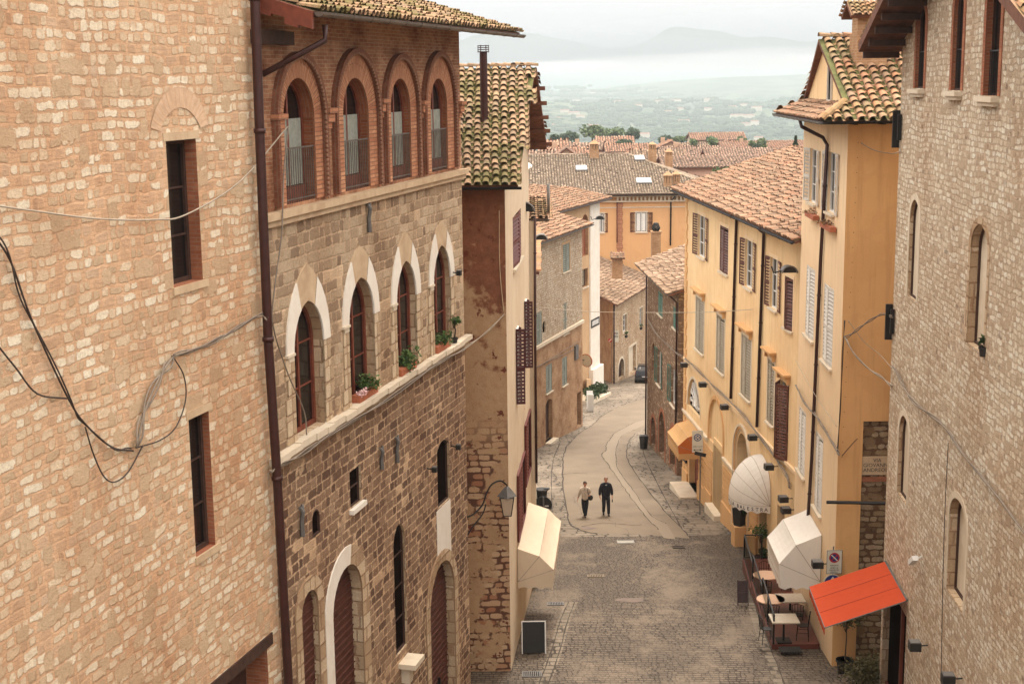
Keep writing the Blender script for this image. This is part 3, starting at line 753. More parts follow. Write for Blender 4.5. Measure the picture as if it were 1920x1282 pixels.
# lower openings -------------------------------------------
def bwin(spec,kind,depth,fm,pm,nm,**kw):
    depth=WB.dep(spec,depth); return window(WB,PB,spec,kind,depth,fm,pm,name=nm,**kw)
bwin((656,677,877,947),'rect',.4,MWOODD,MDARK,'small_window',mull=False,bars=1,fw=.03,sill=MWS)
bwin((585,600,954,1003),'round',.35,MWOODD,MDARK,'small_window',mull=False,bars=0,fw=.03)
bwin((820,843,824,945),'seg',.35,MWOODD,MDARK,'niche_window',mull=False,bars=0,fw=.03)
o_s=bwin((739.5,762,978.6,1223),'point',.4,MWOODD,MDARK,'lancet_window',mull=False,bars=3,fw=.04,rise=.5)
def door(spec,kind,nm,rise=None,fm=MDOOR,depth=.45,white=False,wd=.4,zg=None):
    depth=WB.dep(spec,.38); a0,a1,z0,z1=WB.rect(*spec); yy=WB.P(a0,0).y; z0=gz(yy)+.02
    o=arch_pts(a0,a1,z0,z1,kind,rise=rise); WB.holes.append((o,depth))
    p=MB(); p.face([WB.P(a,z,-depth+.03) for a,z in o],[(a,z) for a,z in o])
    z=z0+.1
    while z<z1-.1:
        h=(a1-a0)/2; top=z1-(rise or h); 
        w=h if z<top else h*max(.12,math.sqrt(max(0,1-((z-top)/(z1-top))**2))); c=(a0+a1)/2
        WB.box(p,c-w+.03,c+w-.03,z,z+.02,-depth+.03,-depth+.07); z+=.17
    ob=p.build(nm,fm,PB)
    mh=MB(); WB.box(mh,(a0+a1)/2+.1,(a0+a1)/2+.16,z0+1.0,z0+1.2,-depth+.06,-depth+.13); mh.build('handle',MIRON,ob)
    out=arch_pts(a0-wd,a1+wd,z0,z1+wd*1.25,kind,rise=None if rise is None else rise+wd*1.05)
    if kind=='round': out=arch_pts(a0-wd,a1+wd,z0,z1+wd,kind)
    m=MB(); n=len(o); idx=list(range(1,n))+[0]; half=len(idx)//2
    for w_,(i0,i1) in enumerate(((0,half-1),(half-1,len(idx)-1))):
        m=MB()
        for i in range(i0,i1):
            p_,q,r_,t=o[idx[i]],o[idx[i+1]],out[idx[i+1]],out[idx[i]]
            m.quad(WB.P(*p_,.03),WB.P(*q,.03),WB.P(*r_,.03),WB.P(*t,.03),[p_,q,r_,t])
            m.quad(WB.P(*t,-.01),WB.P(*r_,-.01),WB.P(*r_,.03),WB.P(*t,.03)); m.quad(WB.P(*p_,-.01),WB.P(*q,-.01),WB.P(*q,.03),WB.P(*p_,.03))
        # right half first in outline order; nearer half is white where the photo shows it
        m.build('arch_stones',(MWS if (white and w_==1) else MTSB),PB)
    return (a0,a1,z0,z1)
door((564.6,596.5,1105,1240),'round','wooden_door',wd=.3,depth=.5)
door((622,679,1059,1230),'round','wooden_door',rise=None,white=True,wd=.42,depth=.6)
door((805,852,1052,1230),'round','wooden_door',wd=.3,depth=.9)
# pale stone infill above the right door
a0,a1,z0,z1=WB.rect(819,845,946,1050); m=MB(); WB.box(m,a0,a1,z0,z1,-.02,.012); m.build('stone_patch',MWS,PB)
for (x,y0,y1) in ((711,838,880),(740,818,868),(560,948,1007),(687,382,436)):
    a,zt=WB.px(x,y0); _,zb=WB.px(x,y1); m=MB()
    m.tube([WB.P(a-.07,zt,.05),WB.P(a-.02,zt-.1,.09),WB.P(a,(zt+zb)/2,.05),WB.P(a+.02,zb,.05)],[.03,.045,.04,.05],6); m.tube([WB.P(a+.06,zt+.02,.05),WB.P(a+.02,zt-.1,.08)],.03,6); m.build('iron_anchor',MLEAD,PB)
a,z=WB.px(756,1238); m=MB(); WB.box(m,a-.35,a+.35,z-.06,z+.06,0,.42); WB.box(m,a-.15,a+.1,z-.5,z-.06,0,.2); m.build('stone_bracket',MLI,PB)
for o_ in WB.holes: pass
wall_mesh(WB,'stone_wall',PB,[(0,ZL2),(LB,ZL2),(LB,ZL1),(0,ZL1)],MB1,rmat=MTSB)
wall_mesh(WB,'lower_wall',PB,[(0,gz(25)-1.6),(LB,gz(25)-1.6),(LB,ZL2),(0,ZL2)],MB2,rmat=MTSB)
bk=[WB.P(LB,0),WB.P(LB,0,-9),WB.P(0,0,-9),WB.P(0,0,0)]
side_walls(PB,[(p.x,p.y) for p in bk],gz(37)-2,[ZTOP,ZTOP+9*math.tan(R(17)),ZTOP+9*math.tan(R(17)),ZTOP],MBD)
# roof
tn=math.tan(R(17)); zr=ZE+.12
roof('roof',PB,[WB.P(.30,zr,1.12),WB.P(s_e1,zr,1.12),WB.P(s_e1,zr+8*tn,-6.88),WB.P(.30,zr+8*tn,-6.88)],[MTGL,MSOF,MTUM],.235,.36,near=True,seg=5,seed=3)
gutter(PB,WB.P(.30,ZE+.10,1.20),WB.P(s_e1+.02,ZE+.06,1.20),MGUT,.085)
m=MB()
for k in range(16):
    a=.7+k*(s_e1-1.0)/15; m.hexa([WB.P(a-.05,ZE+.02,1.0),WB.P(a+.05,ZE+.02,1.0),WB.P(a+.05,ZTOP-.1,0),WB.P(a-.05,ZTOP-.1,0),WB.P(a-.05,ZE+.12,1.0),WB.P(a+.05,ZE+.12,1.0),WB.P(a+.05,ZTOP+.02,0),WB.P(a-.05,ZTOP+.02,0)])
m.build('rafters',MWOODD,PB)
# carved red bargeboard and bracket timbers at the near verge
m=MB()
for i in range(10):
    d0=1.1-i*.25; d1=d0-.25; z_=ZE+(1.15-d0)*tn; w_=.30+.06*math.sin(i*2.1)
    m.hexa([WB.P(.22,z_-w_+.1,d0),WB.P(.30,z_-w_+.1,d0),WB.P(.30,z_-w_+.17,d1),WB.P(.22,z_-w_+.17,d1),WB.P(.22,z_+.1,d0),WB.P(.30,z_+.1,d0),WB.P(.30,z_+.17,d1),WB.P(.22,z_+.17,d1)])
m.build('bargeboard',MWOODR,PB)
a,z=WB.px(520,72); m=MB(); WB.box(m,0,a+.4,z-.12,z+.12,.02,.16); m.build('timber_beam',MWOODD,PB)
# big downpipe in the corner and the sloping branch from the gutter
pp=[WB.px(x,y,.22) for x,y in ((478,2),(487,250),(503,640),(520,900),(541,1280))]
pl=[WB.P(a,z,.22) for a,z in pp]; pl=[pl[0]+(pl[0]-pl[1])*.3]+pl+[pl[-1]+(pl[-1]-pl[-2])*.4]
mb=MB(); mb.tube(pl,.085,10)
for q in (1,2,3,4): mb.tube([pl[q],pl[q]+Vector((0,0,.08))],.105,10)
mb.build('drainpipe',MPIPE,PB,True)
a,z=WB.px(614,52,1.15); q=WB.P(a,z,1.1); b=WB.px(492,140,.22)
mb=MB(); mb.tube([q+Vector((0,0,.05)),q-Vector((0,0,.22)),WB.P(b[0],b[1],.22)],.055,8); mb.build('drainpipe',MPIPE,PB,True)

# ---- near rubble house (A)
dA=dirvp(1752); ja=at(500,641,25.0)
WA=Wall((ja.x-dA.x*17,ja.y-dA.y*17),(ja.x,ja.y))
PA=empty('rubble_house',(ja.x,ja.y,gz(25)),0,'near pale rubble stone house wall on the left with two narrow slit windows','house')
for spec,fm in (((318,374,262,534),MRV),((360,398,775,1037),MTS)):
    a0,a1,z0,z1=WA.rect(*spec)
    wo,_=window(WA,PA,(a0,a1,z0,z1),'rect',WA.dep(spec,.5),MWOODD,MGLASS,absolute=True,bars=2,mull=False,fw=.07,name='slit_window')
    m=MB(); WA.box(m,a0-.04,a1+.14,z0-.12,z0-.002,-.3,.03); m.build('sill',MTS,wo)
    m=MB(); WA.box(m,a0-.08,a1+.1,z1+.002,z1+.13,-.3,.012); m.build('lintel',MTS,wo)
a0,a1,z0,z1=WA.rect(318,374,262,534); c_=(a0+a1)/2
i_=arch_pts(a0-.16,a1+.16,z1+.14,z1+.50,'seg',rise=.34); o_=arch_pts(a0-.44,a1+.44,z1+.14,z1+.82,'seg',rise=.60)
m=MB()
for i in range(2,len(i_)-1):
    m.quad(WA.P(*i_[i],.012),WA.P(*i_[i+1],.012),WA.P(*o_[i+1],.012),WA.P(*o_[i],.012),[(0,i*.09),(0,i*.09+.09),(.3,i*.09+.09),(.3,i*.09)])
m.build('relieving_arch',MRA,PA)
a,z=WA.px(478,1245); 
ho=arch_pts(a-1.9,a+.5,gz(24)-.1,z+.12,'rect'); WA.holes.append((ho,.5))
m=MB(); WA.box(m,a-2.1,a+.7,z+.12,z+.34,-.3,.03); m.build('timber_lintel',MWOODD,PA)
m=MB(); m.face([WA.P(p,q,-.45) for p,q in ho],ho); m.build('wooden_door',MWOODD,PA)
wall_mesh(WA,'wall',PA,[(0,gz(10)-2),(WA.L,gz(10)-2),(WA.L,24),(0,24)],MA,rmat=MRV)
bk=[WA.P(WA.L,0),WA.P(WA.L,0,-9),WA.P(0,0,-9),WA.P(0,0,0)]
side_walls(PA,[(p.x,p.y) for p in bk],gz(25)-2,24,MA)
t_=MB(); t_.poly([WA.P(0,24),WA.P(WA.L,24),WA.P(WA.L,24,-9),WA.P(0,24,-9)]); t_.build('roof',MTUN,PA)

# ---- red plaster house (C)
c0=at(950,641,39.5); c1=at(994,641,49.0)
WC=Wall((c0.x,c0.y),(c0.x-6.5,c0.y)); WCs=Wall((c0.x,c0.y),(c1.x,c1.y))
PC=empty('red_house',(c0.x,c0.y,gz(39.5)),0,'narrow house with peeling dark red end wall and a mossy tiled roof','house')
ze=at(990,350,38.8).z; zri=at(1010,127,44.2).z; zbk=17.0
wall_mesh(WC,'red_wall',PC,[(0,gz(39)-2),(6.5,gz(39)-2),(6.5,ze+.45),(0,ze+.45)],MRD)
def cwin(W,B,spec,sh,shm,nm='window',depth=.16,**kw): return window(W,B,spec,'rect',depth,MWHT,MGLASS,sh=sh,shm=shm,name=nm,**kw)
cwin(WCs,PC,(961.5,977,399,493),'closed',MSHR,sill=MLI)
wall_mesh(WCs,'cream_wall',PC,[(0,gz(39)-2),(WCs.L,gz(39)-2),(WCs.L,17.0),(5.0,zri-.35),(0,ze+.45)],MCR,rmat=MCR)
yb=49.0
side_walls(PC,[(c1.x,c1.y),(c0.x-6.5,c1.y),(c0.x-6.5,c0.y)],gz(49)-2,[17.0,17.0,ze+.3],MTN)
ov=.62
def xw(y): return c0.x+(c1.x-c0.x)*(y-c0.y)/(c1.y-c0.y)+ov
PR=[Vector((c0.x-6.5,38.8,ze+.06)),Vector((xw(38.8)-.2,38.8,ze+.06)),Vector((xw(44.2)-.05,44.2,zri)),Vector((c0.x-6.5,44.2,zri))]
roof('roof',PC,PR,[MTGL,MSOF,MTUM],.255,.30,near=True,seg=6,seed=11,ridge=[(PR[3],PR[2])],jit=1.3)
PR2=[Vector((xw(49.3),49.4,16.95)),Vector((c0.x-6.5,49.4,16.95)),Vector((c0.x-6.5,44.21,zri)),Vector((xw(44.2),44.21,zri))]
roof('roof',PC,PR2,[MTOR,MSOF,MTUN],.255,.30,seg=5,seed=12,thick=.16)
m=MB()
for k in range(5):
    y=45+k*.95; z=zri-(y-44.2)*(zri-16.95)/5.2; m.box(.0,ov+1.2,-.05,.05,-.30,-.17,T=Matrix.Translation((xw(y)-ov-1.0,y,z)))
m.build('purlins',MSOF,PC)
gutter(PC,(c0.x-6.5,38.72,ze+.0),(xw(38.8)-.1,38.72,ze+.0),MIRON,.075)
f=MB(); q=at(907,148,41.6); zb=ze+(q.y-38.8)/5.4*(zri-ze)
f.cyl((q.x,q.y),.11,zb-.1,q.z+.75,12); f.cyl((q.x,q.y),.15,zb-.05,zb+.12,10,.11)
for k in range(4): f.cyl((q.x,q.y),.17,q.z+.75+k*.055,q.z+.77+k*.055,12)
for k in range(6): t=k*math.pi/3; f.tube([(q.x+.15*math.cos(t),q.y+.15*math.sin(t),q.z+.73),(q.x+.15*math.cos(t),q.y+.15*math.sin(t),q.z+.95)],.01,4)
f.build('flue',MPIPE,PC)
# moss tufts in the tile channels
mm=MB(); rr=random.Random(4); e_=(PR[1]-PR[0]).normalized(); q_=(PR[2]-PR[1]); q_=Vector((0,q_.y,q_.z)); Lq=q_.length; q_.normalize()
for i in range(520):
    u=5.0+1.9*rr.random(); u=round(u/.255)*.255+rr.uniform(-.05,.05); v=Lq*rr.random(); w_=mnoise.noise(Vector((u*.9,v*.7,3)))
    if rr.random()>.45+w_*1.2+(.3 if u>6.2 else 0): continue
    leaves(mm,PR[0]+e_*u+q_*v+Vector((0,0,.05)),(.06,.1,.035),9,.022,i,2)
mo=mm.build('moss',MLM,PC); mo['kind']='stuff'
# conduit on the red wall edge
# ---- cream house behind it with stepped eaves
c2=at(1003,641,67)
s0=(c1.x+.16,49.02); WC2=Wall(s0,(c2.x,c2.y))
PC2=empty('cream_house',(s0[0],49.0,gz(49)),0,'slim cream plaster street front with dark red shutters behind the red end wall','house')
def c2rect(xl,xr,yt,yb): return WCs.rect(xl,xr,yt,yb)
# shutters standing open, seen edge on, and flat louvred ones
for spec,sh,shm in (((978.5,990,561,689),(80,25),MSHD),((961,976,612,757),(80,25),MSHD),((983,993,780,897),'closed',MSHR),((968.7,982.5,866,992),'closed',MSHR)):
    Wx=WCs
    a0,a1,z0,z1=Wx.rect(*spec)
    if a1<Wx.L-.05 or True:
        ac=min((a0+a1)/2,Wx.L-.6)
        if sh!='closed': a0,a1=ac-.30,ac+.25
        else: a1=min(a1,Wx.L-.06); a0=min(a0,a1-.7)
        cwin(Wx,PC,(a0,a1,z0,z1),sh,shm,absolute=True,hole=False,depth=-.012,fw=.05)
zc2=at(1012,408,49.5).z
wall_mesh(WC2,'cream_wall',PC2,[(0,gz(66)-1),(3.2,gz(66)-1),(3.2,zc2-.05),(0,zc2-.05)],MCR)
WC2b=WC2
wall_mesh(WC2,'cream_wall',PC2,[(3.2,gz(66)-1),(WC2.L,gz(66)-1),(WC2.L,zc2-2.3),(3.2,zc2-2.3)],MWH)
side_walls(PC2,[(s0[0],49.02),(s0[0]-5,49.02)],gz(49)-2,zc2-.05,MCR)
side_walls(PC2,[(c2.x,c2.y),(c2.x-5,c2.y),(s0[0]-5,49.02)],gz(67)-2,zc2-2.3,MTN)
e0=at(999,404,49.3); 
roof('roof',PC2,[Vector((s0[0]-.6,49.1,zc2)),Vector((s0[0]+.5,49.1,zc2)),Vector((s0[0]+.5,52.3,zc2+.5)),Vector((s0[0]-.6,52.3,zc2+.5))],[MTGJ,MSOF],.24,.3,near=True,seed=5)
roof('roof',PC2,[Vector((c2.x+.25,67.1,zc2-2.3)),Vector((s0[0]+.25,52.3,zc2-2.3)),Vector((s0[0]-4,52.3,zc2-1.5)),Vector((c2.x-4,67.1,zc2-1.5))],[MTGJ,MSOF],.24,.3,seed=6)
gutter(PC2,(s0[0]-.1,49.05,zc2-.02),(s0[0]+.55,49.05,zc2-.02),MGUT,.06)
pipe(PC2,[at(1003,408,48.9),at(1003.5,641,48.9),at(1006,905,48.9)],MPIPE,.045)
q=at(1028,345,49.5); pipe(PC2,[at(1028.5,400,49.5),q],MLEAD,.05,'flue',False)
# ================================================================== GROUND
def m_cobble(name, a, b, joint, mode):
    t=NT(name); uv=t.uv(); w=t.warp(t.warp(uv,.5,.25),3,.05)
    if mode=='fan':
        x=t.n('SeparateXYZ',Vector=w); 
        s=t.math('ABSOLUTE',t.math('SINE',t.math('MULTIPLY',x.outputs[0],math.pi/1.5)))
        yy=t.math('ADD',x.outputs[1],t.math('MULTIPLY',s,.55)); w=t.n('CombineXYZ',X=x.outputs[0],Y=yy,Z=0.0).outputs[0]
        sx,sy,ax,ay=7.2,7.2,(.8,.96),(.74,.92)
    elif mode=='rows': sx,sy,ax,ay=5.6,5.4,(.86,1.0),(.70,.92)
    else: sx,sy,ax,ay=1.75,2.7,(.93,1.0),(.88,.98)
    fine=t.noise(uv,30,5,.75); mid=t.noise(uv,5,5,.65)
    rag=t.math('ADD',t.math('MULTIPLY',t.math('SUBTRACT',fine,.5),.5),t.math('MULTIPLY',t.math('SUBTRACT',mid,.5),.3))
    m_,c,v=stones(t,w,sx,sy,ax,ay,6 if mode!='fan' else 3.5,0.0,rag)
    big=t.noise(uv,.28,5,.6); wear=t.ramp(t.noise(t.mapg(uv,(1,.7,1)),.42,6,.72),[(.49,0.0),(.62,1.0)])
    col=t.mix(sepx(t,c,0),a,b)
    col=t.mix(t.ramp(fine,[(.4,0.0),(.75,.45)]),col,tuple(k*.55 for k in a))
    jf=t.math('MULTIPLY',t.math('SUBTRACT',1.0,m_),t.math('SUBTRACT',1.0,t.math('MULTIPLY',wear,.75)))
    col=t.mix(jf,col,joint)
    col=t.mix(t.ramp(big,[(.38,0.0),(.68,.5)]),col,tuple(k*.62 for k in a))
    col=t.mix(t.math('MULTIPLY',wear,.45),col,tuple(min(1,k*1.25) for k in b))
    h=t.math('ADD',t.math('MULTIPLY',m_,1.0),t.math('MULTIPLY',fine,.5))
    st_=t.ramp(t.noise(uv,1.1,6,.7),[(.60,0.0),(.66,.55)]); col=t.mix(st_,col,tuple(k*.35 for k in a))
    h=t.math('ADD',h,t.math('MULTIPLY',mid,.8))
    return t.fin(col,.78,t.bump(h,.9,.03),spec=.3)
MCOB=m_cobble('cobbles_fan',(.11,.083,.06),(.18,.138,.10),(.03,.02,.014),'fan')
MSET=m_cobble('setts_rows',(.115,.087,.063),(.185,.142,.104),(.03,.02,.014),'rows')
MFLG=m_cobble('flagstones',(.155,.122,.088),(.245,.198,.148),(.035,.025,.018),'flag')
def m_asph():
    t=NT('worn_asphalt'); uv=t.uv(); f=t.noise(uv,40,4,.8); b=t.noise(uv,.5,6,.62); s=t.noise(t.mapg(uv,(1.6,.25,1)),1.3,5,.65)
    col=t.mix(t.ramp(b,[(.35,0.0),(.68,1.0)]),(.18,.138,.095),(.135,.103,.072))
    col=t.mix(t.ramp(s,[(.55,0.0),(.72,.55)]),col,(.17,.12,.085))
    col=t.mix(t.ramp(f,[(.5,0.0),(.8,.4)]),col,(.2,.15,.1))
    e=voro(t,t.warp(uv,1.2,.8),.16,1,'DISTANCE_TO_EDGE','Distance')
    cr=t.ramp(e,[(.0,1.0),(.004,0.0)]); col=t.mix(t.math('MULTIPLY',cr,.75),col,(.06,.04,.03))
    return t.fin(col,.8,t.bump(t.math('ADD',f,t.math('MULTIPLY',b,.6)),.35,.012),spec=.3)
MASP=m_asph()
def m_conc():
    t=NT('pale_concrete'); uv=t.uv(); f=t.noise(uv,30,4,.8); b=t.noise(uv,.9,5,.6)
    col=t.mix(b,(.215,.17,.12),(.18,.14,.10)); col=t.mix(t.ramp(f,[(.5,0.0),(.8,.35)]),col,(.22,.16,.11))
    return t.fin(col,.8,t.bump(f,.3,.01),spec=.3)
MCON=m_conc()
t=NT('valley_fields'); ob=t.obj(); 
fl=voro(t,t.warp(t.mapg(ob,(1,.45,1)),.004,90),.006,1); col=t.ramp(sepx(t,fl,0),[(0.0,(.05,.07,.04)),(.35,(.09,.115,.06)),(.6,(.11,.105,.07)),(.8,(.035,.05,.03)),(1.0,(.13,.145,.085))])
col=t.mix(t.ramp(t.noise(t.mapg(ob,(1,.6,1)),.007,7,.65),[(.50,0.0),(.55,.9)]),col,(.018,.03,.02)); MVAL=t.fin(col,.95,spec=.05)
YS=[-30,-10,0,10,20,30,40,50,60,70,80,90,100,110,120,135,200,300,480,900,1300]
m=MB()
for a,b in zip(YS[:-1],YS[1:]): m.quad((-400,a,gz(a)),(400,a,gz(a)),(400,b,gz(b)),(-400,b,gz(b)),[(-400,a),(400,a),(400,b),(-400,b)])
g=m.build('street_ground',MCOB); g['kind']='structure'
def overlay(name, pts, mat, lift, step=.4, edge=None, kind='structure'):
    """pts plan polygon; sheet follows the sloping ground"""
    y0=min(p[1] for p in pts); y1=max(p[1] for p in pts); mb=MB(); y=y0+1e-4; n=len(pts)
    def xs(yy):
        r=[]
        for i in range(n):
            a,b=pts[i],pts[(i+1)%n]
            if (a[1]>yy)!=(b[1]>yy): r.append(a[0]+(b[0]-a[0])*(yy-a[1])/(b[1]-a[1]))
        return sorted(r)
    while y<y1-1e-3:
        y2=min(y+step,y1-1e-4); A=xs(y); B=xs(y2)
        if len(A)==len(B):
            for k in range(0,len(A)-1,2):
                p=[(A[k],y),(A[k+1],y),(B[k+1],y2),(B[k],y2)]
                mb.quad(*[(q[0],q[1],gz(q[1])+lift) for q in p],uv=p)
        y=y2
    o=mb.build(name,mat); o['kind']=kind; return o
def gp(L): return [(G(x,y).x,G(x,y).y) for x,y in L]
yf=G(1150,1004).y
overlay('flagstone_pavement',[(-6,yf)]+[(-5+k*.5,yf+.12*math.sin(k*1.7)+.08*math.sin(k*4.1)) for k in range(42)]+[(16,yf),(16,134),(-8,134)],MFLG,.004)
ys_=G(1200,1128).y
overlay('sett_paving',[(-12,8),(16,8),(16,ys_),(-12,ys_-.6)],MSET,.004)
overlay('road',gp([(1230,1003),(1120,1000),(1090,994),(1067.5,977),(1057,918.6),(1055.6,865.6),(1062,839),(1086,812.6),(1110,797),(1128,781),(1150,767),(1190,752),(1232,744),(1232,790),(1213,800),(1192,812.6),(1177.5,831),(1177.5,863),(1205,905),(1245,956),(1280,993),(1296,1010)]),MASP,.008)
SL=[(1232,776),(1213,786),(1190,792),(1171,802),(1153,812),(1144,823),(1137,833),(1136,844),(1128,852),(1134,863),(1152,887),(1171,916),(1208,966),(1234.5,993),(1246,1011)]
SR=[(1267,1011),(1250,982),(1218.6,963.7),(1187,918.6),(1160,881.5),(1155,860),(1156,839),(1165.6,818),(1190,805),(1213,795),(1232,788)]
overlay('road_repair_strip',gp(SL+SR),MCON,.012,step=.25)
def ribbon(name, L, w, mat, lift, jit=.0, seed=1):
    P=catmull([(*q,0) for q in gp(L)],8); mb=MB(); rr=random.Random(seed); prev=None
    for i,p in enumerate(P):
        d=(P[min(i+1,len(P)-1)]-P[max(i-1,0)]); d.normalize(); s_=Vector((-d.y,d.x,0)); ww=w*(.4+rr.random()) if jit else w
        c=p+s_*(rr.random()-.5)*jit; a,b=c+s_*ww/2,c-s_*ww/2
        if prev: mb.quad(*[(q.x,q.y,gz(q.y)+lift) for q in (prev[0],prev[1],b,a)],uv=[(q.x,q.y) for q in (prev[0],prev[1],b,a)])
        prev=(a,b)
    o=mb.build(name,mat); o['kind']='structure'; return o
MCRK=m_plain('crack_dark',(.055,.04,.03),.95)
ribbon('road_crack',SL[2:-1],.045,MCRK,.016,.09,1); ribbon('road_crack',SR[1:-2],.035,MCRK,.016,.04,2)
ribbon('road_edge_joint',[(1120,1001),(1090,994),(1067.5,977),(1057,918.6),(1055.6,865.6),(1062,839),(1086,812.6),(1110,797),(1128,781),(1150,767)],.06,MCRK,.016,.07,3)
ribbon('road_edge_joint',[(1192,812.6),(1177.5,831),(1177.5,863),(1205,905),(1245,956),(1280,993),(1296,1010)],.05,MCRK,.016,.07,4)
ribbon('pavement_joint',[(1038,1003),(1035,960),(1034,900),(1038,860),(1052,826)],.05,MCRK,.009,.02,5)
ribbon('pavement_joint',[(1275,985),(1232,905),(1207,850),(1207,818)],.05,MCRK,.009,.02,6)
ribbon('drain_channel',[(1072,1128),(1057,1165),(1040,1225),(1012,1300)],.42,MFLG,.008)
ribbon('drain_channel_joint',[(1078,1128),(1064,1165),(1048,1225),(1021,1300)],.04,MCRK,.012,.02,7)
ribbon('drain_channel_joint',[(1066,1128),(1050,1165),(1032,1225),(1003,1300)],.04,MCRK,.012,.02,8)
ribbon('drain_channel',[(1408,1128),(1424,1180),(1447,1240),(1468,1300)],.30,MFLG,.008)
ribbon('drain_channel_joint',[(1414,1128),(1431,1180),(1455,1240),(1478,1300)],.05,MCRK,.012,.02,9)
ribbon('road_crack',[(1055,889),(1080,887),(1102,888)],.08,MCRK,.016,.04,11)
ribbon('road_crack',[(1090,987),(1130,981),(1180,984),(1203,984)],.06,MCRK,.016,.05,12)
MSTN=m_plain('wet_patch',(.15,.105,.08),.7,0,.4,3)
def blob(name,x,y,rx,ry,mat,seed):
    c=G(x,y); rr=random.Random(seed); pts=[]
    for k in range(22):
        t=2*math.pi*k/22; f=.7+.5*rr.random(); pts.append((c.x+rx*f*math.cos(t),c.y+ry*f*math.sin(t)))
    return overlay(name,pts,mat,.018 if y<1003 else .012,.06)
blob('repair_patch',1183,1124,.55,.35,MSTN,3); blob('repair_patch',1103,990,.4,.3,MSTN,4)
# ---- drain covers and grates
def cover(px_,py_,wx,wy,mat,label,grate=True,name='drain_grate',rz=0):
    c=G(px_,py_); m=MB(); z=gz(c.y); T=Matrix.Translation((c.x,c.y,z))@Matrix.Rotation(rz,4,'Z')@Matrix.Rotation(-.0997,4,'X')
    m.box(-wx/2-.04,wx/2+.04,-wy/2-.04,-wy/2,0,.03,T=T); m.box(-wx/2-.04,wx/2+.04,wy/2,wy/2+.04,0,.03,T=T)
    m.box(-wx/2-.04,-wx/2,-wy/2,wy/2,0,.03,T=T); m.box(wx/2,wx/2+.04,-wy/2,wy/2,0,.03,T=T)
    m.box(-wx/2,wx/2,-wy/2,wy/2,0,.014,T=T,m=1 if grate else 0)
    if grate:
        n=9
        for k in range(n): x=-wx/2+wx*(k+.5)/n; m.box(x-wx/n*.28,x+wx/n*.28,-wy/2,wy/2,.014,.03,T=T)
    o=m.build(name,[mat,MDARK],None,loc=(c.x,c.y,z)); return tag(o,label,'drain cover' if not grate else 'drain')
cover(1042,1132,.5,.32,MLEAD,'slotted metal drain grate beside the beige awning')
cover(997,1264,.5,.42,MLEAD,'slotted metal drain grate in the bottom corner by the black menu board')
cover(1117,1080,.55,.3,MCON,'pale worn slotted drain grate in the fan cobbles')
cover(1379,1000,.62,.35,MLEAD,'rectangular street drain near the potted bushes on the flagstones')
cover(1173,1016,.62,.5,MCOV,'pale square manhole cover at the edge of the cobbles',False,'manhole_cover')
cover(1272,1026,.4,.3,MCRK,'small dark inspection cover in the cobbles',False,'manhole_cover')
# ================================================================== RIGHT SIDE
def PLc(px_,Y): q=at(px_,641,Y); return (q.x,q.y)
# ---- tall cream and orange house (J)
j0=PLc(1578,39.6); j1=PLc(1497,46.9)
WJ=Wall(j0,j1); WJe=Wall(j0,(j0[0]+9,j0[1]))
PJ=empty('corner_house',(j0[0],j0[1],gz(39.6)),0,'tall corner house, pale cream street front and orange end wall, hipped tile roof','house')
zje=at(1620,226,38.9).z; zjr=at(1600,73,43.4).z
def jwin(spec,sh='closed',shm=MSHW,**kw): return window(WJ,PJ,spec,'rect',.14,MWHT,MGLASS,sh=sh,shm=shm,sill=MLI,sillw=.07,**kw)
for spec,sh in (((1518,1531,279,382),(174,172)),((1552,1566,285,400),(174,172))): 
    jwin(spec,sh)
for spec in ((1511,1527,500,634),(1543.5,1562,535,684),(1497,1510,765,889),(1528,1542,812,960)): jwin(spec)
wall_mesh(WJ,'cream_wall',PJ,[(0,gz(40)-1.5),(WJ.L,gz(40)-1.5),(WJ.L,zje+.25),(0,zje+.25)],MJC)
# street door recess under the white awning
aK,zK=WJe.px(1612,790); aK2,_=WJe.px(1612,1000)
aw=WJe.px(1604,600)[0]
wall_mesh(WJe,'orange_wall',PJ,[(0,gz(40)-1.5),(aK2-.02,gz(40)-1.5),(aK2-.02,zK),(9,zK),(9,zje+.25),(0,zje+.25)],MJO,holes=[])
m=MB(); WJe.box(m,aK2-.25,aK2,gz(40)-1.5,zK,-.02,.0-.004); m.build('wall_return',MJO,PJ)
WK=Wall((j0[0]+aK2-.02,j0[1]+.12),(j0[0]+9,j0[1]+.12))
wall_mesh(WK,'rubble_wall',PJ,[(0,gz(40)-1.5),(WK.L,gz(40)-1.5),(WK.L,zK+.02),(0,zK+.02)],MK)
m=MB(); WK.box(m,0,2.2,WK.px(1640,902)[1],WK.px(1640,893)[1],-.02,.06); m.build('brick_course',MRV,PJ)
side_walls(PJ,[(j0[0]+9,j0[1]),(j1[0]+9,j1[1]),j1],gz(47)-2,zje+.2,MJO)
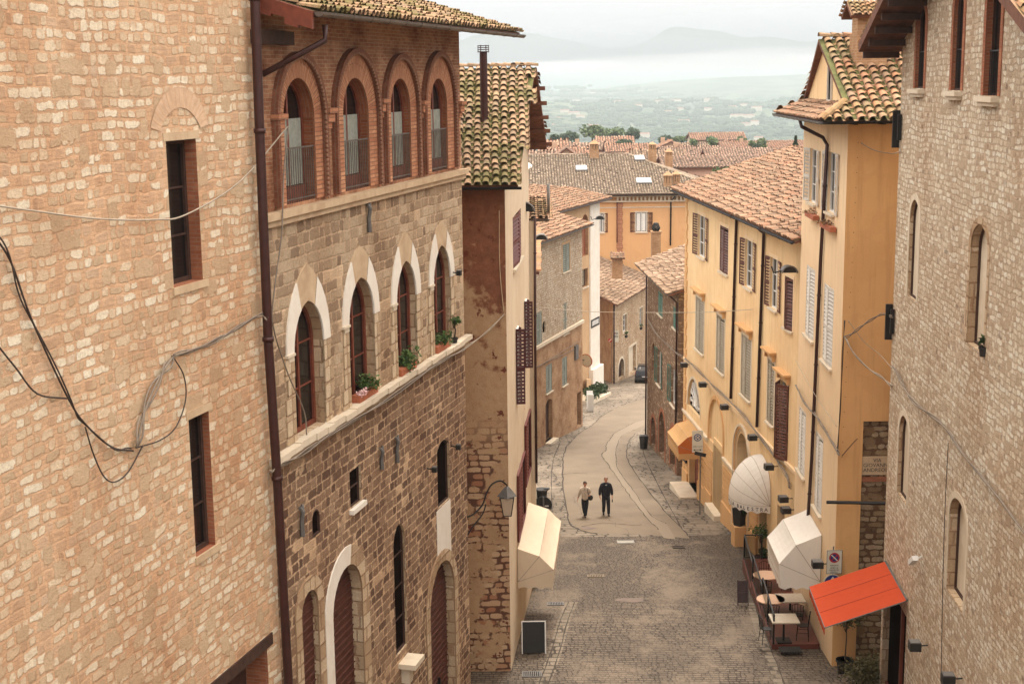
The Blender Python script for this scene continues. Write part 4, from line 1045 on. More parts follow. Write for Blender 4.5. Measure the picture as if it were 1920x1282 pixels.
# roofs: front slope, back slope, gable to the street with a pent roof below
xg=j0[0]+.02; X1=j0[0]+9; th=(zjr-zje)/(43.4-38.85)
yb=47.4
def jx(y): return j0[0]+(j1[0]-j0[0])*(y-j0[1])/(j1[1]-j0[1])
zp=zje+.03; zg=at(1545,196,39.9).z; 
yg0=38.85+(zg-zje)/th; yg1=yb-(zg-zje)/th
F=[Vector((jx(38.8)-.85,38.85,zje)),Vector((X1,38.85,zje)),Vector((X1,43.4,zjr)),Vector((jx(43.4)-.22,43.4,zjr)),Vector((jx(yg0)-.1,yg0,zg))]
roof('roof',PJ,F,[MTGJ,MSOF,MTUM],.30,.34,near=True,seg=6,seed=21,jit=1.3,ridge=[(F[3],F[2]),(F[4],F[0])])
Bk=[Vector((X1,yb,zje)),Vector((jx(yb)-.85,yb,zje)),Vector((jx(yg1)-.1,yg1,zg)),Vector((jx(43.4)-.22,43.41,zjr)),Vector((X1,43.41,zjr))]
roof('roof',PJ,Bk,[MTGJ,MSOF,MTUM],.30,.34,seg=4,seed=22)
Pn=[Vector((jx(yb)-.85,yb,zje)),Vector((jx(38.85)-.85,38.86,zje)),Vector((jx(yg0)-.0,yg0,zg)),Vector((jx(yg1)-.0,yg1,zg))]
roof('pent_roof',PJ,Pn,[MTOR,MSOF,MTUN],.17,.26,near=True,seg=4,seed=23)
gm=MB(); pts=[(jx(yg0),yg0,zg-.3),(jx(yg1),yg1,zg-.3),(jx(yg1),yg1,zg),(jx(43.4),43.4,zjr-.12),(jx(yg0),yg0,zg)]
gm.face(pts,[(p[1],p[2]) for p in pts]); gm.build('gable_wall',MYE,PJ)
Wg=Wall((jx(yg0),yg0),(jx(yg1),yg1))
ga,gz0=Wg.px(1557,190); _,gz1=Wg.px(1557,118)
window(Wg,PJ,(ga-.3,ga+.3,gz0,gz1),'rect',-.004,MWHT,MGLASS,absolute=True,sh='closed',shm=MSHW,hole=False,fw=.04,sd=.05,sill=MLI,sillw=.05)
gutter(PJ,(jx(38.8)-.85,38.78,zje-.02),(X1,38.78,zje-.02),MIRON,.075)
gutter(PJ,(jx(38.8)-.9,38.8,zje-.02),(jx(yb)-.9,yb,zje-.02),MLEAD,.08)
m=MB()
for k in range(12): m.box(j0[0]+k*.75,j0[0]+k*.75+.1,38.9,39.6,zje-.12,zje+.02)
m.build('rafters',MWOODD,PJ)
# little mouldings dots: nail line on the orange wall
m=MB()
for k in range(22):
    q=WJe.px(1609-.0-k*1.45,268+k*28); m.ball(WJe.P(q[0],q[1],.01),.013,.012,.013,5,3)
m.build('cable_clips',MIRON,PJ)
# drainpipe
a,z=WJ.px(1499,236,.8); 
pipe(PJ,[WJ.P(WJ.px(1499,232,.85)[0],zje-.05,.85),WJ.P(WJ.px(1503,240,.8)[0],zje-.28,.8),WJ.P(WJ.px(1543,258,.12)[0],WJ.px(1543,258,.12)[1],.12),WJ.P(*WJ.px(1551,272,.08),.08),WJ.P(*WJ.px(1539,480,.08),.08),WJ.P(*WJ.px(1522,860,.08),.08),WJ.P(*WJ.px(1515,972,.08),.08)],MPIPE,.055)
# chimney with a little gabled tile hat
cz=at(1630,101,42.0); cx0=at(1602,80,42.0).x; cx1=at(1659,80,42.0).x
m=MB(); m.box(cx0,cx1,41.7,42.6,cz.z-1.0,at(1630,64,42).z); ch=m.build('chimney',MBD,PJ)
m=MB(); hx0=at(1596,40,42.2).x; hx1=cx1+.3; hz0=at(1600,64,42).z; hz1=at(1600,30,42).z
m.box(hx0+.1,hx1,41.85,42.5,hz0,hz1+.1); m.build('chimney_stack',MBD,ch)
hb=at(1588,30,41.6); ht=at(1640,0,42.2)
roof('chimney_roof',ch,[Vector((hx0-.15,41.55,hz1)),Vector((hx1+.2,41.55,hz1)),Vector((hx1+.2,42.2,hz1+.42)),Vector((hx0-.15,42.2,hz1+.42))],[MTGJ,MSOF],.16,.2,near=True,seed=3)
roof('chimney_roof',ch,[Vector((hx1+.2,42.85,hz1)),Vector((hx0-.15,42.85,hz1)),Vector((hx0-.15,42.21,hz1+.42)),Vector((hx1+.2,42.21,hz1+.42))],[MTGJ,MSOF],.16,.2,near=True,seed=4)

# ---- long yellow house (I)
i0=(j1[0]+.38,j1[1]+.02); i1=PLc(1284,68.8)
WI=Wall(i0,i1); PI=empty('yellow_house',(i0[0],i0[1],gz(47)),0,'long yellow plaster house with three storeys of brown louvred shutters','house')
zi=WI.px(1290,372,.55)[1]; zi2=WI.px(1508,461,.55)[1]
ZI=(zi+zi2)/2
ZB=WI.px(1370,757)[1]    # cable band moulding height
def iw(spec,sh,shm=MSHB,**kw): return window(WI,PI,spec,'rect',.14,MWHT,MGLASS,sh=sh,shm=shm,sill=MLI,sillw=.07,**kw)
for spec,sh in (((1309,1322,404,483),(174,172)),((1350,1366,425,512),'closed'),((1397,1411,450,541),(174,172)),((1444,1458,484,580),(174,172)),((1471,1487,520,618),(12,14))): iw(spec,sh,surround=MJC)
for spec in ((1304.5,1320,560,659),(1343.5,1358.5,593,697),(1390,1408,631,746),(1439,1451.5,675,795)): iw(spec,'closed',MSHK,hood=MPO,surround=MLI)
iw((1462,1478,716,860),(30,30),MSHB,hood=MPO)
# ground floor openings
o_=window(WI,PI,(1289,1313,711,772),'round',.2,MIRON,MGLASS,bars=0,mull=False,surround=MLI,name='fanlight',rise=None,fw=.04)
a0,a1,z0,z1=o_[1]; m=MB(); c=(a0+a1)/2; zc=z0+.15
for k in range(9):
    t=math.pi*(k+.5)/9; 
    for r_ in (.35,.75): m.ball(WI.P(c+math.cos(t)*(a1-a0)*.5*r_,zc+math.sin(t)*(z1-z0)*r_,-.12),.09,.03,.13,6,4)
    m.tube([WI.P(c,zc,-.12),WI.P(c+math.cos(t)*(a1-a0)*.45,zc+math.sin(t)*(z1-z0)*.9,-.12)],.03,4)
m.build('iron_scrollwork',MWHT,o_[0])
a0,a1,z0,z1=WI.rect(1329,1356,748,960); ZS=WI.px(1340,836)[1]; ZG=lambda a: gz(WI.P(a,0).y)
bl=arch_pts(a0,a1,ZS+.05,z1,'round'); WI.holes.append((bl,.08))
m=MB(); m.face([WI.P(a,z,-.08) for a,z in bl],bl); m.build('blind_arch',MYE,PI)
m=MB(); band(WI,m,bl,arch_pts(a0-.16,a1+.16,ZS+.05,z1+.16,'round'),-.01,.05,rad=False); m.build('arch_moulding',MPO,PI)
# roller shutter
a0,a1,z0,z1=WI.rect(1337,1354,828,950); z0=ZG(a0)+.25; rs=arch_pts(a0,a1,z0,z1,'rect'); WI.holes.append((rs,.25))
m=MB(); k=z0
while k<z1: m.quadm(WI.P(a0,k,-.25),WI.P(a1,k,-.25),WI.P(a1,min(k+.1,z1),-.21),WI.P(a0,min(k+.1,z1),-.21)); m.quadm(WI.P(a0,k,-.25),WI.P(a1,k,-.25),WI.P(a1,k,-.21),WI.P(a0,k,-.21)); k+=.1
m.build('roller_shutter',MLEAD,PI)
m=MB(); WI.box(m,a0-.1,a1+.1,ZG(a0)-.2,ZG(a0)+.25,-.25,.35); m.build('doorstep',MLI,PI)
# stone portal with stepped arch mouldings
a0,a1,z0,z1=WI.rect(1380,1403,812,985); z0=ZG(a0)+.1
po=arch_pts(a0,a1,z0,z1,'round'); WI.holes.append((po,.7))
m=MB(); m.face([WI.P(a,z,-.7) for a,z in po],po); m.build('wooden_door',MSHD,PI)
for k in range(4):
    m=MB(); band(WI,m,arch_pts(a0-.10*k,a1+.10*k,z0,z1+.10*k,'round'),arch_pts(a0-.10*k-.10,a1+.10*k+.10,z0,z1+.10*k+.10,'round'),-.02,-.01+.035*k,rad=False); m.build('portal_moulding',(MPO,MTS,MPO,MLI)[k],PI)
# small shop at the far end: window, door
a0,a1,z0,z1=WI.rect(1292,1309,832,905); z0=ZG(a0)+.1
so_=arch_pts(a0,a1,z0,z1,'rect'); WI.holes.append((so_,.3)); m=MB(); m.face([WI.P(a,z,-.3) for a,z in so_],so_); m.build('shop_door',MWOODR,PI)
m=MB(); WI.box(m,a0-.2,a1+.3,ZG(a0)-.3,z0,-.3,.9); m.build('doorstep',MLI,PI)
m=MB(); WI.box(m,a1+.3,a1+1.2,z0+.9,z1-.3,.0,.12); m.build('display_window',MIRON,PI)
m=MB(); WI.box(m,a1+.38,a1+1.12,z0+.98,z1-.38,.12,.13); m.build('pane',MGLASS,PI)
# door behind the round awning and shop openings near the corner
for (xl,xr,yt,yb_) in ((1423,1437,952,1040),(1456,1470,950,1060)):
    a0,a1,z0,z1=WI.rect(xl,xr,yt,yb_); a0=max(a0,.15); z0=ZG(a0)+.1; dd=arch_pts(a0,a1,z0,z1,'rect'); WI.holes.append((dd,.3)); m=MB(); m.face([WI.P(a,z,-.3) for a,z in dd],dd); m.build('shop_door',MSHD,PI)
wall_mesh(WI,'yellow_wall',PI,[(0,gz(70)-2),(WI.L,gz(70)-2),(WI.L,ZI+.2),(0,ZI+.2)],MYE,rmat=MYE)
side_walls(PI,[i0,(i0[0]+11,i0[1]),(i1[0]+11,i1[1]),i1],gz(70)-2,ZI+.15,MYE)
# rusticated ground floor: horizontal grooves as proud courses, plinth, string mouldings
m=MB()
def segs(z):
    """solid intervals of the facade at height z"""
    cuts=sorted([(min(p[0] for p in h[0])-.17,max(p[0] for p in h[0])+.17) for h in WI.holes if min(p[1] for p in h[0])-.2<z<max(p[1] for p in h[0])+.2])
    a=WI.px(1440,900)[0]; out=[]; e=WI.L
    for c0,c1 in cuts:
        if c0>a: out.append((a,min(c0,e)))
        a=max(a,c1)
    if a<e: out.append((a,e))
    return out
zz=ZS-.35
zlow=gz(70)
while zz>zlow:
    for (a,b) in segs(zz):
        # follow the sloping street
        if ZG(b)<zz-.0 or ZG(a)<zz:
            WI.box(m,a,b,zz-.30,zz-.02,-.01,.03)
    zz-=.32
m.build('rusticated_courses',MPO,PI)
m=MB()
for (a,b) in segs(ZS): WI.box(m,a,b,ZS-.06,ZS+.04,-.01,.12); WI.box(m,a,b,ZS-.14,ZS-.06,-.01,.07)
m.build('string_course',MLI,PI)
m=MB(); WI.box(m,.1,WI.L,ZB-.09,ZB+.02,-.01,.09); WI.box(m,.1,WI.L,ZB-.18,ZB-.09,-.01,.05); m.build('string_course',MJC,PI)
m=MB()
for (a,b) in segs(ZG(8)+.3):
    n=max(1,int((b-a)/1.5))
    for k in range(n):
        p,q=a+(b-a)*k/n,a+(b-a)*(k+1)/n; WI.box(m,p,q-.004,ZG(p)-.5,ZG(p)+.75,-.01,.09)
m.build('plinth',MPO,PI)
# quoins at the far end
m=MB(); z=ZG(WI.L)+.2; k=0
while z<ZI-.2: 
    WI.box(m,WI.L-(.55 if k%2 else .38),WI.L+.03,z,z+.30,-.02,.05); z+=.34; k+=1
m.build('quoins',MPO,PI)
# eaves
m=MB(); WI.box(m,0,WI.L+.1,ZI-.05,ZI+.12,-.02,.28); m.build('cornice',MPO,PI)
tt=math.tan(R(18)); D=5.9
roof('roof',PI,[WI.P(-.05,ZI+.1,.62),WI.P(WI.L+.5,ZI+.1,.62),WI.P(WI.L+.5,ZI+.1+D*tt,.62-D),WI.P(-.05,ZI+.1+D*tt,.62-D)],[MTOR,MSOF,MTUM],.25,.33,near=True,seg=5,seed=31,jit=1.4)
roof('roof',PI,[WI.P(WI.L+.5,ZI+.1,.62-2*D),WI.P(-.05,ZI+.1,.62-2*D),WI.P(-.05,ZI+.1+D*tt,.60-D),WI.P(WI.L+.5,ZI+.1+D*tt,.60-D)],[MTOR,MSOF],.3,.4,seg=3,seed=32)
gutter(PI,WI.P(-.0,ZI+.05,.68),WI.P(WI.L+.5,ZI+.05,.68),MIRON,.07)
for pts in (((1371,388),(1381,402),(1370,747)),((1425,424),(1432,438),(1419,800))):
    q0=WI.px(*pts[0],.65); P_=[WI.P(q0[0],ZI,.66)]+[WI.P(*WI.px(x,y,.08),.08) for x,y in pts[1:]]; pipe(PI,P_,MPIPE,.06)

# ---- dark stone house (G)
g0=G(1270,893); g1=G(1214,846)
g0=(at(1272,641,71).x,71.0) ; g1=PLc(1214,82.0)
WG=Wall(g0,g1); PG=empty('dark_stone_house',(g0[0],g0[1],gz(71)),0,'low dark rubble stone house with green shutters and a brown tiled roof','house')
zg_=WG.px(1258,557,.6)[1]
def gw(spec,sh,kind='rect',**kw): return window(WG,PG,spec,kind,.2,MWHT,MGLASS,sh=sh,shm=MSHG,sill=MLI,sillw=.06,**kw)
gw((1234,1242.5,548,591),'closed'); gw((1262,1271,577,617),'closed'); 
gw((1232.5,1239,656,722),(174,172)); gw((1258,1266,690,760),(174,172))
window(WG,PG,(1222.5,1228.5,643,698),'round',.2,MTERR,MTERR,bars=0,mull=False,name='bricked_arch')
for spec in ((1221,1230,782,850),(1236,1247,772,862),(1257,1267,800,885)):
    a0,a1,z0,z1=WG.rect(*spec); z0=gz(WG.P(a0,0).y)+.05; dd=arch_pts(a0,a1,z0,z1,'round'); WG.holes.append((dd,.35)); m=MB(); m.face([WG.P(a,z,-.35) for a,z in dd],dd); m.build('wooden_door',MWOODD,PG)
    m=MB(); band(WG,m,dd,arch_pts(a0-.22,a1+.22,z0,z1+.22,'round'),-.01,.03); m.build('arch_stones',MRV,PG)
wall_mesh(WG,'wall',PG,[(0,gz(82)-2),(WG.L,gz(82)-2),(WG.L,zg_+.2),(0,zg_+.2)],MG_,rmat=MG_)
side_walls(PG,[g0,(g0[0]+9,g0[1]),(g1[0]+9,g1[1]),g1],gz(82)-2,zg_+.2,MG_)
tt=math.tan(R(20)); e0=WG.P(-.6,zg_,.65); e1=WG.P(WG.L+.3,zg_,.65)
roof('roof',PG,[e0,e1,WG.P(WG.L+.3+.0,zg_+5.6*tt,-4.95),WG.P(-.6,zg_+5.6*tt,-4.95)],[MTBR,MSOF,MTUN],.24,.33,near=True,seg=4,seed=41,jit=1.6)
roof('roof',PG,[WG.P(WG.L+.3,zg_,-9.9),WG.P(-.6,zg_,-9.9),WG.P(-.6,zg_+5.5*tt,-4.97),WG.P(WG.L+.3,zg_+5.5*tt,-4.97)],[MTBR,MSOF],.3,.4,seg=3,seed=42)
gutter(PG,e0,e1,MLEAD,.07)
pipe(PG,[WG.P(WG.L-.02,zg_-.1,.08),WG.P(WG.L-.02,gz(82),.08)],MPIPE,.05)
pipe(PG,[WG.P(.1,zg_-.1,.5),WG.P(.1,zg_-.5,.08),WG.P(.1,zg_-8,.08)],MPIPE,.05)
cq=at(1230,462,86); m=MB(); m.box(cq.x-.28,cq.x+.26,85.7,86.3,at(1230,480,86).z-1,at(1230,436,86).z); m.box(cq.x-.33,cq.x+.31,85.65,86.35,at(1230,436,86).z,at(1230,433,86).z)
ch=m.build('chimney',MBD,PG)
m=MB(); zc=at(1230,427,86).z
for k in range(10):
    t=2*math.pi*k/10; m.tube([(cq.x-.01+.10*math.cos(t),86+.15*math.sin(t),zc-.3),(cq.x-.01+.22*math.cos(t+.4),86+.34*math.sin(t+.4),zc),(cq.x-.01+.10*math.cos(t+.6),86+.15*math.sin(t+.6),zc+.28)],.05,4)
m.build('chimney_cowl',MIRON,ch)

# ---- tower house on the far right (L)
dL=dirvp(1150); l1=PLc(1672,37.0); l0=(l1[0]-dL.x*24,l1[1]-dL.y*24)
WL=Wall(l0,l1); PL_=empty('tower_house',(l1[0],l1[1],gz(37)),0,'stone tower house at right with slit arched windows above a dark shop opening','house')
def lw(spec,kind,fm,pm,surr,nm,**kw): return window(WL,PL_,spec,kind,WL.dep(spec,.62),fm,pm,name=nm,bars=0,mull=False,fw=.04,surround=surr,**kw)
for spec in ((1719,1735,9,166),(1788,1806,-20,170),(1850,1877,-60,180)):
    w_,(a0,a1,z0,z1)=lw(spec,'round',MWOODD,MGLASS,None,'arched_window')
    m=MB(); band(WL,m,arch_pts(a0,a1,z0,z1,'round'),arch_pts(a0-.18,a1+.18,z0,z1+.18,'round'),-.01,.02); m.build('brick_arch',MRV,PL_)
    m=MB(); WL.box(m,a0-.1,a1+.2,z0-.12,z0-.02,-.1,.16); WL.box(m,a0-.05,a1+.1,z0-.2,z0-.12,-.1,.1); m.build('sill',MLI,w_)
    r_=MB(); WL.box(r_,a0,a1,z0+.85,z0+.88,-.1,-.07); k=a0+.05
    while k<a1: r_.tube([WL.P(k,z0,-.08),WL.P(k,z0+.86,-.08)],.01,4); k+=.12
    r_.build('railing',MIRON,w_)
for spec,nm in (((1704,1722,373,563),'tall_window'),((1817,1850,419,658),'tall_window'),((1684,1703,777,940),'tall_window'),((1777,1811,932,1133),'tall_window')):
    lw(spec,'point',MWOODD,MLI,MLI if spec[0]<1815 else MTSB,nm,rise=.55,surw=.15)
# shop opening at street level under the red awning
a0,_=WL.px(1698,1200); a1=WL.L-.25; zt=WL.px(1680,1120)[1]; z0=gz(37)+.05
WL.holes.append((arch_pts(a0,a1,z0,zt,'rect'),.2)); m=MB(); m.face([WL.P(p,q,-.18) for p,q in arch_pts(a0,a1,z0,zt)]); m.build('shop_door',MDARK,PL_)
m=MB(); WL.box(m,a0+1.0,a0+1.15,z0,zt,-.17,-.1); WL.box(m,a0,a1,z0,z0+.5,-.17,-.12); m.build('shopfront_frame',MWOODR,PL_)
zt0=at(1685,75,37.0).z+.12; rise=math.tan(R(20))
ap=14.0
zsp=WL.px(1760,290)[1]
wall_mesh(WL,'lower_wall',PL_,[(0,gz(36)-2),(WL.L,gz(36)-2),(WL.L,zsp),(0,zsp)],ML,rmat=MTSB)
wall_mesh(WL,'upper_wall',PL_,[(0,zsp),(WL.L,zsp),(WL.L,zt0),(WL.L-7,zt0+7*rise),(WL.L-14,zt0),(0,zt0)],ML,rmat=MRV)
side_walls(PL_,[l1,(l1[0]+9,l1[1]+.5),(l0[0]+9,l0[1]+.5),l0],gz(37)-2,zt0,ML)
def lr(a,z,d): return WL.P(a,z,d)
roof('roof',PL_,[lr(WL.L+.75,zt0-.2,-8),lr(WL.L+.75,zt0-.2,1.0),lr(WL.L-7,zt0+7*rise+.06,1.0),lr(WL.L-7,zt0+7*rise+.06,-8)],[MTGJ,MSOF],.27,.33,near=True,seed=51,thick=.22)
roof('roof',PL_,[lr(WL.L-15,zt0-.3,1.0),lr(WL.L-15,zt0-.3,-8),lr(WL.L-7.02,zt0+7*rise+.06,-8),lr(WL.L-7.02,zt0+7*rise+.06,1.0)],[MTGJ,MSOF],.27,.33,seed=52,thick=.22)
m=MB()
for k in range(9):
    a=WL.L+.55-k*.8; z=zt0-.2+(WL.L+.75-a)*rise-.28; WL.box(m,a-.06,a+.06,z-.16,z,-.02,.9)
m.build('purlins',MWOODD,PL_)
# hanging iron shutter-like blades at the corner
for (x,y0,y1) in ((1690,208,280),(1678,578,648)):
    a,z0=WL.px(x,y1,.1); _,z1=WL.px(x,y0,.1); m=MB(); WL.box(m,WL.L-.1,WL.L-.02,z0,z1,.02,.2); WL.box(m,WL.L-.35,WL.L-.28,z0+.2,z1-.1,.02,.12); m.build('iron_bracket',MIRON,PL_)
# ================================================================== MIDDLE DISTANCE
def house(name,label,walls): pass
# ---- D: stone house on the bend
d0=PLc(1003,80.0); d1=PLc(1092,89.0)
dd_=Vector((d1[0]-d0[0],d1[1]-d0[1],0)).normalized(); 
WD=Wall((d0[0]-dd_.x*2,d0[1]-dd_.y*2),d1); PD=empty('bend_house',(d1[0],d1[1],gz(89)),0,'stone and brown brick house on the street bend with grey green shutters','house')
zD=(WD.px(1024,447,.5)[1]+WD.px(1110,423.5,.5)[1])/2; zL=(WD.px(1005,650)[1]+WD.px(1088,606)[1])/2
def dw(spec,sh='closed',shm=MSHT,**kw): return window(WD,PD,spec,'rect',.14,MWHT,MGLASS,sh=sh,shm=shm,sill=MLI,sillw=.06,**kw)
dw((1054.5,1068,457,509),surround=MTN); dw((1054,1065,568,626)); dw((1054,1063,669,722)); dw((1006,1016,585,646)); dw((1023.5,1035,683,735))
window(WD,PD,(1017,1023,602,624),'round',.15,MDARK,MDARK,bars=0,mull=False,name='oval_window',fw=.03)
a0,a1,z0,z1=WD.rect(1023,1036,748,820); z0=gz(WD.P(a0,0).y)+.1; dr=arch_pts(a0,a1,z0,z1,'seg'); WD.holes.append((dr,.25)); m=MB(); m.face([WD.P(a,z,-.25) for a,z in dr],dr); m.build('wooden_door',MWOODD,PD)
m=MB(); WD.box(m,a0-.1,a1+.1,gz(84)-.6,z0,-.2,.35); m.build('doorstep',MLI,PD)
a0,a1,z0,z1=WD.rect(1086,1091.5,733,790); a1=min(a1,WD.L-.3); a0=a1-.9; z0=gz(WD.P(a0,0).y)+.1; dr=arch_pts(a0,a1,z0,z1,'rect'); WD.holes.append((dr,.25)); m=MB(); m.face([WD.P(a,z,-.25) for a,z in dr],dr); m.build('wooden_door',MWOODD,PD)
wall_mesh(WD,'upper_wall',PD,[(0,zL),(WD.L,zL),(WD.L,zD+.2),(0,zD+.2)],MD,rmat=MD)
MBW=m_brick('brick_brown',(.42,.255,.145),(.52,.33,.19),(.46,.32,.21),bw=.28,rh=.075,amt=.9,stain=(.5,.36,.28))
wall_mesh(WD,'lower_wall',PD,[(0,gz(90)-2),(WD.L,gz(90)-2),(WD.L,zL),(0,zL)],MBW,rmat=MBW)
m=MB(); WD.box(m,0,WD.L,zL-.08,zL+.1,-.02,.14); m.build('string_course',MLI,PD)
zq=WD.px(1040,700)[1]
pipe(PD,[WD.P(2.2,WD.px(1006,687)[1],.04),WD.P(WD.L-.6,WD.px(1084,652)[1],.04)],MCABG,.02,'conduit',False,5)
a,z=WD.px(1079,659); m=MB(); WD.box(m,a-.3,a+.3,z-.5,z+.4,0,.12); m.build('meter_box',MLEAD,PD)
A0=WD.P(0,0); side_walls(PD,[d1,(d1[0]-6,d1[1]+2.5),(A0.x-6,A0.y+2.5),(A0.x,A0.y)],gz(90)-2,zD+.1,MD)
tt=math.tan(R(15)); n_=Vector((WD.n.x,WD.n.y,0))
def rpx(W,ov,ze,pitch,pts):
    nn=Vector((0,0,math.cos(R(pitch))))+W.n*math.sin(R(pitch)); return [hit(x,y,W.P(0,ze,ov),nn) for x,y in pts]
e0=WD.P(-.2,zD,.55); e1=WD.P(WD.L+.45,zD,.55)
roof('roof',PD,[e0,e1,WD.P(WD.L+.45,zD+4.6*tt,-4.05),WD.P(-.2,zD+4.6*tt,-4.05)],[MTOR,MSOF,MTUN],.25,.36,near=True,seg=4,seed=61,jit=1.2)
m=MB(); WD.box(m,-.2,WD.L+.3,zD-.12,zD+.02,0,.42); m.build('cornice',MTN,PD)
gutter(PD,WD.P(-.2,zD-.03,.6),WD.P(WD.L+.5,zD-.03,.6),MLEAD,.06)
# ---- E: tall church-like block behind with a pale pier
e_a=PLc(1020,100.0); e_b=PLc(1122,111.5); WE=Wall(e_a,e_b); PE=empty('tall_tan_house',(e_b[0],e_b[1],gz(111)),0,'tall tan house with a white corner pier and pinkish tiled roof behind the bend','house')
zE=(WE.px(1036,397,.6)[1]+WE.px(1146,374,.9)[1])/2
aw0=WE.px(1104.5,560)[0]
window(WE,PE,(1091,1103,402,480),'round',.3,MTERR,MRV,bars=0,mull=False,name='arched_window'); window(WE,PE,(1091,1102,504,538),'rect',.3,MWOODD,MSHK,bars=1,name='window',sill=MLI)
m=MB(); q0=WE.px(1097,520)[0]
wall_mesh(WE,'wall',PE,[(0,gz(111)-2),(aw0,gz(111)-2),(aw0,zE+.2),(0,zE+.2)],MTN,rmat=MBD)
m=MB(); WE.box(m,aw0,WE.L,gz(111)-2,zE+.1,-2,.12); WE.box(m,aw0-.05,WE.L+.3,gz(111)-2,WE.px(1110,690)[1],-2,.35); m.build('white_pier',MWS,PE)
m=MB(); z=WE.px(1110,605)[1]; WE.box(m,aw0+.1,WE.L-.15,z-.35,z+.3,.12,.15); m.build('inscription_band',MIRON,PE)
for k in range(5):
    m=MB(); a=aw0+.3+k*(WE.L-aw0-.7)/5; WE.box(m,a,a+.12,z-.2,z+.18,.15,.165); WE.box(m,a+.22,a+.3,z-.2,z+.18,.15,.165); m.build('letter_strokes',MWHT,PE)
side_walls(PE,[e_b,(e_b[0]-8,e_b[1]+3.5),(e_a[0]-8,e_a[1]+3.5),e_a],gz(111)-2,zE+.1,MTN)
f0=WE.P(-8,zE,.7); f1=WE.P(WE.L+1.3,zE,.7); tt=math.tan(R(14))
roof('roof',PE,[f0,f1,WE.P(WE.L+.6,zE+3.0*tt,-2.3),WE.P(WE.L-5,zE+5.6*tt,-4.9),WE.P(-8,zE+6.6*tt,-5.9)],[MTOR,MSOF,MTUN],.25,.36,near=False,seg=4,seed=62,jit=1.4,thick=.18)
gutter(PE,WE.P(-3,zE-.05,.75),WE.P(WE.L+1.3,zE-.05,.75),MLEAD,.07)
# ---- F: stone cottage at the far corner
f_c=PLc(1149,114.5); f_r=PLc(1222,128.0); f_l=PLc(1118,121.0)
WF=Wall(f_c,f_r); WF2=Wall(f_c,f_l); PF=empty('stone_cottage',(f_c[0],f_c[1],gz(114)),0,'stone cottage at the far corner with brick side, planted window and arched door','house')
zF=WF.px(1158,571,.4)[1]
def fw_(spec,**kw): return window(WF,PF,spec,'rect',.2,MWHT,MGLASS,sill=MLI,surround=MLI,surw=.12,sillw=.06,**kw)
fw_((1168,1175,590,622)); fw_((1199,1205,577,610))
for spec,kd in (((1159,1170,672,712),'round'),((1179,1192,649,708),'rect')):
    a0,a1,z0,z1=WF.rect(*spec); z0=gz(WF.P(a0,0).y)+.1; dr=arch_pts(a0,a1,z0,z1,kd); WF.holes.append((dr,.25)); m=MB(); m.face([WF.P(a,z,-.25) for a,z in dr],dr); m.build('door',MLI if kd=='rect' else MWOODD,PF)
    m=MB(); band(WF,m,dr,arch_pts(a0-.2,a1+.2,z0,z1+.2,kd),-.01,.04,rad=False); m.build('door_surround',MLI,PF)
wall_mesh(WF,'front_wall',PF,[(0,gz(125)-2),(WF.L,gz(125)-2),(WF.L,zF+.2),(0,zF+.2)],MF,rmat=MF)
wall_mesh(WF2,'brick_wall',PF,[(0,gz(125)-2),(WF2.L,gz(125)-2),(WF2.L,zF+.2),(0,zF+.2)],MBD)
side_walls(PF,[f_r,(f_r[0]-4,f_r[1]+7),(f_l[0]-2,f_l[1]+6),f_l],gz(125)-2,zF+.1,MBD)
pipe(PF,[WF.P(.12,zF,.08),WF.P(.12,gz(114.5),.08)],MPIPE,.06)
pk=[(1155,573),(1216,545),(1216,470),(1196,457),(1149,453)]
def plane_from(W,ov,ze,pitch): return (W.P(0,ze,ov), Vector((0,0,math.cos(R(pitch))))+W.n*math.sin(R(pitch)))
co=WF.P(-.35,zF,.5)
pF=[co,WF.P(WF.L+.5,zF,.5),WF.P(WF.L+.5,zF+2.6,-7.0),WF.P(2.5,zF+2.6,-7.0)]
roof('roof',PF,pF,[MTBR,MSOF,MTUN],.26,.36,near=False,seg=4,seed=63,jit=1.7)
lft=WF2.P(WF2.L+.3,zF,.5)
roof('roof',PF,[co,lft,WF.P(2.5,zF+2.6,-7.0)+Vector((-3.5,2.5,0)),WF.P(2.5,zF+2.6,-7.0)],[MTBR,MSOF,MTUN],.26,.36,seg=4,seed=64,jit=1.7)
cq=at(1157,490,118); m=MB(); m.box(cq.x-.42,cq.x+.42,117.5,118.4,cq.z-1.4,cq.z+.1); m.build('chimney',MBD,PF)
roof('chimney_cap',PF,[Vector((cq.x-.6,117.2,cq.z+.35)),Vector((cq.x+.6,117.2,cq.z+.35)),Vector((cq.x+.6,118,cq.z+.75)),Vector((cq.x-.6,118,cq.z+.75))],[MTOR,MSOF],.25,.3,seed=2)
m=MB(); 
for x in (-.36,-.12,.12,.36): m.box(cq.x+x-.07,cq.x+x+.07,117.5,118.4,cq.z+.1,cq.z+.4)
m.build('chimney_pots',MBD,PF)
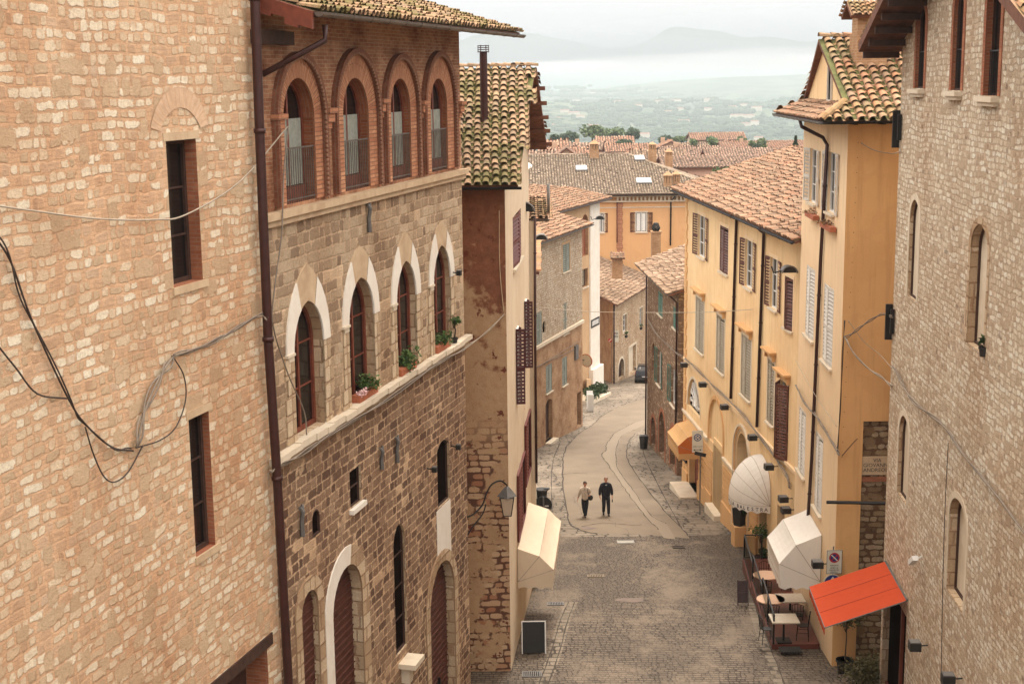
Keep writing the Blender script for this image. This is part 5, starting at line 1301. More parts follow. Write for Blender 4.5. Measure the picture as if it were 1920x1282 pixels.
# ---- H: large ochre palazzo
HY=130.0; hx0=at(1040,400,HY).x; hx1=at(1345,400,HY).x; zH=at(1200,363,HY).z
WH=Wall((hx0,HY),(hx1,HY)); PH=empty('ochre_palazzo',((hx0+hx1)/2,HY,gz(130)),0,'big ochre palazzo with a wide grey tiled hip roof and four skylights','palazzo')
for spec in ((1120,1133,400,436),(1192,1213,398,435),(1297,1309,398,435)):
    w_,(a0,a1,z0,z1)=window(WH,PH,spec,'rect',.12,MWHT,MGLASS,sill=MLI,surround=MLI,surw=.1,sh=(172,172),shm=MSHB,bars=0)
    for q in (a0+.1,a1-.45): m=MB(); WH.box(m,q,q+.33,z0+.1,z1-.1,-.105,-.09); m.build('curtain',MWHT,w_)
wall_mesh(WH,'wall',PH,[(0,gz(135)-2),(WH.L,gz(135)-2),(WH.L,zH+.2),(0,zH+.2)],MHO,rmat=MHO)
m=MB(); WH.box(m,0,WH.L,zH-.25,zH+.1,0,.55); WH.box(m,0,WH.L,zH-.75,zH-.62,0,.3); WH.box(m,0,WH.L,zH-1.3,zH-1.2,0,.06); m.build('cornice',MLI,PH)
m=MB()
k=WH.px(1156,380)[0]
while k<WH.L: WH.box(m,k,k+.16,zH-.60,zH-.28,0,.36); k+=.36
m.build('dentils',MLI,PH)
m=MB(); z=gz(130); a=WH.px(1162,400)[0]; k=0
while z<zH-.8: WH.box(m,a-(.3 if k%2 else .24),a+(.3 if k%2 else .24),z,z+.36,0,.07); z+=.38; k+=1
m.build('quoins',MVO,PH)
side_walls(PH,[(hx1,HY),(hx1,HY+17),(hx0,HY+17),(hx0,HY)],gz(135)-2,zH+.1,MHO)
zr_=at(1150,290,138.6).z; xr=at(1177,289,138.6).x
Hf=[Vector((hx0-22,HY-.8,zH)),Vector((hx1+.8,HY-.8,zH)),Vector((xr,138.6,zr_)),Vector((hx0-22,138.6,zr_))]
roof('roof',PH,Hf,[MTGR,MSOF,MTUN],.26,.36,seg=4,seed=65,ridge=[(Hf[3],Hf[2]),(Hf[2],Hf[1])],jit=1.2)
roof('roof',PH,[Vector((hx1+.8,HY-.8,zH)),Vector((hx1+.8,HY+17.8,zH)),Vector((xr,138.6,zr_))],[MTGR,MSOF,MTUN],.3,.4,seg=3,seed=66)
roof('roof',PH,[Vector((hx1+.8,147.8,zH)),Vector((hx0-22,147.8,zH)),Vector((hx0-22,138.61,zr_)),Vector((xr,138.61,zr_))],[MTGR,MSOF,MTUN],.5,.6,seg=3,seed=67)
m=MB(); m.box(hx0-22,hx0,HY,HY+17,gz(135)-2,zH); m.build('rear_wing_wall',MHO,PH)
gutter(PH,(hx0-2,HY-.88,zH-.05),(hx1+.8,HY-.88,zH-.05),MIRON,.09)
pipe(PH,[WH.P(*WH.px(1266,368,.7),.7),WH.P(*WH.px(1258,378,.08),.08),WH.P(*WH.px(1257,460,.08),.08)],MIRON,.07)
pipe(PH,[WH.P(*WH.px(1157,370,.1),.1),WH.P(*WH.px(1157,455,.1),.1)],MWOODR,.05)
hn=Vector((0,-(zr_-zH),9.4)).normalized(); hq=Vector((0,9.4,zr_-zH)).normalized(); hs=(zr_-zH)/9.4
for (x,y,w_) in ((1090,318,.55),(1199,299,.5),(1207,342,.72)):
    c=hit(x,y,Hf[0],hn); m=MB(); T=Matrix(((1,0,hn.x,c.x),(0,hq.y,hn.y,c.y),(0,hq.z,hn.z,c.z),(0,0,0,1)))
    m.box(-w_,w_,-.55,.6,0,.2,T=T); f_=m.build('skylight',MLEAD,PH); m=MB(); m.box(-w_+.08,w_-.08,-.47,.52,.2,.22,T=T); m.build('pane',MSKYL if 'MSKYL' in globals() else m_plain('skylight_glass',(.75,.78,.8),.08,0,.02,2,0,.8),f_)
# chimneys of H: brick shaft, open lantern and conical cap
def lantern_chimney(P,x,y0,y1,ycap,Y,w,base):
    cx_=at(x,y1,Y).x; zb_,zt_,zc_=base,at(x,y1,Y).z,at(x,ycap,Y).z
    m=MB(); m.box(cx_-w,cx_+w,Y-w,Y+w,zb_,at(x,y0,Y).z); ch=m.build('chimney',MBD,P)
    m=MB(); zz=at(x,y0,Y).z
    for k in range(8):
        t=2*math.pi*k/8; m.box(cx_+w*.8*math.cos(t)-.06,cx_+w*.8*math.cos(t)+.06,Y+w*.8*math.sin(t)-.06,Y+w*.8*math.sin(t)+.06,zz,zt_)
    m.cyl((cx_,Y),w*.5,zz,zt_,8); m.build('lantern',MBD,ch)
    m=MB(); m.tube([(cx_,Y,zt_),(cx_,Y,zc_)],[w*1.25,.04],10); m.build('cap',MBD,ch)
lantern_chimney(PH,1114,280,270,262,138,.42,zr_-.5)
lantern_chimney(PH,1223,280,271,266,137,.36,zH+1)
lantern_chimney(PH,1252,344,329,321,131,.38,zH)
lantern_chimney(PH,1268,341,327,320,131.5,.36,zH)
lantern_chimney(PH,1254,292,285,278,150,.38,zH)
q=at(1007,306,136); m=MB(); m.tube([(q.x-1.2,136,q.z-1.1),(q.x-1.2,136,q.z+.3)],[1.9,.1],4); m.build('roof_lantern',MWHT,PH)
# ================================================================== TOWN, VALLEY AND HILLS
rr=random.Random(21)
FARW=[m_plain('far_wall_tan',(.50,.33,.22),.9,0,.2,.5),m_plain('far_wall_pink',(.55,.34,.25),.9,0,.2,.5),m_plain('far_wall_cream',(.62,.5,.38),.9,0,.2,.5)]
def m_fr(name,c):
    t=NT(name); uv=t.uv(); w_=t.n('TexWave',{'bands_direction':'X'},Vector=uv,Scale=.55,Distortion=1.0,Detail=2)
    n=t.noise(uv,1.2,5,.7); col=t.mix(t.ramp(n,[(.3,0.0),(.7,1.0)]),c,tuple(x*.68 for x in c)); col=t.mix(t.math('MULTIPLY',w_.outputs['Fac'],.35),col,tuple(x*.5 for x in c))
    return t.fin(col,.95,t.bump(w_.outputs['Fac'],.5,.05),spec=.1)
FARR=[m_fr('far_roof_orange',(.31,.155,.10)),m_fr('far_roof_pink',(.29,.165,.115)),m_fr('far_roof_brown',(.21,.135,.095))]
SIDEN={'g':'gable','s':'long'}
def farhouse(px_,ptop,peave,wpx,Y,kind,wm,rm,label,depth=None,chim=0,win=3):
    """gable roofed house: top and eave rows in the photo give its real height at distance Y"""
    c=at(px_,peave,Y); w_=wpx*Y/2667.0; zt=at(px_,ptop,Y+(w_*.35 if kind=='s' else 0)).z; ze=c.z; dp=depth or w_*.8
    zb=gz(Y)-1
    P=empty('town_house',(c.x,Y,gz(Y)),0,label,'house','houses of the lower town')
    x0,x1=c.x-w_/2,c.x+w_/2; y0,y1=Y,Y+dp
    m=MB(); o=.5
    if kind=='g':   # ridge runs away from the camera, gable faces it
        m.face([(x0,y0,zb),(x1,y0,zb),(x1,y0,ze),(c.x,y0,zt-.1),(x0,y0,ze)]); m.face([(x1,y1,zb),(x0,y1,zb),(x0,y1,ze),(c.x,y1,zt-.1),(x1,y1,ze)])
        m.quad((x1,y0,zb),(x1,y1,zb),(x1,y1,ze),(x1,y0,ze)); m.quad((x0,y1,zb),(x0,y0,zb),(x0,y0,ze),(x0,y1,ze))
    else:
        ym=(y0+y1)/2
        m.face([(x1,y0,zb),(x1,y1,zb),(x1,y1,ze),(x1,ym,zt-.1),(x1,y0,ze)]); m.face([(x0,y1,zb),(x0,y0,zb),(x0,y0,ze),(x0,ym,zt-.1),(x0,y1,ze)])
        m.quad((x0,y0,zb),(x1,y0,zb),(x1,y0,ze),(x0,y0,ze)); m.quad((x1,y1,zb),(x0,y1,zb),(x0,y1,ze),(x1,y1,ze))
    m.build('wall',wm,P)
    m=MB(); th=.25
    last=[None]
    def slab(a,b,c_,d):
        last[0]=roof('roof',P,[Vector(v) for v in (a,b,c_,d)],[rm,MSOF,MTUN],.42 if Y<260 else .6,.6 if Y<260 else .8,seg=3,seed=int(px_)+len(KIDS.get(P.name,[])),jit=2.0,thick=.2)
    if kind=='g':
        k=(zt-ze)/(w_/2); lo=ze-o*k
        slab((x0-o,y0-o,lo),(x0-o,y1+o,lo),(c.x,y1+o,zt),(c.x,y0-o,zt)); slab((x1+o,y1+o,lo),(x1+o,y0-o,lo),(c.x+.01,y0-o,zt),(c.x+.01,y1+o,zt))
    else:
        ym=(y0+y1)/2; k=(zt-ze)/(dp/2); lo=ze-o*k
        slab((x0-o,y0-o,lo),(x1+o,y0-o,lo),(x1+o,ym,zt),(x0-o,ym,zt)); slab((x1+o,y1+o,lo),(x0-o,y1+o,lo),(x0-o,ym+.01,zt),(x1+o,ym+.01,zt))
    r_=last[0]
    for k in range(chim):
        m=MB(); xx=x0+w_*(.25+.5*k); m.box(xx-.4,xx+.4,y0+dp*.45,y0+dp*.45+.7,zt-1.5,zt+.7); m.build('chimney',FARW[0],r_)
    for k in range(win):
        xx=x0+w_*(k+.5)/win; z_=ze-2.0
        if kind=='g' and k!=win//2: z_=ze-2.2
        m=MB(); m.box(xx-.45,xx+.45,y0-.04,y0+.05,z_-.65,z_+.65); m.build('window',MDARK,P)
MTFO=m_tiles('far_tiles_orange',[(0.0,(.20,.10,.065)),(.4,(.40,.20,.125)),(.75,(.30,.17,.115)),(1.0,(.46,.28,.18))],(.30,.22,.16),.5)
MTFP=m_tiles('far_tiles_pink',[(0.0,(.17,.10,.07)),(.4,(.34,.20,.14)),(.75,(.26,.165,.12)),(1.0,(.42,.28,.2))],(.30,.24,.19),.55)
FH=[ # px,top,eave,width,Y,kind,wall,roof,label
(1300,275,295,110,235,'s',0,1,'long pinkish roof directly behind the ochre palazzo'),
(1390,278,300,120,225,'s',0,1,'wide pink tiled roof left of the cypress'),
(1235,281,300,90,215,'s',1,2,'brown tiled roof just behind the skylit palazzo roof'),
(1060,276,292,80,205,'s',0,0,'pinkish roof beside the left chimney lantern'),
(1062,277,290,34,190,'g',2,1,'small cream gable peeping over the palazzo ridge at left'),
(1040,263,276,46,260,'s',0,0,'square orange roof next to the mossy roof edge'),
(1100,268,280,66,270,'s',1,1,'low pink roof in front of the umbrella pines'),
(1154,256,269,66,330,'s',2,0,'orange roofed long building in front of the green pines'),
(1180,270,283,80,240,'s',0,0,'pale orange roof right of the left chimney lantern'),
(1258,265,277,52,300,'g',0,0,'tan gabled house with tiny attic window'),
(1192,280,290,36,222,'g',1,0,'small gable right behind the second chimney lantern'),
(1348,249,262,98,380,'s',2,0,'long orange roof building furthest back in the middle'),
(1440,265,280,160,330,'s',1,0,'very long orange shed roof with white rooflights'),
(1445,279,292,80,250,'g',1,0,'peach coloured gabled house with tiny round window'),
(1500,276,288,54,240,'g',0,0,'tan gabled house right by the cypress tree'),
(1530,272,284,60,300,'g',0,1,'gabled house partly hidden by the cream corner house'),
(1340,292,312,180,180,'s',1,1,'broad pink roof running down beside the hedge'),
(1300,268,282,60,340,'s',0,2,'low brown roofs beyond the gabled attic house'),
(1380,268,280,60,350,'s',2,1,'roof with scattered patches left of the long orange shed'),
(1010,283,296,50,185,'s',0,1,'pink roof strip next to the white roof lantern'),
]
for i,(a,b,c,d,e,k,wm,rm,lab) in enumerate(FH): farhouse(a,b,c,d,e,k,FARW[wm],(MTFO,MTFP,MTBR)[rm],lab,chim=(1 if i%3==0 else 0),win=(1 if k=='g' else 4))
# ---- trees beyond the roofs
def tree(name,px_,ptop,pbot,wpx,Y,style,label,seed,cat='tree',mat=None,nl=1300,group='trees beyond the roofs'):
    c=at(px_,pbot,Y); zt=at(px_,ptop,Y).z; w_=wpx*Y/2667.0; h=zt-c.z; zb=min(gz(Y),c.z-1)
    P=empty(name,(c.x,Y,zb),0,label,cat,group)
    m=MB(); m.tube([(c.x,Y,zb),(c.x+.1,Y,c.z+h*.4),(c.x,Y,c.z+h*.75)],[.35,.25,.08],6)
    if style!='cypress':
        for k in range(5): t=k*1.26; m.tube([(c.x,Y,c.z+h*.2),(c.x+w_*.3*math.cos(t),Y+w_*.3*math.sin(t),c.z+h*.65)],[.15,.04],4)
    m.build('trunk',MBARK,P)
    m=MB()
    if style=='cypress':
        rr=random.Random(seed)
        for _ in range(nl):
            t=rr.random(); rad=w_/2*math.sin(min(1,t*1.15+.12)*math.pi)**.6*(1-.35*t); a=rr.random()*6.28; r_=rad*(.55+.5*rr.random()); p=Vector((c.x+r_*math.cos(a),Y+r_*math.sin(a),c.z+h*t)); s_=.22
            u=Vector((rr.gauss(0,.4),rr.gauss(0,.4),1)).normalized(); v=u.cross(Vector((rr.gauss(0,1),rr.gauss(0,1),0))).normalized(); m.face([p-u*s_*1.6,p-v*s_,p+u*s_*1.6,p+v*s_])
    else: leaves(m,(c.x,Y,(c.z+zt)/2),(w_/2,w_/2*.8,h/2*1.05),nl,Y*.0011,seed,20)
    m.build('crown',mat or MLX,P)
tree('cypress_tree',1491,258,295,13,200,'cypress','dark narrow cypress tree at right among the pink roofs',1,mat=MLD,nl=900)
for (a,b,c,w_,Y,mt,lab) in ((1110,233,262,50,420,MLX,'rounded green umbrella pine, left one of the group'),(1148,238,258,60,430,MLX,'spreading green pine between the two darker trees'),(1186,238,265,32,400,MLC,'dark blue green conifer right of the umbrella pines'),(1070,246,264,34,400,MLC,'dark conifer left of the umbrella pines'),(1041,252,264,22,380,MLC,'small dark conifer by the mossy roof gable'),(1250,255,268,20,420,MLC,'dark conifer left of the long orange roof'),(1280,256,266,40,430,MLX,'low green shrubs beyond the attic gable'),(1333,256,266,18,360,MLC,'dark tree before the long orange roof building'),(1528,247,268,26,420,MLX,'green tree beside the cream house edge'),(1170,262,270,34,300,MLC,'dark shrub in front of the orange long building')):
    tree('tree',a,b,c,w_,Y,'round',lab,int(a),mat=mt)
rr=random.Random(77)
for k in range(16):
    px_=1020+500*rr.random(); Y=205+230*rr.random(); base=at(px_,268+ (340-Y)*.10 if Y<340 else 266,Y)
    pb=641+math.tan(math.atan((CAMZ-(base.z))/Y)-PITCH)*2667; h_=8+10*rr.random()
    tree('small_tree',px_,pb-h_,pb,h_*1.3,Y,'round','small bushy tree poking up between the roofs of the lower town',200+k,mat=(MLX if k%2 else MLC),nl=420,group='small trees between the lower town roofs')
q0=at(1340,318,170); q1=at(1415,308,170); m=MB()
for k in range(14): leaves(m,(q0.x+(q1.x-q0.x)*k/13,170,q0.z+(q1.z-q0.z)*k/13-.2),(.6,.6,.5),110,.13,k,5)
h_=m.build('ivy_hedge',MLF,None,loc=(q0.x,170,q0.z-.5)); tag(h_,'bright green creeper hedge along the pink roof edge','hedge')
# ---- valley floor, hills
def hills(name,px0,px1,Y0,Y1,prof,mat,seed):
    """relief sheet from Y0 to Y1; prof(x fraction)->photo row of the crest at Y1"""
    m=MB(); nx=40; ny=10; vs=[]
    for j in range(ny+1):
        f=j/ny; Y=Y0+(Y1-Y0)*f
        for i in range(nx+1):
            X=(px0+(px1-px0)*i/nx-960)/2621*Y1; zc=CAMZ-math.tan(math.atan((prof(i/nx)-641)/-2667)*-1+PITCH)*Y1 if False else at(960,prof(i/nx),Y1).z
            zbase=-110.0; z=zbase+(zc-zbase)*(f**1.3)+mnoise.noise(Vector((X*.002,Y*.002,seed)))*14*f*(1-f)*2
            vs.append((X,Y,z))
    for p in vs: m.v.append(p)
    for j in range(ny):
        for i in range(nx):
            a=j*(nx+1)+i; m.f.append((a,a+1,a+nx+2,a+nx+1)); m.uv.append([(0,0)]*4); m.m.append(0)
    # back skirt
    o=m.build(name,mat,None,True); o['kind']='structure'; return o
m=MB(); 
for a,b in ((480,900),(900,1300),(1300,2400),(2400,4000),(4000,7400)): m.quad((-5500,a,gz(a)-.05),(5500,a,gz(a)-.05),(5500,b,gz(b)-.05),(-5500,b,gz(b)-.05))
m.quad((-5500,-30,-36),(5500,-30,-36),(5500,479,-36),(-5500,479,-36))
o=m.build('valley_floor',MVAL); o['kind']='structure'
hills('low_hills',300,1900,2300,4300,lambda f:192-10*math.sin(f*7)-6*math.sin(f*17+1)+14*(abs(f-.55)),MVAL,1)
hills('far_hills',300,1900,4600,7000,lambda f:160-34*max(0,(f-.62))*2-9*math.sin(f*9+1)-4*math.sin(f*23),MVAL,2)
MTREE=m_plain('woodland_far',(.045,.07,.03),.95,0,.4,.05)
MFH=m_plain('far_house_white',(.7,.62,.52),.9)
m=MB(); rr=random.Random(9)
for k in range(1500):
    Y=480+3600*rr.random()**1.5; px_=980+560*rr.random(); X=(px_-960)/2621*Y
    if rr.random()<.5: X=round(X/(Y*.03))*(Y*.03)+rr.gauss(0,Y*.002)
    zb=gz(Y) if Y<2300 else -110+ (Y-2300)/2000*22
    s_=(2+3*rr.random())*(1 if Y<900 else 1.3); n=1+int(rr.random()*4)
    for q in range(n):
        c_=Vector((X+q*s_*1.4,Y+rr.gauss(0,3),zb+s_*.5)); m.ball(c_,s_*(.7+.6*rr.random()),s_*.8,s_*(.5+.5*rr.random()),6,4)
for k in range(700):
    Y=2300+4600*rr.random(); X=(rr.random()*580-10)/2621*Y; zb=-110+49*((Y-2300)/2000)**1.3 if Y<4300 else -110+82*max(0,(Y-4600)/2400)**1.3
    for q in range(1+int(rr.random()*6)): m.ball((X+q*14,Y+rr.gauss(0,8),zb+4),6+9*rr.random(),9,5+5*rr.random(),6,4)
o=m.build('woodland',MTREE); o['kind']='stuff'
for k in range(90):
    Y=900+5600*rr.random()**1.3; X=(rr.random()*560+20)/2621*Y; zb=gz(Y) if Y<2300 else (-110+49*((Y-2300)/2000)**1.3 if Y<4300 else -110+82*max(0,(Y-4600)/2400)**1.3)
    h=4+3*rr.random()+Y*.0008; w_=5+6*rr.random()+Y*.001
    P=empty('farm_house',(X,Y,zb),0,'tiny pale farmhouse with pinkish roof far out in the hazy valley','farmhouse','tiny farmhouses in the hazy valley')
    m=MB(); m.box(X-w_,X+w_,Y,Y+w_,zb-1,zb+h); m.build('wall',MFH,P)
    m=MB(); z=zb+h; m.hexa([(X-w_-.4,Y-.4,z),(X+w_+.4,Y-.4,z),(X+w_+.4,Y+w_+.4,z),(X-w_-.4,Y+w_+.4,z),(X-w_,Y+w_/2-.1,z+2.5),(X+w_,Y+w_/2-.1,z+2.5),(X+w_,Y+w_/2+.1,z+2.5),(X-w_,Y+w_/2+.1,z+2.5)]); m.build('roof',FARR[k%2],P)
# ---- distant mountain beyond the haze, and the low cloud in front of it
def mount(name,px0,px1,Y,prof,depth=1500):
    m=MB(); nx=120; x_=lambda i:(px0+(px1-px0)*i/nx-960)/2621*Y
    for j,(yy,f) in enumerate(((Y-depth,0),(Y-depth*.5,.45),(Y,1),(Y+depth,.3))):
        for i in range(nx+1):
            zc=at(960,prof(i/nx),Y).z; m.v.append((x_(i),yy+60*mnoise.noise(Vector((i*.3,j,1))),-130+(zc+130)*f))
    for j in range(3):
        for i in range(nx): a=j*(nx+1)+i; m.f.append((a,a+1,a+nx+2,a+nx+1)); m.uv.append([(0,0)]*4); m.m.append(0)
    o=m.build(name,MTREE2,None,True); o['kind']='structure'
MTREE2=m_plain('mountain_forest',(.06,.085,.07),.95,0,.3,.003)
bump_=lambda f,c,w,h: h*math.exp(-((f-c)/w)**2)
mount('mountain',700,2000,11500,lambda f:100-bump_(f,.235,.08,34)-bump_(f,.15,.05,22)-bump_(f,.42,.035,30)-bump_(f,.47,.05,34)-bump_(f,.56,.05,16)-bump_(f,.8,.2,30)-2*math.sin(f*40)-1.2*math.sin(f*91)-3*mnoise.noise(Vector((f*30,0,0))))
def m_vol(name,c,d,an=0.3):
    t=NT(name); v=t.n('VolumePrincipled'); v.inputs['Color'].default_value=(*c,1); v.inputs['Density'].default_value=d; v.inputs['Anisotropy'].default_value=an
    t.t.links.new(v.outputs[0],t.out.inputs['Volume']); return t.mat
m=MB(); m.box(-6000,6000,-32,7600,-113,28.5); o=m.build('haze',m_vol('haze_air',(.50,.57,.605),.00024)); o['kind']='stuff'
MCL=m_vol('cloud_air',(.56,.58,.60),.0006)
MMS=m_vol('mist_air',(.47,.51,.54),.00048)
for k,(px_,py_,rx,rz) in enumerate(((1250,165,5200,560),(700,170,3600,420),(1750,150,3800,520))):
    c=at(px_,py_,9900); m=MB(); m.ball((c.x,c.y,c.z),rx,1300,rz,40,20); o=m.build('mist',MMS,None,True); o['kind']='stuff'
for k,(px_,py_,rx,rz) in enumerate(((1130,118,330,45),(1010,112,280,30),(1300,112,520,62),(1480,105,420,75),(1240,128,620,40),(900,120,400,40),(1650,110,400,70))):
    c=at(px_,py_,8200+k*10); m=MB(); m.ball((c.x,c.y,c.z-40),rx*1.9,420,rz*1.25,28,16); o=m.build('cloud_bank',MCL,None,True); o['kind']='stuff'
# ================================================================== AWNINGS
def m_cloth(name,c,tr=.25):
    t=NT(name); uv=t.uv(); f=t.noise(uv,3,4,.6); col=t.mix(t.ramp(f,[(.4,0.0),(.75,.35)]),c,tuple(x*.82 for x in c))
    p=t.n('BsdfPrincipled'); t.put(p.inputs['Base Color'],col); p.inputs['Roughness'].default_value=.85; p.inputs['Specular IOR Level'].default_value=.15
    t.put(p.inputs['Normal'],t.bump(t.noise(uv,1.8,3),.3,.06))
    tl=t.n('BsdfTranslucent'); t.put(tl.inputs['Color'],col); ms=t.n('MixShader',i0=tr); t.t.links.new(p.outputs[0],ms.inputs[1]); t.t.links.new(tl.outputs[0],ms.inputs[2]); t.t.links.new(ms.outputs[0],t.out.inputs[0]); return t.mat
MAWB=m_cloth('awning_beige',(.70,.58,.44)); MAWW=m_cloth('awning_white',(.80,.76,.70)); MAWR=m_cloth('awning_red',(.52,.07,.022),.12); MAWO=m_cloth('awning_ochre',(.60,.36,.16)); MAWD=m_cloth('awning_ochre_dark',(.55,.16,.04))
MSEAM=m_plain('seam_dark',(.30,.24,.19),.8)
def fan_awning(W,a0,a1,zt,zb,proj,ribs,prof,mat,label,val=.22,scallop=True,trim=None,ribmat=None,endmat=None,smooth=False):
    """folding hood: barrel canopy hinged low on the wall with closed fan-shaped ends"""
    c=W.P((a0+a1)/2,zb); root=empty('awning',(c.x,c.y,zb),0,label,'awning')
    R_=zt-zb; pts=[]
    for k in range(ribs+1):
        t=R(90)*k/ribs
        if prof=='round': d,z=proj*math.sin(t),zb+R_*math.cos(t)
        else:
            d,z=((0.03,zt),(proj*.62,zt-R_*.22),(proj,zt-R_*.62),(proj*.97,zb))[k] if ribs==3 else (proj*math.sin(t),zb+R_*math.cos(t))
        pts.append((max(d,.03),z))
    m=MB()
    def cv(k,g,f):
        (d0,z0),(d1,z1)=pts[k],pts[k+1]; d=d0+(d1-d0)*g; z=z0+(z1-z0)*g; s_=.05*math.sin(math.pi*g)*(.4+.6*math.sin(math.pi*f))+.012*mnoise.noise(Vector((f*7,(k+g)*2.3,zb)))
        return W.P(a0+(a1-a0)*f, z-s_*.8, d-s_*.6)
    for k in range(ribs):
        n=16; q=5
        for i in range(n):
            for j in range(q):
                f0,f1,g0_,g1_=i/n,(i+1)/n,j/q,(j+1)/q
                m.quad(cv(k,g0_,f0),cv(k,g0_,f1),cv(k,g1_,f1),cv(k,g1_,f0),[(f0*3,k+g0_),(f1*3,k+g0_),(f1*3,k+g1_),(f0*3,k+g1_)])
    m.build('canopy',mat,root,prof=='round')
    for a in (a0,a1):
        m=MB()
        for k in range(ribs): m.face([W.P(a,zb,.03),W.P(a,pts[k][1],pts[k][0]),W.P(a,pts[k+1][1],pts[k+1][0])],[(0,0),(1,k),(1,k+1)])
        m.build('side_panel',endmat or mat,root)
    m=MB()
    for a in (a0,a1):
        for k in range(ribs): m.tube([W.P(a,zb,.03),W.P(a,pts[k][1],pts[k][0])],.007,4)
    for k in range(1,ribs+1): m.tube([W.P(a0,pts[k][1],pts[k][0]),W.P(a1,pts[k][1],pts[k][0])],.006,4)
    m.build('ribs',ribmat or MSEAM,root)
    # valance with wavy hem on three sides
    d,z=pts[-1]; path=[W.P(a0,z,.03),W.P(a0,z,d),W.P(a1,z,d),W.P(a1,z,.03)]; m=MB(); L=0
    for i in range(3):
        p,q=path[i],path[i+1]; l=(q-p).length; n=max(4,int(l/.08))
        for k in range(n):
            f0,f1=k/n,(k+1)/n; h=lambda f: val*(1-.28*abs(math.sin((L+l*f)*math.pi/.36))) if scallop else val
            A,B=p.lerp(q,f0),p.lerp(q,f1)
            m.quad(A-Vector((0,0,h(f0))),B-Vector((0,0,h(f1))),B,A,[(0,0),(1,0),(1,1),(0,1)])
        L+=l
    m.build('valance',mat,root)
    return root,pts
# beige hood on the left
aN,zq=WCs.px(970,1045); 
def spanW(W,x0,x1,y): return W.px(x0,y)[0],W.px(x1,y)[0]
b0=at(972,1090,41.5); 
sA=(41.6-c0.y)/(c1.y-c0.y)*WCs.L
zt_=hit(976,1000,WCs.A,WCs.n).z
bz=WCs.px(974,1088)[1]
sN=2.6; pN=WCs.P(sN,0); zb_=at(974,1090,pN.y).z; zt_=at(974,1028,pN.y).z
fan_awning(WCs,sN,sN+4.9,zt_,zb_,1.15,3,'box',MAWB,'beige hooded awning on the cream wall above the black menu board',val=.24)
# round white hood with lettering
def awn_px(W,x_wall,ytop,ybot,a_hint=None):
    a,z=W.px(x_wall,ybot); return a,z,W.px(x_wall,ytop)[1]
a,zb_,zt_=awn_px(WI,1446,866,948)
DA=(a,zb_,zt_)
def text(body,size,mat,loc,xdir,ydir,parent,name='lettering',ext=.004,align='CENTER',sx=1.0):
    cu=bpy.data.curves.new(name,'FONT'); cu.body=body; cu.size=size; cu.extrude=ext; cu.align_x=align; cu.align_y='CENTER'; cu.resolution_u=2
    tmp=bpy.data.objects.new('tmp',cu); COL.objects.link(tmp); dg=bpy.context.evaluated_depsgraph_get(); me=bpy.data.meshes.new_from_object(tmp.evaluated_get(dg)); bpy.data.objects.remove(tmp)
    me.materials.clear(); me.materials.append(mat)
    o=bpy.data.objects.new(name,me); COL.objects.link(o); x=Vector(xdir).normalized(); y=Vector(ydir); y=(y-x*y.dot(x)).normalized(); z=x.cross(y)
    r=rootof(parent) if parent else None; l=Vector(loc)-(Vector(r.location) if r else Vector((0,0,0)))
    if parent: setparent(o,parent)
    o.matrix_basis=Matrix(((x.x*sx,y.x,z.x,l.x),(x.y*sx,y.y,z.y,l.y),(x.z*sx,y.z,z.z,l.z),(0,0,0,1)))
    return o
MINK=m_plain('ink_black',(.025,.02,.02),.7)
MGRN=m_plain('ink_green',(.03,.07,.04),.7)
def dome_awning(W,a0,a1,zb,R_,proj,label,mat):
    c=(a0+a1)/2; q=W.P(c,zb); root=empty('awning',(q.x,q.y,zb),0,label,'awning'); n=18; m=MB(); ribs=5
    def pt(t,ph): return W.P(c-(a1-a0)/2*math.cos(ph), zb+R_*math.sin(ph)**.8*math.cos(t), .03+proj*math.sin(ph)**.8*math.sin(t))
    K=15
    for k in range(K):
        for i in range(n):
            t0,t1=R(90)*k/K,R(90)*(k+1)/K; p0,p1=math.pi*i/n,math.pi*(i+1)/n
            m.quad(pt(t0,p0),pt(t0,p1),pt(t1,p1),pt(t1,p0),[(i*.1,k*.1),(i*.1+.1,k*.1),(i*.1+.1,k*.1+.1),(i*.1,k*.1+.1)])
    m.build('canopy',mat,root,True)
    m=MB()
    for k in range(1,ribs+1): m.tube([pt(R(90)*k/ribs,math.pi*i/n) for i in range(n+1)],.007,4)
    m.build('ribs',MSEAM,root)
    m=MB(); L=0
    N=60
    for i in range(N):
        A,B=pt(R(90),math.pi*i/N),pt(R(90),math.pi*(i+1)/N); h=lambda x:.30*(1-.25*abs(math.sin(x*math.pi/6)))
        m.quad(A-Vector((0,0,h(i))),B-Vector((0,0,h(i+1))),B,A)
    m.build('valance',mat,root); return root,pt
rt,pt_=dome_awning(WI,DA[0],DA[0]+2.7,DA[1]-.02,(DA[2]-DA[1])*.98,1.25,'round white restaurant hood with lettering on its scalloped hem',MAWW)
W_='RISTORANTE ALLA BALESTRA'; cen=WI.P(DA[0]+1.35,DA[1],0)
arc=[pt_(R(90),math.pi*k/200) for k in range(201)]; acc=[0]
for k in range(200): acc.append(acc[-1]+(arc[k+1]-arc[k]).length)
tot=acc[-1]
for k,ch in enumerate(W_):
    if ch==' ': continue
    d_=tot*(1-(k+1.0)/(len(W_)+1))
    idx=min(range(201),key=lambda q:abs(acc[q]-d_)); idx=max(2,min(198,idx)); p=arc[idx]; tg=(arc[idx-2]-arc[idx+2]).normalized(); nn_=tg.cross(Vector((0,0,1))); 
    if nn_.dot(p-cen)<0: nn_=-nn_; tg=tg
    if tg.cross(Vector((0,0,1))).dot(p-cen)<0: tg=-tg
    text(ch,.20,MINK,p-Vector((0,0,.13))+nn_*.008,tg,(0,0,1),rt,'letter',ext=.002)
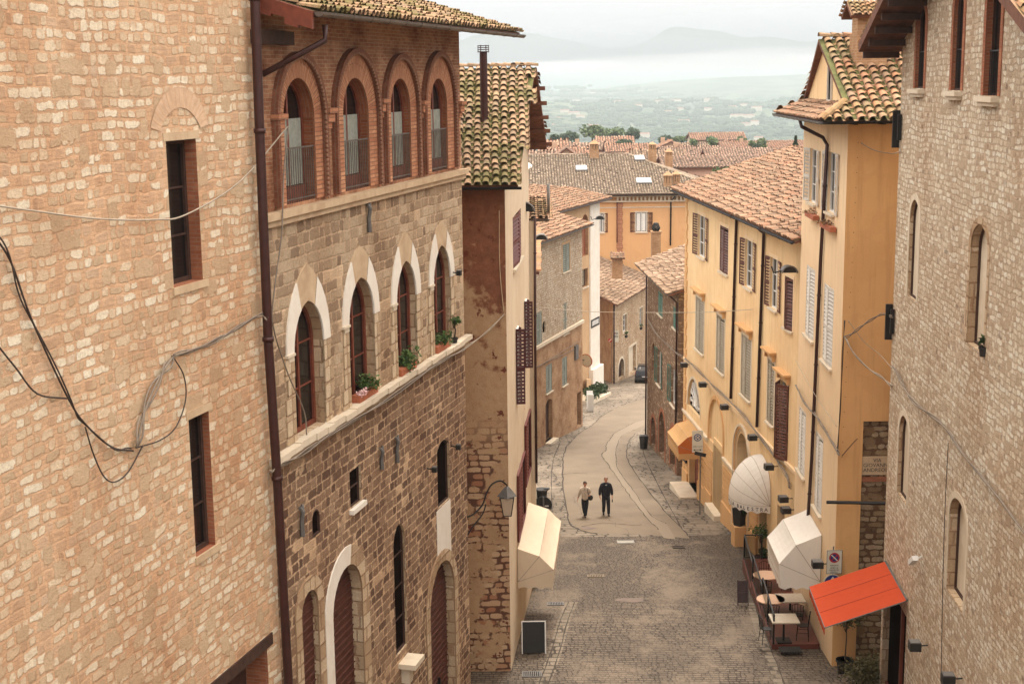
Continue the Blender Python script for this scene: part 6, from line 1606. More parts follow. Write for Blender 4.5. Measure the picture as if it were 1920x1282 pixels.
# second white hood
a,zb_,zt_=awn_px(WJ,1541,1003,1092)
pA=WJ.px(1541,1050)[0]
rt2,_=fan_awning(WJ,pA,pA+2.6,WJ.px(1541,1000)[1],WJ.px(1541,1092)[1],1.30,3,'box',MAWW,'white faceted hood above the cafe terrace tables',val=.28)
# ochre hood at the far shop
a,zb_,zt_=awn_px(WI,1308,808,838)
fan_awning(WI,a-1.1,a+1.7,WI.px(1300,790)[1],WI.px(1300,828)[1],1.15,3,'box',MAWO,'small ochre awning over the far shop door',val=.35,endmat=MAWD)
# flat red awning on the tower house
wA=WL.px(1662,1060); wB=WL.px(1695,1146)
zr0=(wA[1]+wB[1])/2+.30; aR0,aR1=min(wA[0],wB[0]),max(wA[0],wB[0]); aR0=max(aR0,WL.px(1695,1146)[0])-.45
root=empty('awning',tuple(WL.P((aR0+aR1)/2,zr0)),0,'flat bright red awning on the tower house above potted shrubs','awning')
# outer edge from the photo at the same pitch
o1=hit(1523,1102,WL.P(aR1,0,0),WL.u); o0=hit(1540,1203,WL.P(aR0,0,0),WL.u)
z1,z0=wA[1],wB[1]
pw1,pw0=WL.P(aR1,zr0,.03),WL.P(aR0,zr0,.03); zo=(o1.z+o0.z)/2+.22; dout=((o1-WL.P(aR1,o1.z)).dot(WL.n)+(o0-WL.P(aR0,o0.z)).dot(WL.n))/2
m=MB(); n=9; nn_=12
for i in range(n):
    for k in range(nn_):
        f0,f1=i/n,(i+1)/n; g0_,g1_=k/nn_,(k+1)/nn_
        sag=lambda f,g: -.05*math.sin(math.pi*g)*abs(math.sin(3*math.pi*f))
        pt=lambda f,g: WL.P(aR0+(aR1-aR0)*f, zr0+(zo-zr0)*g+sag(f,g), .03+(dout-.03)*g)
        m.quad(pt(f0,g0_),pt(f1,g0_),pt(f1,g1_),pt(f0,g1_),[(f0*3,g0_*2),(f1*3,g0_*2),(f1*3,g1_*2),(f0*3,g1_*2)])
m.build('canopy',MAWR,root)
m=MB()
for f in (.333,.667):
    m.tube([pt(f,k/10)+Vector((0,0,.004)) for k in range(11)],.008,4)
m.build('seams',m_plain('seam_red',(.35,.04,.02),.8),root)
m=MB()
N=34
for k in range(N):
    f0,f1=k/N,(k+1)/N; h=lambda f:.20+.05*abs(math.sin(f*math.pi*9))
    A,B=WL.P(aR0+(aR1-aR0)*f0,zo,dout),WL.P(aR0+(aR1-aR0)*f1,zo,dout)
    m.quad(A-Vector((0,0,h(f0))),B-Vector((0,0,h(f1))),B,A)
m.build('valance',MAWR,root)
m=MB()
for f in (0,.333,.667,1): m.tube([WL.P(aR0+(aR1-aR0)*f,zr0-.02,.03),WL.P(aR0+(aR1-aR0)*f,zo-.02,dout)],.015,5)
m.tube([WL.P(aR0,zo-.02,dout),WL.P(aR1,zo-.02,dout)],.02,5); m.tube([WL.P(aR0,zr0,.03),WL.P(aR1,zr0,.03)],.03,6)
m.build('frame',MLEAD,root)
# ================================================================== WALL LAMPS
def spot(W,px_,py_,label,proj=.34,sz=.16,tall=.19):
    a,z=W.px(px_,py_,proj*.8); c=W.P(a,z,proj)
    r=empty('wall_lamp',tuple(W.P(a,z,0)),0,label,'wall lamp','black box lamps on the walls')
    m=MB(); W.box(m,a-sz,a+sz,z-tall/2,z+tall/2,proj-sz,proj+sz); m.build('lamp_box',MBLK,r)
    m=MB(); W.box(m,a-sz*.9,a+sz*.9,z+tall/2,z+tall/2+.02,proj-sz*.9,proj+sz*.9); m.build('lid',MLEAD,r)
    m=MB(); m.tube([W.P(a,z,proj-sz*.5),W.P(a,z+.02,.0)],.018,5); m.build('arm',MIRON,r)
for (W,x,y,l) in ((WI,1285,684,'furthest of the black box lamps along the yellow house cable band'),(WI,1320,721,'black box lamp right of the fanlight window'),(WI,1361,763,'black box lamp above the grey roller shutter'),(WI,1414,820,'black box lamp right of the stone portal'),(WI,1445,875,'black box lamp on a curved arm above the round white hood'),(WI,1472,935,'upper of two black box lamps between the white hoods'),(WI,1477,956,'lower of two black box lamps between the white hoods'),(WJ,1537,1057,'black box lamp beside the no stopping sign')): spot(W,x,y,l)
for (x,y,l) in ((1720,1210,'upper dark lamp on the tower house near the bottom edge'),(1783,1272,'lower dark lamp at the bottom edge of the tower house')): spot(WL,x,y,l,.3,.13,.2)
for (x,y,l) in ((858,512,'small black lamp right of the rightmost pointed window'),(857,838,'small black lamp right of the upper niche window'),(812,880,'small black lamp left of the upper niche window')): spot(WB,x,y,l,.2,.06,.12)
# ---- wrought iron lantern by the red wall
def lantern():
    Y=38.6; c=at(951,944,Y); root=empty('street_lantern',(c.x,Y,c.z),0,'wrought iron street lantern on a curved bracket before the red wall','street lantern')
    w=.19; zb,zt=at(951,965,Y).z,at(951,930,Y).z; zc=at(951,912,Y).z
    m=MB(); b=.11
    P0=[(c.x-b,Y-b,zb),(c.x+b,Y-b,zb),(c.x+b,Y+b,zb),(c.x-b,Y+b,zb)]; P1=[(c.x-w,Y-w,zt),(c.x+w,Y-w,zt),(c.x+w,Y+w,zt),(c.x-w,Y+w,zt)]
    for k in range(4):
        m.tube([P0[k],P1[k]],.014,4); m.tube([P0[k],P0[(k+1)%4]],.014,4); m.tube([P1[k],P1[(k+1)%4]],.018,4)
    m.build('frame',MIRON,root)
    m=MB()
    for k in range(4): m.quad(P0[k],P0[(k+1)%4],P1[(k+1)%4],P1[k])
    m.build('glass',m_plain('lantern_glass',(.50,.38,.27),.3,0,.1),root)
    m=MB(); m.tube([(c.x,Y,zt),(c.x,Y,zt+.24),(c.x,Y,zc)],[w*1.5,.09,.05],4); m.tube([(c.x,Y,zc-.1),(c.x,Y,zc-.04)],.08,8); m.build('roof_cap',MLEAD,root)
    br=[WB.P(LB-.05,at(873,968,37.3).z,.0), at(890,962,37.5), at(905,945,37.9), at(912,925,38.1), at(922,908,38.3), at(938,901,38.5), (c.x,Y,zc+.05)]
    m=MB(); m.tube(catmull(br,5),.025,6); br=[WB.P(LB-.05,at(873,1002,37.3).z,.0), at(888,985,37.5), at(905,963,37.8), at(911,945,38.0)]; m.tube(catmull(br,5),.02,6); m.tube([(c.x,Y,zc+.06),(c.x,Y,zc-.02)],.02,6); m.build('bracket',MIRON,root)
lantern()
# small hooded tile-and-iron lamps on the cream wall (arched hoods)
def hooded(x,y,Y,label,r=.22,W=None):
    c=at(x,y,Y); root=empty('hooded_lamp',tuple(c),0,label,'hooded lamp','arched iron hoods over the street')
    m=MB(); n=8
    for k in range(n):
        t0,t1=math.pi*k/n,math.pi*(k+1)/n
        for d0,d1,rr_ in ((0,.45,r),):
            m.quad((c.x-rr_*math.cos(t0),Y,c.z+rr_*math.sin(t0)*.9),(c.x-rr_*math.cos(t1),Y,c.z+rr_*math.sin(t1)*.9),(c.x-rr_*math.cos(t1),Y+d1,c.z+rr_*math.sin(t1)*.9),(c.x-rr_*math.cos(t0),Y+d1,c.z+rr_*math.sin(t0)*.9))
        m.tube([(c.x-r*math.cos(t0),Y,c.z+r*math.sin(t0)*.9),(c.x-r*math.cos(t1),Y,c.z+r*math.sin(t1)*.9)],.03,4)
    m.build('hood',MLEAD,root); m=MB(); m.face([(c.x-r*.9*math.cos(math.pi*k/n),Y+.06,c.z+r*.8*math.sin(math.pi*k/n)) for k in range(n+1)]); m.build('lens',MBLK,root)
    m=MB(); m.tube([(c.x-r,Y+.2,c.z+.05),(c.x-r-.25,Y+.25,c.z-.02),(c.x-r-.32,Y+.3,c.z+.2)],.03,5); m.build('arm',MIRON,root)
hooded(983,397,47.5,'upper arched iron lamp hood over the red louvred shutter',.34)
hooded(1015,450,56.0,'lower arched iron lamp hood beside the dark brown pipe',.24)
hooded(1481,512,48.2,'arched iron lamp hood above the brown shutters near the cream house',.26)
hooded(1125,412,98,'small lamp hood on the white pier by the ochre palazzo',.3)
# ================================================================== SIGNS
def sign_post(px_,py0,py1,label,parts):
    g_=G(px_,py1); root=empty('road_sign',tuple(g_),0,label,'road sign'); zt=at(px_,py0,g_.y).z
    m=MB(); m.cyl((g_.x,g_.y),.03,g_.z-.1,zt+.05,8); m.build('post',MLEAD,root); return root,g_,zt
def disc(m,c,r,y,n=20): m.face([(c[0]+r*math.cos(2*math.pi*k/n),y,c[1]+r*math.sin(2*math.pi*k/n)) for k in range(n)][::-1])
MREDP=m_plain('sign_red',(.40,.02,.025),.45,0,.1); MBLUP=m_plain('sign_blue',(.015,.03,.16),.45,0,.1); MSGN=m_plain('sign_white',(.62,.58,.48),.5,0,.1)
# parking sign on its pole
root,g_,zt=sign_post(1312,810,965,'no stopping sign with a double arrow on a tall pole before the ochre awning',[])
Y=g_.y-.06; c=at(1308,827,Y); w_,h_=.24,.33
m=MB(); m.box(c.x-w_,c.x+w_,Y,Y+.02,at(1308,848,Y).z,at(1308,807,Y).z); pl_=m.build('panel',MSGN,root)
cc=at(1308,820,Y); m=MB(); disc(m,(cc.x,cc.z),.17,Y-.004); m.build('disc',MBLUP,pl_); m=MB(); disc(m,(cc.x,cc.z),.13,Y-.008); m.build('disc',MSGN,pl_); m=MB(); disc(m,(cc.x,cc.z),.10,Y-.012); m.build('disc',MBLUP,pl_)
for s_ in (1,-1):
    m=MB(); T=Matrix.Translation((cc.x,Y-.014,cc.z))@Matrix.Rotation(s_*math.pi/4,4,'Y'); m.box(-.13,.13,-.003,0,-.018,.018,T=T); m.build('cross_bar',MSGN,pl_)
text('AMBO I LATI',.075,MINK,(c.x,Y-.006,at(1308,837,Y).z),(1,0,0),(0,0,1),pl_,ext=.001)
m=MB(); z=at(1308,843,Y).z; m.box(c.x-.12,c.x+.12,Y-.008,Y-.004,z-.01,z+.01)
for s_ in (-1,1): m.face([(c.x+s_*.19,Y-.006,z),(c.x+s_*.11,Y-.006,z+.04),(c.x+s_*.11,Y-.006,z-.04)])
m.build('arrow',MINK,pl_)
m=MB(); c2_=at(1313,851,Y); T=Matrix.Translation(c2_)@Matrix.Rotation(R(14),4,'Y'); m.box(-.26,.26,-.02,.0,-.08,.08,T=T); m.build('arrow_plate',MINK,root)
# no stopping sign and blue arrow at the cream corner
rS=empty('road_sign',tuple(WJe.P(-.05,gz(39),.1)),0,'no stopping sign panel with small black text on the cream corner','road sign')
Y=39.35; x0,x1=at(1550,1052,Y).x,at(1579,1052,Y).x; z0,z1=at(1564,1075,Y).z,at(1564,1031,Y).z
m=MB(); m.box(x0,x1,Y,Y+.02,z0,z1); pl_=m.build('panel',MSGN,rS); m=MB()
for a_ in ((x0,x0+.012,z0,z1),(x1-.012,x1,z0,z1),(x0,x1,z0,z0+.012),(x0,x1,z1-.012,z1)): m.box(a_[0],a_[1],Y-.006,Y-.002,a_[2],a_[3])
m.build('border',MINK,pl_)
cc=at(1564.5,1045,Y); r_=.155
for rr_,mt in ((r_,MREDP),(r_*.72,MBLUP)):
    m=MB(); disc(m,(cc.x,cc.z),rr_,Y-(.004 if mt is MREDP else .008)); m.build('disc',mt,pl_)
for s_ in (1,-1):
    m=MB(); T=Matrix.Translation((cc.x,Y-.010-.002*s_,cc.z))@Matrix.Rotation(s_*math.pi/4,4,'Y'); m.box(-r_*.8,r_*.8,-.002,0,-.016,.016,T=T); m.build('cross_bar',MREDP if s_<0 else MSGN,pl_)
for k,(t_,yy) in enumerate((('FERMATA',1059.5),('AMBO LE',1064),('DIREZIONI',1068),('CENTRO',1072))): text(t_,.058,MINK,(cc.x,Y-.006,at(1564,yy,Y).z),(1,0,0),(0,0,1),pl_,ext=.001)
m=MB(); m.cyl((cc.x-.02,Y+.05),.02,z0-.6,z1+.1,6); m.build('bracket',MLEAD,rS)
rS2=empty('road_sign',tuple(WJe.P(-.05,gz(39),.1)),0,'round blue sign with white arrow half hidden by the red awning','road sign')
cb=at(1561,1092,Y); m=MB(); m.tube([(cb.x,Y,cb.z),(cb.x,Y+.02,cb.z)],.25,24); pb=m.build('disc',MBLUP,rS2); m=MB(); m.tube([(cb.x,Y-.004,cb.z),(cb.x,Y,cb.z)],.262,24); m.build('rim',MSGN,pb); m=MB(); m.tube([(cb.x,Y-.008,cb.z),(cb.x,Y-.004,cb.z)],.24,24); m.build('face',MBLUP,pb)
m=MB(); m.face([(cb.x-.13,Y-.012,cb.z-.0),(cb.x+.13,Y-.012,cb.z-.0),(cb.x,Y-.012,cb.z+.2)]); m.box(cb.x-.05,cb.x+.05,Y-.012,Y-.010,cb.z-.18,cb.z); m.build('arrow',MSGN,pb)
# carved street name stone
x0=WK.px(1611,880)[0]; x1=WK.px(1665,880)[0]+.35; z0,z1=WK.px(1640,889)[1],WK.px(1640,855)[1]
st=MB(); WK.box(st,x0,x1,z0,z1,-.02,.05); so_=st.build('street_name_stone',MTS,None,loc=tuple(WK.P(x0,z0))); tag(so_,'carved stone street name plate set in the rubble wall at the alley','street sign')
for t_,yy,x in (('VIA',863,1645),('GIOVANNI',872,1643),('ANDREOLI',881,1643)):
    q=WK.px(x,yy,.056); o_=text(t_,.155,MINK,WK.P(q[0],q[1],.053),(1,0,0),(0,0,1),so_,ext=.002)
# round mirror by the white pier, two-panel parking sign before the cottage
a,z=WE.px(1107,676,1.2); p=WE.P(a,z,.9); root=empty('traffic_mirror',tuple(WE.P(a,z-1,.4)),0,'round convex traffic mirror on the white pier','traffic mirror')
ax_=(Vector((-.55,-.8,-.1))).normalized()
m=MB(); m.tube([p,p+ax_*.06],.52,20); m.build('rim',MTERR,root); m=MB(); m.tube([p+ax_*.06,p+ax_*.065],.46,20); m.build('mirror_glass',m_plain('mirror',(.6,.62,.6),.08,.9,.1),root); m=MB(); m.tube([p,WE.P(a,z,.35)],.04,6); m.build('arm',MLEAD,root)
g_=G(1147,718); root=empty('road_sign',tuple(g_),0,'parking regulation sign on a grey pole at the stone cottage corner','road sign'); Y=g_.y-.3
m=MB(); m.cyl((g_.x,g_.y-.2),.05,g_.z-.1,at(1147,618,Y).z,8); m.build('post',MLEAD,root)
x0,x1=at(1148,632,Y).x,at(1160,632,Y).x; m=MB(); m.box(x0,x1,Y,Y+.03,at(1150,641,Y).z,at(1150,620,Y).z); pl_=m.build('panel',MSGN,root)
cc=at(1151,624.5,Y); m=MB(); disc(m,(cc.x,cc.z),.12,Y-.01); m.build('disc',MREDP,pl_); cc=at(1151,630.5,Y); m=MB(); m.box(cc.x-.1,cc.x+.1,Y-.01,Y,cc.z-.1,cc.z+.1); m.build('symbol',MBLUP,pl_)
m=MB()
for k,yy in enumerate((623.5,626,629.5,632)): q=at(1156,yy,Y); m.box(q.x-.13,q.x+.13,Y-.008,Y-.002,q.z-.025,q.z+.02)
m.build('print_lines',MINK,pl_)
cc=at(1144,638,Y); m=MB(); disc(m,(cc.x,cc.z),.16,Y-.01); m.build('disc',MREDP,root); m=MB(); T=Matrix.Translation((cc.x,Y-.012,cc.z))@Matrix.Rotation(-math.pi/4,4,'Y'); m.box(-.14,.14,-.004,0,-.035,.035,T=T); m.build('bar',MSGN,root)
# round sign seen from behind with black litter bin on top of post (left)
Y=63.0; g_=Vector((at(1019,944,Y).x,Y,gz(Y))); root=empty('road_sign',tuple(g_),0,'round road sign seen from behind on a grey post past the beige awning','road sign')
cc=at(1018,947,Y); m=MB(); m.tube([(cc.x,Y,cc.z),(cc.x,Y+.03,cc.z)],.42,24); m.build('disc',MBLK,root); m=MB(); m.cyl((g_.x,Y-.06),.035,g_.z,at(1018,930,Y).z,8); m.build('post',MLEAD,root); m=MB(); m.box(cc.x+.08,cc.x+.26,Y-.012,Y-.004,cc.z-.06,cc.z+.0); m.build('sticker',MWHT,root)
Y=65.5; c=at(1016,922,Y); root=empty('litter_bin',(c.x,Y,c.z-.45),0,'black litter bin with an open lid above the round sign','litter bin')
m=MB(); m.tube([(c.x,Y,c.z-.75),(c.x,Y,c.z+.1)],[.20,.26],12); m.build('bin',MBLK,root); m=MB(); m.tube([(c.x,Y,c.z+.1),(c.x,Y,c.z+.16)],[.33,.30],12); m.box(c.x+.1,c.x+.38,Y-.12,Y+.1,c.z+.16,c.z+.2); m.build('lid',MPOT,root); m=MB(); m.cyl((c.x,Y),.04,gz(Y)-.05,c.z-.7,6); m.build('post',MLEAD,root)
# black rod between the houses
pa=at(1550,941,38.9); pb_=at(1664,943,38.2); m=MB(); m.tube([pa,pb_],.05,6); o_=m.build('iron_rod',MIRON,None,loc=tuple(pa)); tag(o_,'black horizontal iron rod below the carved street name stone','iron rod')
# black menu board (left) and white A-frame (far)
g_=G(998,1226); Y=g_.y; x0,x1=at(978,1195,Y).x,at(1024,1195,Y).x; zb_,zt_=gz(Y),at(1000,1166,Y).z
root=empty('menu_board',((x0+x1)/2,Y,zb_),0,'black menu board with a white frame standing at the cream wall','menu board')
T=Matrix.Translation(((x0+x1)/2,Y,zb_))@Matrix.Rotation(R(-8),4,'X'); w_=(x1-x0)/2; h_=zt_-zb_
m=MB(); m.box(-w_+.03,w_-.04,-.012,.0,.05,h_-.03,T=T); m.build('board',MBLK,root)
m=MB(); m.box(-w_,w_,-.015,.02,h_-.03,h_,T=T); m.box(w_-.04,w_,-.015,.02,.02,h_-.03,T=T); m.box(-w_,-w_+.03,-.015,.02,.02,h_-.03,T=T); m.build('frame',MWHT,root)
m=MB(); m.box(-w_+.1,w_-.1,0,.03,0,h_*.8,T=Matrix.Translation(((x0+x1)/2,Y+.32,zb_))@Matrix.Rotation(R(10),4,'X')); m.build('rear_leg',MBLK,root)
g_=G(1104,770); Y=g_.y; root=empty('sandwich_board',tuple(g_),0,'white sandwich board standing by the small hedge','sandwich board')
for s_,nm in ((-1,'front_panel'),(1,'rear_panel')):
    m=MB(); T=Matrix.Translation((g_.x+.1,Y+s_*.28,g_.z))@Matrix.Rotation(R(-14*-s_*-1),4,'X')@Matrix.Rotation(R(0),4,'Z'); m.box(-.22,.22,-.02,.02,0.06,1.35,T=T); m.build(nm,MWHT,root)
m=MB()
for x in (-.2,.2): m.box(g_.x+.1+x-.02,g_.x+.1+x+.02,Y-.3,Y+.3,g_.z,g_.z+.06)
m.build('feet',MIRON,root)
# ================================================================== CAFE TERRACE
Tf=[G(1388,1064),G(1552,1066),G(1530,1218),G(1448,1218)]
n_=G(1447,1217); f_=G(1392,1070)
YN,YF=n_.y,f_.y; zdk=gz(YN)+.16+.35
MDECK=m_plain('deck_red_brown',(.13,.035,.022),.45,0,.4,3)
def dx(y): return n_.x+(f_.x-n_.x)*(y-YN)/(YF-YN)
zt1=gz((YN+YF)/2)+.12
zN,zF_=gz(YN)+.14,gz(YF)+.14
MP=Vector((dx(YN),YN,0))
root=empty('terrace_deck',(n_.x+1,YN,gz(YN)),0,'dark red cafe terrace platform with glass railings by the pale corner house','terrace')
def xw_(y): # house wall line
    if y<j1[1]: t_=(y-j0[1])/(j1[1]-j0[1]); return j0[0]+(j1[0]-j0[0])*t_-.05
    t_=(y-i0[1])/(i1[1]-i0[1]); return i0[0]+(i1[0]-i0[0])*t_-.05
xr_=at(1536,1218,YN).x
m=MB(); ym=(YN+YF)/2
def step_(ya,yb,m):
    z=gz(ya)+.16; zb=gz(yb)-.1
    m.hexa([(dx(ya),ya,zb),(xw_(ya)if ya>j0[1] else xr_,ya,zb),(xw_(yb),yb,zb),(dx(yb),yb,zb),(dx(ya),ya,z),(xw_(ya) if ya>j0[1] else xr_,ya,z),(xw_(yb),yb,z),(dx(yb),yb,z)])
    return z
# two level platform
y1_=G(1426,1160).y
zA=step_(YN,y1_,m); m.build('lower_platform',MDECK,root)
ym1=y1_+(YF-y1_)*.5
m=MB(); zB_=step_(y1_+.01,ym1,m); m.build('middle_platform',MDECK,root); m=MB(); zC_=step_(ym1+.01,YF,m); m.build('upper_platform',MDECK,root)
MRGL=NT('railing_glass'); _t=MRGL; _g=_t.n('BsdfGlossy',Roughness=.1); _tr=_t.n('BsdfTransparent',Color=(.55,.58,.55)); _m=_t.n('MixShader',i0=.12); _t.t.links.new(_tr.outputs[0],_m.inputs[1]); _t.t.links.new(_g.outputs[0],_m.inputs[2]); _t.t.links.new(_m.outputs[0],_t.out.inputs[0]); MRGL=MRGL.mat
def rail(pts,z0,h=.95):
    m=MB()
    for p in pts: m.box(p[0]-.025,p[0]+.025,p[1]-.025,p[1]+.025,z0,z0+h)
    for a,b in zip(pts[:-1],pts[1:]): m.tube([(a[0],a[1],z0+h),(b[0],b[1],z0+h)],.028,5); m.tube([(a[0],a[1],z0+.08),(b[0],b[1],z0+.08)],.02,4)
    o=m.build('railing',MIRON,root)
    for a,b in zip(pts[:-1],pts[1:]):
        g=MB(); g.quad((a[0],a[1],z0+.1),(b[0],b[1],z0+.1),(b[0],b[1],z0+h-.04),(a[0],a[1],z0+h-.04)); g.build('glass_panel',MRGL,o)
rail([(dx(y)+.05,y) for y in (YN+.03,(YN+y1_)/2,y1_-.05)],zA); rail([(dx(y)+.05,y) for y in (y1_+.1,ym1-.05)],zB_); rail([(dx(y)+.05,y) for y in (ym1+.05,YF-.05)],zC_)
rail([(dx(YF)+.05,YF-.05),(dx(YF)+.7,YF-.05)],zC_)
MTOP=m_plain('table_top_peach',(.62,.40,.27),.5,0,.12); MTOPW=m_plain('table_top_stone',(.55,.48,.38),.4,0,.2,5)
def table(px_,py_,kind,label,zdeck,s_=.42,shape=None):
    d=ray(px_,py_); zt=zdeck+.75; t=(zt-CAMZ)/d.z; p=EYE+d*t
    r=empty('cafe_table',(p.x,p.y,zdeck),0,label,'table','cafe tables on the terrace'); m=MB()
    if kind=='round': m.cyl((p.x,p.y),s_,zt-.03,zt,24)
    else: m.box(p.x-s_,p.x+s_,p.y-s_*.9,p.y+s_*.9,zt-.04,zt)
    m.build('table_top',MTOP if kind=='round' else MTOPW,r)
    m=MB(); m.cyl((p.x,p.y),.035,zdeck+.04,zt-.03,8); m.build('pedestal',MIRON,r); m=MB()
    m.box(p.x-.22,p.x+.22,p.y-.22,p.y+.22,zdeck+.001,zdeck+.04); m.build('base',MIRON,r); return p
t1=table(1437,1077,'round','round peach cafe table further up the terrace',zC_,.46)
t2=table(1445,1122,'round','round peach cafe table with a black star mark beside the stone topped table',zB_,.46)
t3=table(1482,1120,'sq','rectangular stone topped cafe table partly under the white hood',zB_,.44)
t4=table(1470,1158,'sq','nearest rectangular stone topped cafe table at the front of the terrace',zA,.42)
def make_chair(p,rz,zdeck,label):
    r=empty('bistro_chair',(p[0],p[1],zdeck),rz,label,'chair','black metal cafe chairs'); 
    T=Matrix.Translation((p[0],p[1],zdeck))@Matrix.Rotation(rz,4,'Z')
    def tb(mm,pts,rad): mm.tube([T@Vector(q) for q in pts],rad,5)
    m=MB(); tb(m,[(0,0,.44),(0,0,.46)],.19); m.build('seat',MIRON,r)
    for (x,y) in ((-.15,-.15),(.15,-.15),(-.15,.15),(.15,.15)): m=MB(); tb(m,[(x,y,.45),(x*1.25,y*1.25,0)],.012); m.build('leg',MIRON,r)
    m=MB(); tb(m,[(-.17,.16,.45),(-.18,.21,.85),(0,.23,.92),(.18,.21,.85),(.17,.16,.45)],.013)
    for x in (-.09,0,.09): tb(m,[(x,.17,.47),(x,.225,.9)],.008)
    tb(m,[(-.17,.19,.65),(.17,.19,.65)],.008); m.build('backrest',MIRON,r)
    m=MB(); tb(m,[(-.16,-.16,.25),(.16,-.16,.25),(.16,.16,.25),(-.16,.16,.25),(-.16,-.16,.25)],.007); m.build('stretcher',MIRON,r); return r
for (p,dx_,dy_,rz,zd,l) in ((t1,-.15,-.75,3.0,zC_,'black metal chair on the camera side of the far round table'),(t1,.1,.75,.1,zC_,'black metal chair behind the far round table'),(t1,.62,-.3,4.6,zC_,'black metal chair tucked right of the far round table'),(t2,-.1,-.72,3.3,zB_,'black metal chair in front of the second round table'),(t3,.1,-.75,2.9,zB_,'black metal chair in front of the stone topped table under the hood'),(t4,-.55,-.1,1.7,zA,'black metal stool chair left of the nearest rectangular table'),(t4,.62,.15,4.5,zA,'black metal chair right of the nearest rectangular table')):
    make_chair((p.x+dx_,p.y+dy_),rz,zd,l)
m=MB(); p=t4; m.box(p.x-.25,p.x+.4,p.y-.95,p.y-.5,zA+.002,zA+.03)
for k in range(8): m.box(p.x-.23+k*.08,p.x-.19+k*.08,p.y-.93,p.y-.52,zA+.03,zA+.045)
o=m.build('floor_mat',MBLK,None,loc=(p.x,p.y-.7,zA)); tag(o,'black slatted mat on the deck before the nearest table','mat')
# framed glass wind panel leaning at the railing's street side
g_=G(1393,1135); m=MB(); T=Matrix.Translation(g_)@Matrix.Rotation(R(-12),4,'X'); m.box(-.16,.16,-.004,.004,.1,.85,T=T); m.box(-.19,-.16,-.03,.03,0,.9,T=T); m.box(.16,.19,-.03,.03,0,.9,T=T); m.box(-.19,.19,-.025,.025,.42,.45,T=T)
o=m.build('menu_stand',m_plain('smoked_panel',(.07,.045,.045),.3),None,loc=tuple(g_)); tag(o,'dark glass wind panel leaning outside the terrace railing','wind panel')
# ================================================================== PLANTS
def potted(px_,pyb,label,hp=.38,rp=.20,stem=.7,rc=.34,mat=MLD,zoff=0,g=None,nl=330,seed=1,box=False,cat='potted plant',name='potted_tree',group=None,leafs=.05):
    p=g or G(px_,pyb); z=p.z+zoff; r=empty(name,(p.x,p.y,z),0,label,cat,group)
    m=MB()
    if box: m.tube([(p.x,p.y,z),(p.x,p.y,z+hp)],[rp*.8*1.2,rp*1.25],4)
    else: m.tube([(p.x,p.y,z),(p.x,p.y,z+hp)],[rp*.75,rp],12); m.tube([(p.x,p.y,z+hp-.05),(p.x,p.y,z+hp)],rp*1.08,12)
    m.build('pot',MPOT if mat is not MLS else MTERR,r)
    m=MB(); m.tube([(p.x,p.y,z+hp-.05),(p.x+.03,p.y,z+hp+stem*.6),(p.x,p.y,z+hp+stem+rc*.6)],[.025,.02,.01],5)
    for k in range(4): t=k*1.6; m.tube([(p.x,p.y,z+hp+stem*.8),(p.x+rc*.5*math.cos(t),p.y+rc*.5*math.sin(t),z+hp+stem+rc)],.01,4)
    m.build('stem',MBARK,r)
    m=MB(); leaves(m,(p.x,p.y,z+hp+stem+rc*.75),(rc,rc,rc*.95),nl,leafs,seed,9); m.build('crown',mat,r); return r
potted(1395,1022,'slim shrub in a black pot by the round white hood',.35,.19,.95,.30,MLD,seed=3,box=True)
qa,qz=WI.px(1386,984,.3); potted(0,0,'dense dark bush in a tall black planter under the round hood',.72,.24,.0,.48,MLD,g=WI.P(qa,qz,.3),seed=4,nl=620,box=True,name='planter_bush')
m=MB(); WI.box(m,qa-.32,qa+.32,gz(WI.P(qa,0).y)-.1,qz-.004,.02,.55); m.build('step',MPO,PI)
potted(1425,1058,'leafy green shrub in a pot at the upper end of the terrace',.35,.2,.65,.42,MLF,seed=5,nl=420)
potted(1432,1064,'low dark planter of leaves at the terrace corner',.38,.3,.0,.30,MLD,seed=6,name='planter_bush',nl=300)
gq=G(1590,1300); 
potted(0,0,'open branched olive tree beneath the red awning',.4,.25,1.05,.80,MLO,g=Vector((at(1583,1270,39.0).x,39.0,gz(39))),seed=7,nl=2600,name='olive_tree',cat='tree',leafs=.045)
g_=Vector((at(1622,1275,37.3).x,37.3,gz(37.3))); r=empty('shrub',tuple(g_),0,'round olive green shrub at the foot of the tower house','shrub')
m=MB(); leaves(m,(g_.x,g_.y,g_.z+.55),(1.0,.8,.75),2600,.045,8,22); m.build('foliage',MLO,r); m=MB()
for k in range(6): t=k; m.tube([(g_.x,g_.y,g_.z),(g_.x+.4*math.cos(t),g_.y+.4*math.sin(t),g_.z+.8)],.015,4)
m.build('stems',MBARK,r)
# hedge bed by the white pier
ha,hb=G(1112,758),G(1140,742); r=empty('planter_hedge',tuple(ha),0,'clipped dark hedge in a raised stone bed by the white pier','hedge')
m=MB()
for k in range(9): f=k/8; p=ha.lerp(hb,f); leaves(m,(p.x-.3,p.y+.6,p.z+.62),(.62,.7,.6),170,.11,k+30,6)
m.build('foliage',MLD,r)
m=MB(); q=G(1146,740); e=(q-ha); e.z=0; e.normalize(); s_=Vector((-e.y,e.x,0)); L=(q-ha).length
m.hexa([ha-Vector((0,0,.4)),q-Vector((0,0,.4)),q+s_*1.6-Vector((0,0,.4)),ha+s_*1.6-Vector((0,0,.4)),ha+Vector((0,0,.22)),q+Vector((0,0,.22)),q+s_*1.6+Vector((0,0,.22)),ha+s_*1.6+Vector((0,0,.22))]); m.build('stone_bed',MLI,r)
